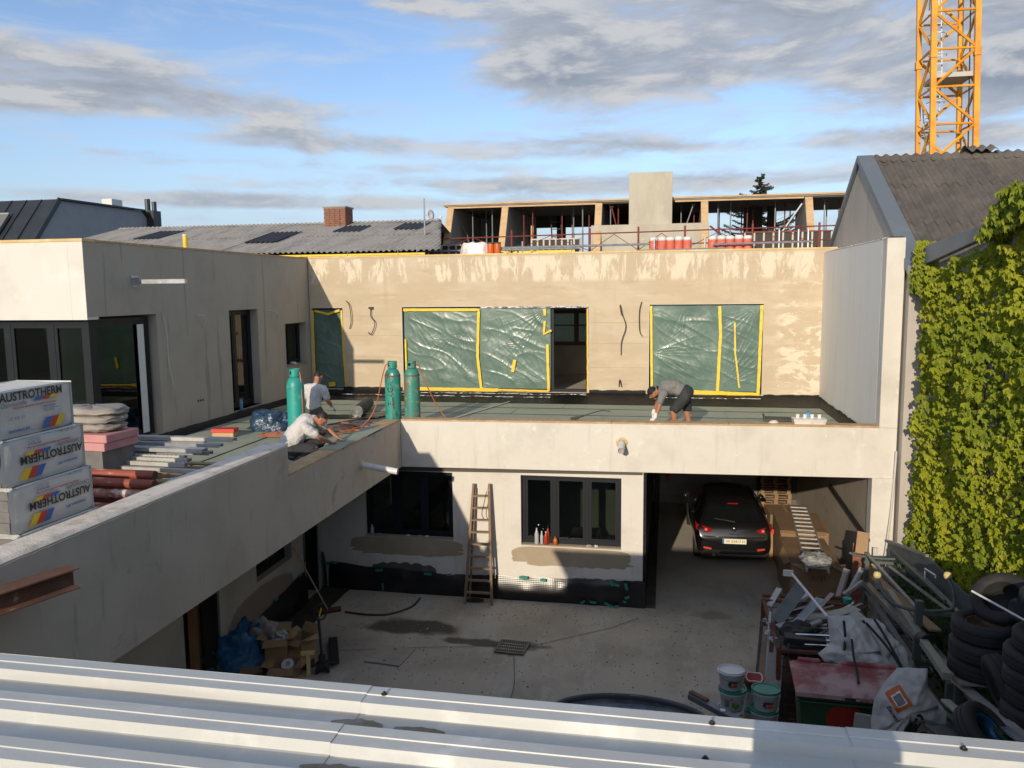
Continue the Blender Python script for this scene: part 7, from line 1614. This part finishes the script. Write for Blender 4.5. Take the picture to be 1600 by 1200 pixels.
for p in (PB+Vector((-.38,.6,2.22)),PB+Vector((.42,.27,2.38))): part('foam_knob',MB().lathe([(0,-.05),(.045,-.03),(.055,.01),(.04,.05),(0,.06)],n=12,Mx=Matrix.Translation(p)),m_foamy,RK,world=True,smooth=True)
for k in range(7): t=k/7; part('shelf_wire',MB().cyl(PA.lerp(PB,t)+Vector((0,0,.80+.3*t)),PA.lerp(PB,t)+o3+Vector((0,0,.86+.3*t)),.008,n=5),m_rackl,RK,world=True)
for k in range(4): part('shelf_wire',MB().cyl(PA+Vector((.12*k+.1,0,.84)),PB+Vector((.12*k+.1,0,1.14)),.008,n=5),m_rackl,RK,world=True)
m_plw=M('plank_fresh',(.36,.24,.14),.7,[('n',(.28,.18,.10),3,.4,.7)],coord='O')
plank('timber_plank',(3.62,14.3,1.18),(3.72,11.5,1.45),.16,.035,m_plw,'broad light timber plank lying in the steel rack','plank'); plank('timber_plank',(3.55,10.95,1.28),(3.68,10.3,1.36),.12,.05,m_plw,'short end of a timber plank below the rack','plank')
plank('round_bar',(3.56,13.2,1.35),(3.02,8.9,2.02),.09,.08,m_rackl,'long square grey tube slanting down from the rack towards the viewer','tube'); plank('flat_bar',(3.75,14.0,1.5),(3.85,11.4,1.78),.06,.02,m_rackl,'thin flat bar in the upper part of the rack','bar')
solo('tube_cap',MB().cyl((0,0,0),(.03,-.15,.02),.085,n=14),m_blackpl,'black cap on the slanting grey tube','cap',(3.20,10.4,1.80))
gc=thing('grey_sheet','large dark grey metal sheet standing behind the rack against the ivy','metal sheet',(4.0,13,G)); m_gs=M('grey_sheet',(.10,.12,.13),.55,[('n',(.13,.15,.16),2,.4,.7)],metal=.2)
part('sheet',MB().prism([(4.02,15.0,G),(4.02,15.0,1.62),(4.10,13.2,1.95),(4.22,11.3,1.85),(4.22,11.2,G)],(.03,0,0)),m_gs,gc,world=True); part('edge_strip',MB().bar((4.0,15.0,1.63),(4.09,13.2,1.97),.05,.04),m_rackl,gc,world=True)
part('white_bracket',MB().tube([(3.98,12.9,1.66),(3.98,12.9,1.86),(4.0,12.5,1.90),(4.0,12.5,1.86)],.014,5),m_wrap,gc,world=True)
for k,(x,y,h,w,mt) in enumerate(((3.60,15.1,1.30,.10,m_sack),(3.72,15.15,1.25,.08,m_wood),(3.84,15.2,1.42,.09,m_big),(3.92,15.15,1.22,.06,m_sack),(3.48,15.0,1.55,.16,m_brick))):
    plank('standing_board',(x,y-.1,G),(x+.06*(k%2),y+.05,h),w,.03,mt,('grey board standing at the pillar foot','light timber batten standing at the pillar foot','tall pale board standing at the pillar foot','narrow grey batten standing at the pillar foot','rust red board hung over the rack end')[k],'board')
plank('brown_board',(3.44,14.6,1.50),(3.50,14.75,1.85),.20,.03,m_card_l,'brown board piece on top of the rack post','board',up=(0,1,0))
# low shrubs under the ivy
mb=MB(); rq=random.Random(4)
for i in range(1500):
    y=rq.uniform(9.8,14.2); z=rq.uniform(.5,1.55+.2*nz(y*2)); x=4.3-rq.uniform(0,.45)*(1-.5*abs(nz(y*1.4,3)))
    leaf(mb,(x,y,z),(-1,-.6+rq.uniform(-.6,.4),.6+rq.uniform(-.4,.4)),rq.uniform(.05,.10),rq)
sb=thing('shrub','dark leafy shrub growing between the rack and the tyres','shrub',(4.2,12,G)); m_leafd=M('shrub_leaf',(.06,.11,.02),.6,[('n',(.03,.06,.015),2,.4,.6),('n',(.10,.16,.03),7,.55,.75)]); translucent(m_leafd,.25)
part('foliage',mb,m_leafd,sb,world=True,fix=False,kind='stuff')
for k in range(7): y=10+.6*k; part('stem',MB().tube([(4.25,y,G),(4.2,y+.1,.6),(4.1,y,1.2)],.012,5),m_stem,sb,world=True)
# --- tyres
def tyre_mb(R_=.325,w=.205,seed=0):
    prof=[(R_*.60,-w*.38),(R_*.66,-w*.47),(R_*.86,-w*.50),(R_*.965,-w*.40),(R_,-w*.30),(R_,-w*.16),(R_*.975,-w*.15),(R_*.975,-w*.12),(R_,-w*.11),(R_,w*.11),(R_*.975,w*.12),(R_*.975,w*.15),(R_,w*.16),(R_,w*.30),(R_*.965,w*.40),(R_*.86,w*.50),(R_*.66,w*.47),(R_*.60,w*.38),(R_*.62,0),(R_*.60,-w*.38)]
    return MB().lathe(prof,n=40)
def tyre(loc,rot,label,R_=.325,w=.205,rim=None,tag_=False):
    t=thing('tyre',label,'tyre',loc,group='tyres piled at the right edge',rot=rot)
    part('tread',tyre_mb(R_,w),m_tyre,t,smooth=True,angle=45)
    if rim is not None: part('rim',MB().lathe([(R_*.62,w*.30),(R_*.55,w*.33),(R_*.50,w*.05),(R_*.15,0),(0,w*.02)],n=28),rim,t,smooth=True)
    if tag_: part('paper_label',MB().poly([(R_*1.004*math.cos(a),R_*1.004*math.sin(a),z) for a,z in ((-1.75,-.05),(-1.55,-.05),(-1.55,.05),(-1.75,.05))]),m_wrap,t,fix=False)
    return t
SHZ=1.86
for k in range(3): tyre((3.52+.015*math.sin(k*4),9.35+.02*math.cos(k*3),SHZ+.105+.215*k),(R(2*math.sin(k*3)),R(2*math.cos(k*5)),k),('bottom','middle','top')[k]+' tyre of the left tyre stack',R_=.335,w=.21,rim=m_rust if k==2 else None,tag_=(k==2))
for k in range(6): tyre((3.72+.02*math.sin(k*4),8.42+.02*math.cos(k*3),SHZ-.12+.19*k),(R(2*math.sin(k*3)),R(3*math.cos(k*5)),k*1.1),ORD[k-1]+' tyre up the right tyre stack' if k else 'lowest tyre of the right tyre stack',R_=.335 if k<5 else .30,w=.19,tag_=(k in (3,5)))
tyre((3.78,9.55,SHZ+.80),(R(28),R(-30),0),'tyre tilted against the left stack below the grey rim',R_=.33,w=.22)
tyre((3.50,8.75,SHZ+.18),(R(15),R(72),R(15)),'rust coloured wheel standing between the two tyre stacks',R_=.32,w=.19,rim=m_rust)
tyre((2.98,7.75,2.02),(R(22),R(38),0),'single worn tyre lying tilted in front of the stacks',R_=.30,w=.20,rim=m_tarp)
rw=thing('steel_wheel_rim','dark steel wheel rims with white label on top of the tyre pile','wheel rim',(3.98,9.05,SHZ+1.02),group=None,rot=(R(10),R(-6),0))
m_rim=M('rim_dark',(.05,.06,.075),.4,metal=.5,coord='O')
part('rim',MB().lathe([(.0,.02),(.12,.02),(.16,.05),(.20,.03),(.235,.06),(.24,.0),(.22,-.05),(.24,-.10),(.235,-.13),(0,-.13)],n=32),m_rim,rw,smooth=True,angle=40); part('label_paper',MB().box((-.07,-.13,.068),(.03,-.07,.071)),m_wrap,rw)
rw2=thing('steel_wheel_rim','larger dark rim under the labelled one','wheel rim',(3.90,8.95,SHZ+.88),rot=(R(8),R(4),0)); part('rim',MB().lathe([(0,.02),(.24,.03),(.29,.05),(.29,-.02),(0,-.02)],n=32),m_rim,rw2,smooth=True,angle=40)
wsolo('white_stick',MB().cyl((3.32,9.2,SHZ+1.02),(3.72,8.6,SHZ+.90),.012,n=6),m_wrap,'thin white stick lying across the top of the tyres','stick',(3.32,9.2,SHZ+1))
SF=thing('tyre_shelf','timber and steel shelf carrying the tyre stacks','shelf',(3.6,8.9,G))
for y in (7.9,8.3,8.75,9.2,9.6): part('shelf_board',MB().box((3.22,y-.09,SHZ-.03 if y>8.9 else SHZ-.25),(4.25,y+.09,SHZ-.002 if y>8.9 else SHZ-.222)),m_sack,SF,world=True)
for x,y in ((3.28,7.9),(4.2,7.9),(4.2,9.6),(3.30,9.65)): part('post',MB().bar((x,y,G),(x,y,SHZ-.26),.07,.07),m_rack,SF,world=True)
for k,(a,b,w,mt) in enumerate((((3.30,9.6,1.70),(3.40,7.4,2.02),.12,m_sack),((3.15,9.3,1.55),(3.25,7.6,1.80),.10,m_galvd2),((3.42,9.2,1.55),(3.05,7.0,2.35),.10,m_zn),((2.95,9.3,1.35),(3.12,7.2,1.80),.30,m_gs),((3.05,9.2,1.50),(3.2,7.2,1.92),.08,m_dump),((2.72,8.5,1.15),(2.95,7.1,1.75),.05,m_plw),((2.78,8.5,1.15),(3.02,7.1,1.72),.05,m_foamy),((2.84,8.5,1.13),(3.10,7.1,1.70),.05,m_sack),((2.90,8.4,1.10),(3.16,7.1,1.68),.05,m_palw),((2.98,7.7,1.75),(3.12,7.1,1.95),.20,m_galvd2))):
    plank('stored_board',a,b,w,.03,mt,('pale board under the tyre stacks','grey bar left of the pale board','zinc strip under the single tyre','broad dark grey sheet slanting towards the viewer','dark green bar beside the broad grey sheet','light batten at the lower right, leftmost of four','second yellowish batten of the four','third grey batten of the four','rightmost brown batten of the four','short grey panel lying at the lower right edge')[k],'board')
pf=thing('punched_rail','green punched steel rail leaning on the single tyre','rail',(3.1,7.5,2.0)); part('rail',MB().bar((3.06,7.9,2.05),(3.30,6.9,2.02),.06,.03),m_gas2 if 0 else m_dump,pf,world=True)
for k in range(12): c=Vector((3.06,7.9,2.07)).lerp(Vector((3.30,6.9,2.04)),(k+.5)/12); part('hole',MB().box(c-Vector((.012,.012,0)),c+Vector((.012,.012,.002))),m_ink,pf,world=True)
cn=thing('spray_can','white spray can lying beside the single tyre','spray can',(3.02,8.35,1.90),rot=(R(85),0,R(75))); part('can',MB().lathe([(.035,0),(.035,.17),(.02,.19),(0,.19)],n=16),m_wrap,cn,smooth=True,angle=40); part('nozzle',MB().cyl((0,0,.19),(0,0,.22),.012,n=8),m_chrome,cn)
# --- things just behind the near roof edge
m_tub=M('dark_tub_rim',(.06,.065,.07),.45,[('n',(.09,.095,.10),3,.5,.75)]); 
OV=thing('oval_tub','big dark oval tub with wet sheet inside standing just behind the near roof','tub',(-.40,9.62,.80))
def ovr(u,v):
    a=2*PI*u; rx,ry=.98,.52; k=.045; b=2*PI*v; r=1+k*math.cos(b); return (rx*math.cos(a)*r,ry*math.sin(a)*r,.05*math.sin(b)+.02)
part('rim',MB().grid(ovr,64,10),m_tub,OV,smooth=True); part('inner_sheet',MB().grid(lambda u,v:(.96*v*math.cos(2*PI*u),.50*v*math.sin(2*PI*u),-.03*(1-v*v)+.01*nz(v*5*math.cos(2*PI*u),v*5*math.sin(2*PI*u))),64,14),M('wet_sheet',(.10,.105,.10),.18,[('n',(.05,.055,.06),2,.42,.62),('n',(.20,.20,.19),4,.58,.75)],bump=(5,.5,.02)),OV,smooth=True)
part('wall',MB().lathe([(.85,-1.06),(1.0,-.02)],n=64,sx=.96,sy=.51),m_tub,OV,smooth=True); part('rim_tag',MB().box((.0,.50,.055),(.28,.54,.062)),m_sack,OV)
plank('loose_plank',(.10,9.10,1.02),(.75,9.0,1.10),.16,.03,m_sack,'grey plank end lying across the dark tub','plank')
db=thing('dark_profile','dark plastic profile pointing from the tub to the buckets','profile',(.9,9,1)); part('profile',MB().bar((.36,9.75,1.12),(1.20,8.95,1.12),.10,.07),m_alug,db,world=True,bevel=.006); part('end_piece',MB().bar((.36,9.76,1.165),(.56,9.57,1.165),.06,.03),m_rust,db,world=True); part('clip',MB().box((.70,9.35,1.156),(.76,9.40,1.17)),m_wrap,db,world=True)
solo('grey_tray',MB().lathe([(.10,-.05),(.19,.0),(.20,.0),(.20,.012),(.10,-.03),(0,-.03)],n=28,sx=1.2,sy=.7),m_sack,'shallow grey plastic tray at the foot of the nearer buckets','tray',(1.17,8.95,1.08),smooth=True)
solo('tray_stand',MB().box((-.5,-.3,0),(.6,.35,1.06)),m_blackpl,'dark box carrying the profile and the grey tray','box',(.75,9.15,G-.02))
solo('white_tub',MB().lathe([(.07,-.2),(.09,0),(.085,0),(.07,-.18),(0,-.18)],n=24,sx=1.4),m_big,'pale tub half hidden by the roof edge in front of the dumpster','tub',(1.93,9.15,1.0),smooth=True)

# --- grit and crumbs on the yard floor
rgt=random.Random(77); mb=MB()
for k in range(2600):
    x=rgt.uniform(-6.4,3.2); y=rgt.choice((rgt.uniform(10.5,18),rgt.uniform(14.3,15.3),rgt.gauss(12.5,1.0))); s_=rgt.choice((.006,.008,.012,.02))*rgt.uniform(.6,1.3)
    if y<10.3 or y>20: continue
    z=G+.012*nz(x*.6,y*.6)+.001; a=rgt.uniform(0,6)
    p=[(x+s_*math.cos(a+2.1*i),y+s_*math.sin(a+2.1*i),z) for i in range(3)]+[(x,y,z+s_*.9)]
    mb.add(p,[(0,1,3),(1,2,3),(2,0,3)])
o=part('floor_grit',mb,M('grit',(.36,.33,.28),.95,[('n',(.16,.14,.12),30,.5,.52),('n',(.65,.63,.58),17,.60,.62)]),None,fix=False); tag(o,'loose grit and mortar crumbs scattered over the courtyard floor','grit',kind='stuff')
# ================================================================== people
m_skin=M('skin',(.40,.19,.11),.55,[('n',(.33,.14,.08),6,.4,.7)],coord='O',spec=.35)
m_shirt_w=M('shirt_white',(.60,.58,.57),.85,[('n',(.52,.50,.50),3,.4,.7)],bump=(9,.6,.02),coord='O'); m_shirt_g=M('shirt_grey',(.20,.20,.195),.85,[('n',(.17,.17,.165),3,.4,.7)],bump=(9,.6,.02),coord='O')
m_pants=M('work_trousers',(.030,.032,.036),.85,[('n',(.05,.05,.052),4,.5,.7)],bump=(10,.6,.02),coord='O'); m_pants_b=M('work_trousers_khaki',(.10,.085,.06),.85,bump=(10,.6,.02),coord='O')
m_hair=M('dark_hair',(.018,.013,.010),.6,bump=(60,.5,.004),coord='O'); m_cap_black=M('cap_cloth',(.012,.012,.013),.8); m_glove=M('glove_white',(.68,.66,.62),.8,coord='O')
m_shoe=M('work_shoe',(.03,.03,.032),.6); m_sole=M('shoe_blue',(.03,.12,.32),.6)
m_eye=M('eye_dark',(.03,.02,.015),.3); m_lip=M('lip',(.30,.11,.08),.5)
def caps(mb,a,b,ra,rb,n=14):
    a=Vector(a);b=Vector(b);d=(b-a); L=d.length
    if L<1e-5: d=Vector((0,0,1))
    d=d.normalized(); pts=[];rr=[]
    for t in (-1,-.92,-.7,-.38): pts.append(a+d*ra*t); rr.append(max(.0015,ra*math.sqrt(max(0,1-t*t))))
    pts.append(a);rr.append(ra)
    pts.append(b);rr.append(rb)
    for t in (.38,.7,.92,1): pts.append(b+d*rb*t); rr.append(max(.0015,rb*math.sqrt(max(0,1-t*t))))
    mb.tube(pts,rr,n)
def ball(mb,c,r,scale=(1,1,1),Mx=None,n=18):
    prof=[(max(.0008,math.sin(PI*k/12)),-math.cos(PI*k/12)) for k in range(13)]
    m=MB().lathe(prof,n=n); T=Matrix.Translation(Vector(c))@(Mx or Matrix.Identity(4))@Matrix.Diagonal((r*scale[0],r*scale[1],r*scale[2],1)); m.xf(T); mb.add(m.v,m.f)
FOLD=bpy.data.textures.new('cloth_folds','CLOUDS'); FOLD.noise_scale=.09; FOLD.noise_depth=2
def remesh(o,vox,smooth=4,fac=.6):
    md=o.modifiers.new('skin','REMESH'); md.mode='VOXEL'; md.voxel_size=vox; md.use_smooth_shade=True
    s=o.modifiers.new('soft','SMOOTH'); s.iterations=smooth; s.factor=fac
    if 'body' not in o.name:
        d=o.modifiers.new('folds','DISPLACE'); d.texture=FOLD; d.strength=.035; d.mid_level=.5; d.texture_coords='LOCAL'
def chain(mb,pts,rr):
    for i in range(len(pts)-1): caps(mb,pts[i],pts[i+1],rr[i],rr[i+1])
def hand_mb(wrist,direction,palm_n,side,scale=1.0,curl=.5,mb=None):
    """palm, four unequal bent fingers and a thumb; direction = towards fingers, palm_n = palm normal"""
    mb=mb or MB(); w=Vector(wrist); d=Vector(direction).normalized(); n=Vector(palm_n); n=(n-d*n.dot(d)).normalized(); s=d.cross(n)*side
    for k in range(4): caps(mb,w+s*(.028-.018*k)*scale,w+d*.085*scale+s*(.033-.0215*k)*scale,.014*scale,.012*scale,10)
    for k,(L,of) in enumerate(((.070,.033),(.080,.0115),(.074,-.010),(.058,-.0315))):
        p=w+d*.085*scale+s*of*scale; dd=d
        for j,(fr,r) in enumerate(((.45,.0095),(.32,.0085),(.25,.0075))):
            dd=(dd+n*curl*.55).normalized(); q=p+dd*L*fr*scale; caps(mb,p,q,r*scale,r*.92*scale,8); p=q
    p=w+d*.025*scale+s*.032*scale; q=p+(d*.55+s*.75+n*.3).normalized()*.042*scale; caps(mb,p,q,.013*scale,.011*scale,8); r_=q+(d*.8+s*.25+n*.45).normalized()*.032*scale; caps(mb,q,r_,.0105*scale,.008*scale,8)
    return mb
def head_parts(par,c,face,up,world=True,hair=True,body=None,cap=None,hair_col=None,beard=False):
    f=Vector(face).normalized(); u=Vector(up); u=(u-f*u.dot(f)).normalized(); r=f.cross(u)
    Mx=Matrix(((r.x,f.x,u.x,0),(r.y,f.y,u.y,0),(r.z,f.z,u.z,0),(0,0,0,1)))
    c=Vector(c); P=lambda x,y,z: c+r*x+f*y+u*z
    ball(body,c,.1,(.78,.95,1.02),Mx); ball(body,P(0,.012,-.055),.1,(.62,.76,.66),Mx); caps(body,P(0,.07,-.105),P(0,.045,-.10),.028,.035)
    caps(body,P(0,.092,.005),P(0,.108,-.028),.009,.015,8)
    for s in (-1,1):
        caps(body,P(s*.076,-.005,.015),P(s*.078,-.008,-.025),.014,.010,8); caps(body,P(s*.02,.088,.022),P(s*.05,.078,.022),.010,.008,8)
    for s in (-1,1): m=MB(); ball(m,P(s*.03,.086,.004),.010,n=8); part('eye',m,m_eye,par,world=world,smooth=True)
    m=MB(); caps(m,P(-.022,.086,-.055),P(.022,.086,-.055),.005,.005,6); part('mouth',m,m_lip,par,world=world,smooth=True)
    if hair:
        m=MB(); ball(m,P(0,-.014,.020),.1,(.84,.98,1.0),Mx); 
        m2=MB(); 
        keep=[i for i,v in enumerate(m.v) if ((Vector(v)-c).dot(u)>.03+ .55*((Vector(v)-c).dot(f)-.02)) or ((Vector(v)-c).dot(f)<-.03 and (Vector(v)-c).dot(u)>-.05)]
        ks=set(keep); mp={k:i for i,k in enumerate(keep)}
        m2.v=[m.v[k] for k in keep]; m2.f=[tuple(mp[i] for i in fc) for fc in m.f if all(i in ks for i in fc)]
        part('hair',m2,m_hair,par,world=world,smooth=True,fix=False)
    if beard:
        m=MB(); ball(m,P(0,.03,-.085),.055,(1.05,1.0,.75),Mx); part('beard',m,m_hair,par,world=world,smooth=True)
    if cap:
        m=MB(); ball(m,P(0,-.008,.035),.1,(.90,1.04,.86),Mx); cobj=part('cap',m,m_cap_black,par,world=world,smooth=True)
        m=MB(); m.grid(lambda a,b:tuple(P((a-.5)*.15*(1-.35*b*b),-.085-.075*b,-.015+.03*b-.04*(abs(a-.5)*2)**2)),8,4); part('peak',m,m_cap_black,cobj,world=world,smooth=True,fix=False)
    return P
def limb(mb,pts,rr): chain(mb,[Vector(p) for p in pts],rr)
# ---- man bending over the front parapet
p=thing('person','man in grey T-shirt, black shorts and backwards cap bending over the front parapet','person',(.25,16.2,FL))
body=MB()
hipc=Vector((.40,16.22,4.10)); chest=Vector((.03,16.16,4.22)); neck=Vector((-.13,16.13,4.17)); headc=Vector((-.235,16.10,4.13))
limb(body,[hipc,(.22,16.2,4.22),chest],[.145,.135,.15]); limb(body,[chest,neck,headc+Vector((.04,0,.01))],[.13,.07,.06])
head_parts(p,headc,(-.55,-.15,-.82),(-.75,0,.6),body=body,hair=False,cap=True,beard=True)
shL=Vector((-.07,16.33,4.13)); shR=Vector((-.07,15.98,4.11))
hL=Vector((-.22,16.05,3.70)); hR=Vector((-.185,15.80,3.67))
limb(body,[shL,(-.14,16.30,3.90),hL],[.055,.045,.032]); limb(body,[shR,(-.10,15.92,3.89),hR],[.055,.046,.032])
limb(body,[(.38,16.35,4.05),(.43,16.42,3.76),(.50,16.44,3.40)],[.095,.068,.05]); limb(body,[(.38,16.10,4.05),(.17,16.06,3.78),(.22,16.10,3.40)],[.095,.068,.05])
for x,y in ((.49,16.43),(.21,16.09)): limb(body,[(x+.02,y,3.33),(x-.12,y,3.31)],[.045,.035])
ob=part('body',body,m_skin,p,world=True,smooth=True,fix=False); remesh(ob,.0105,3,.5)
sh=MB(); limb(sh,[(.30,16.2,4.17),(.18,16.2,4.235),chest+Vector((0,0,.01))],[.155,.158,.165]); limb(sh,[chest,neck+Vector((.03,0,0))],[.15,.085])
limb(sh,[shL+Vector((.03,0,.02)),(-.115,16.31,3.98)],[.075,.070]); limb(sh,[shR+Vector((.03,0,.02)),(-.09,15.94,3.97)],[.075,.070]); limb(sh,[shL+Vector((.05,0,.02)),shR+Vector((.05,0,.02))],[.085,.085])
o_=part('t_shirt',sh,m_shirt_g,p,world=True,smooth=True,fix=False); remesh(o_,.012,5,.5)
st=MB(); limb(st,[(.38,16.28,4.12),(.40,16.18,4.12)],[.165,.165]); limb(st,[(.40,16.35,4.02),(.44,16.42,3.80)],[.125,.105]); limb(st,[(.38,16.10,4.02),(.20,16.07,3.82)],[.125,.105])
o_=part('shorts',st,m_pants,p,world=True,smooth=True,fix=False); remesh(o_,.012,4,.5)
for k,(h,dr,sd) in enumerate(((hL,(-.02,-.5,-.8),1),(hR,(-.45,-.55,-.35),-1))):
    g=hand_mb(h-Vector(dr).normalized()*.01,dr,(-.8,0,-.5) if k==0 else (-.1,-.2,-1),sd,1.12,.55); caps(g,h+Vector((.01,0.02,.06)),h,.042,.040)
    part('glove',g,m_glove,p,world=True,smooth=True,fix=False)
for x,y in ((.49,16.43),(.21,16.09)):
    s=MB(); limb(s,[(x+.03,y,FL+.055),(x-.16,y,FL+.045)],[.052,.045]); caps(s,(x,y,FL+.1),(x,y,FL+.16),.06,.055); part('shoe',s,m_shoe,p,world=True,smooth=True,fix=False)
# ---- man crouching at the side parapet
p=thing('person','man in white T-shirt and dark trousers crouching over the low side parapet','person',(-6.1,12.4,FL))
body=MB()
hip=Vector((-6.17,12.32,3.58)); mid=Vector((-6.08,12.36,3.84)); ch_=Vector((-5.93,12.42,3.99)); nk=Vector((-5.79,12.48,4.06)); hd=Vector((-5.675,12.50,4.07))
limb(body,[hip,mid,ch_],[.15,.14,.155]); limb(body,[ch_,nk,hd+Vector((-.03,0,-.01))],[.12,.068,.06])
P=head_parts(p,hd,(.62,.25,-.70),(.65,.1,.65),body=body,hair=True)
sR=Vector((-5.84,12.22,3.95)); sL=Vector((-5.88,12.62,3.98)); eR=Vector((-5.66,12.30,3.79)); wR=Vector((-5.52,12.42,3.685)); eL=Vector((-5.68,12.74,3.84)); wL=Vector((-5.50,12.72,3.70))
limb(body,[sR,eR,wR],[.06,.046,.032]); limb(body,[sL,eL,wL],[.06,.046,.032])
hand_mb(wR,(.6,.6,-.25),(.2,0,-1),-1,1.0,.35,body); hand_mb(wL,(.75,.2,-.25),(.2,0,-1),1,1.0,.35,body)
limb(body,[hip+Vector((0,-.09,-.02)),(-5.74,12.30,3.60),(-5.98,12.16,3.36)],[.10,.068,.05]); limb(body,[hip+Vector((0,.1,-.02)),(-5.76,12.62,3.66),(-5.98,12.66,3.38)],[.10,.068,.05])
ob=part('body',body,m_skin,p,world=True,smooth=True,fix=False); remesh(ob,.008,3,.5)
sh=MB(); limb(sh,[hip+Vector((.03,0,.15)),mid,ch_+Vector((0,0,.01))],[.165,.17,.168]); limb(sh,[ch_,nk+Vector((-.035,0,-.01))],[.15,.082]); limb(sh,[sR,sR.lerp(eR,.68)],[.084,.074]); limb(sh,[sL,sL.lerp(eL,.68)],[.084,.074]); limb(sh,[sR+Vector((-.04,.04,.02)),sL+Vector((-.04,-.04,.02))],[.09,.09]); limb(sh,[hip+Vector((-.02,-.04,.13)),hip+Vector((.03,.08,.10))],[.16,.16])
o_=part('t_shirt',sh,m_shirt_w,p,world=True,smooth=True,fix=False); remesh(o_,.012,5,.5)
st=MB(); limb(st,[hip+Vector((.05,-.09,-.03)),(-5.76,12.30,3.60),(-5.94,12.18,3.40)],[.125,.092,.075]); limb(st,[hip+Vector((.05,.1,-.03)),(-5.78,12.62,3.65),(-5.94,12.66,3.42)],[.125,.092,.075]); limb(st,[hip+Vector((.05,-.06,-.04)),hip+Vector((.05,.08,-.04))],[.150,.150])
o_=part('trousers',st,m_pants,p,world=True,smooth=True,fix=False); remesh(o_,.012,4,.5)
for y in (12.14,12.68):
    s=MB(); limb(s,[(-6.06,y,FL+.05),(-5.86,y+.03,FL+.045)],[.05,.044]); caps(s,(-6.0,y,FL+.09),(-6.0,y,FL+.14),.055,.05); sk=part('shoe',s,m_shoe,p,world=True,smooth=True,fix=False)
    part('heel',MB().box((-6.13,y-.045,FL+.003),(-6.02,y+.045,FL+.075)),m_sole,sk,world=True,bevel=.015)
# ---- man standing bent-kneed behind the turquoise bottle
p=thing('person','man in white T-shirt seen from behind next to the turquoise gas bottle, head bowed','person',(-7.0,15.0,FL))
body=MB()
hip=Vector((-6.98,15.0,3.80)); ch_=Vector((-6.97,15.06,4.17)); nk=Vector((-6.96,15.12,4.34)); hd=Vector((-6.95,15.20,4.47))
limb(body,[hip,(-6.98,15.0,3.98),ch_],[.14,.125,.15]); limb(body,[ch_,nk,hd+Vector((0,-.02,-.02))],[.12,.066,.06])
head_parts(p,hd,(.15,.82,-.50),(0,.5,.86),body=body,hair=True)
sR=Vector((-6.78,15.05,4.24)); sL=Vector((-7.16,15.05,4.26)); eR=Vector((-6.70,15.06,4.00)); wR=Vector((-6.68,15.22,3.87)); eL=Vector((-7.22,15.12,4.02)); wL=Vector((-7.10,15.30,3.92))
limb(body,[sR,eR,wR],[.058,.046,.032]); limb(body,[sL,eL,wL],[.058,.046,.032]); hand_mb(wL,(.5,.7,-.3),(0,0,-1),1,1,.4,body)
limb(body,[hip+Vector((-.09,0,-.02)),(-7.08,15.22,3.60),(-7.10,15.02,3.36)],[.10,.07,.05]); limb(body,[hip+Vector((.09,0,-.02)),(-6.88,15.22,3.60),(-6.86,15.02,3.36)],[.10,.07,.05])
ob=part('body',body,m_skin,p,world=True,smooth=True,fix=False); remesh(ob,.008,3,.5)
sh=MB(); limb(sh,[hip+Vector((0,0,.10)),(-6.98,15.02,4.05),ch_],[.152,.148,.165]); limb(sh,[ch_,nk+Vector((0,-.01,-.045))],[.15,.082]); limb(sh,[sR,sR.lerp(eR,.72)],[.080,.072]); limb(sh,[sL,sL.lerp(eL,.72)],[.080,.072]); limb(sh,[sR+Vector((-.05,0,.01)),sL+Vector((.05,0,.01))],[.085,.085])
o_=part('t_shirt',sh,m_shirt_w,p,world=True,smooth=True,fix=False); remesh(o_,.012,5,.5)
st=MB(); limb(st,[hip+Vector((-.05,0,-.02)),hip+Vector((.05,0,-.02))],[.150,.150]); limb(st,[hip+Vector((-.09,0,-.05)),(-7.08,15.21,3.60),(-7.10,15.05,3.42)],[.12,.09,.07]); limb(st,[hip+Vector((.09,0,-.05)),(-6.88,15.21,3.60),(-6.86,15.05,3.42)],[.12,.09,.07])
o_=part('shorts',st,m_pants_b,p,world=True,smooth=True,fix=False); remesh(o_,.012,4,.5)
g=hand_mb(wR-Vector((0,0,.01)),(.1,.75,-.5),(-.5,0,-.6),1,1.12,.6); caps(g,wR+Vector((0,-.03,.04)),wR,.042,.040); part('glove',g,m_glove,p,world=True,smooth=True,fix=False)
for x in (-7.10,-6.86):
    s=MB(); limb(s,[(x,14.97,FL+.05),(x,15.17,FL+.045)],[.05,.044]); part('shoe',s,m_shoe,p,world=True,smooth=True,fix=False)
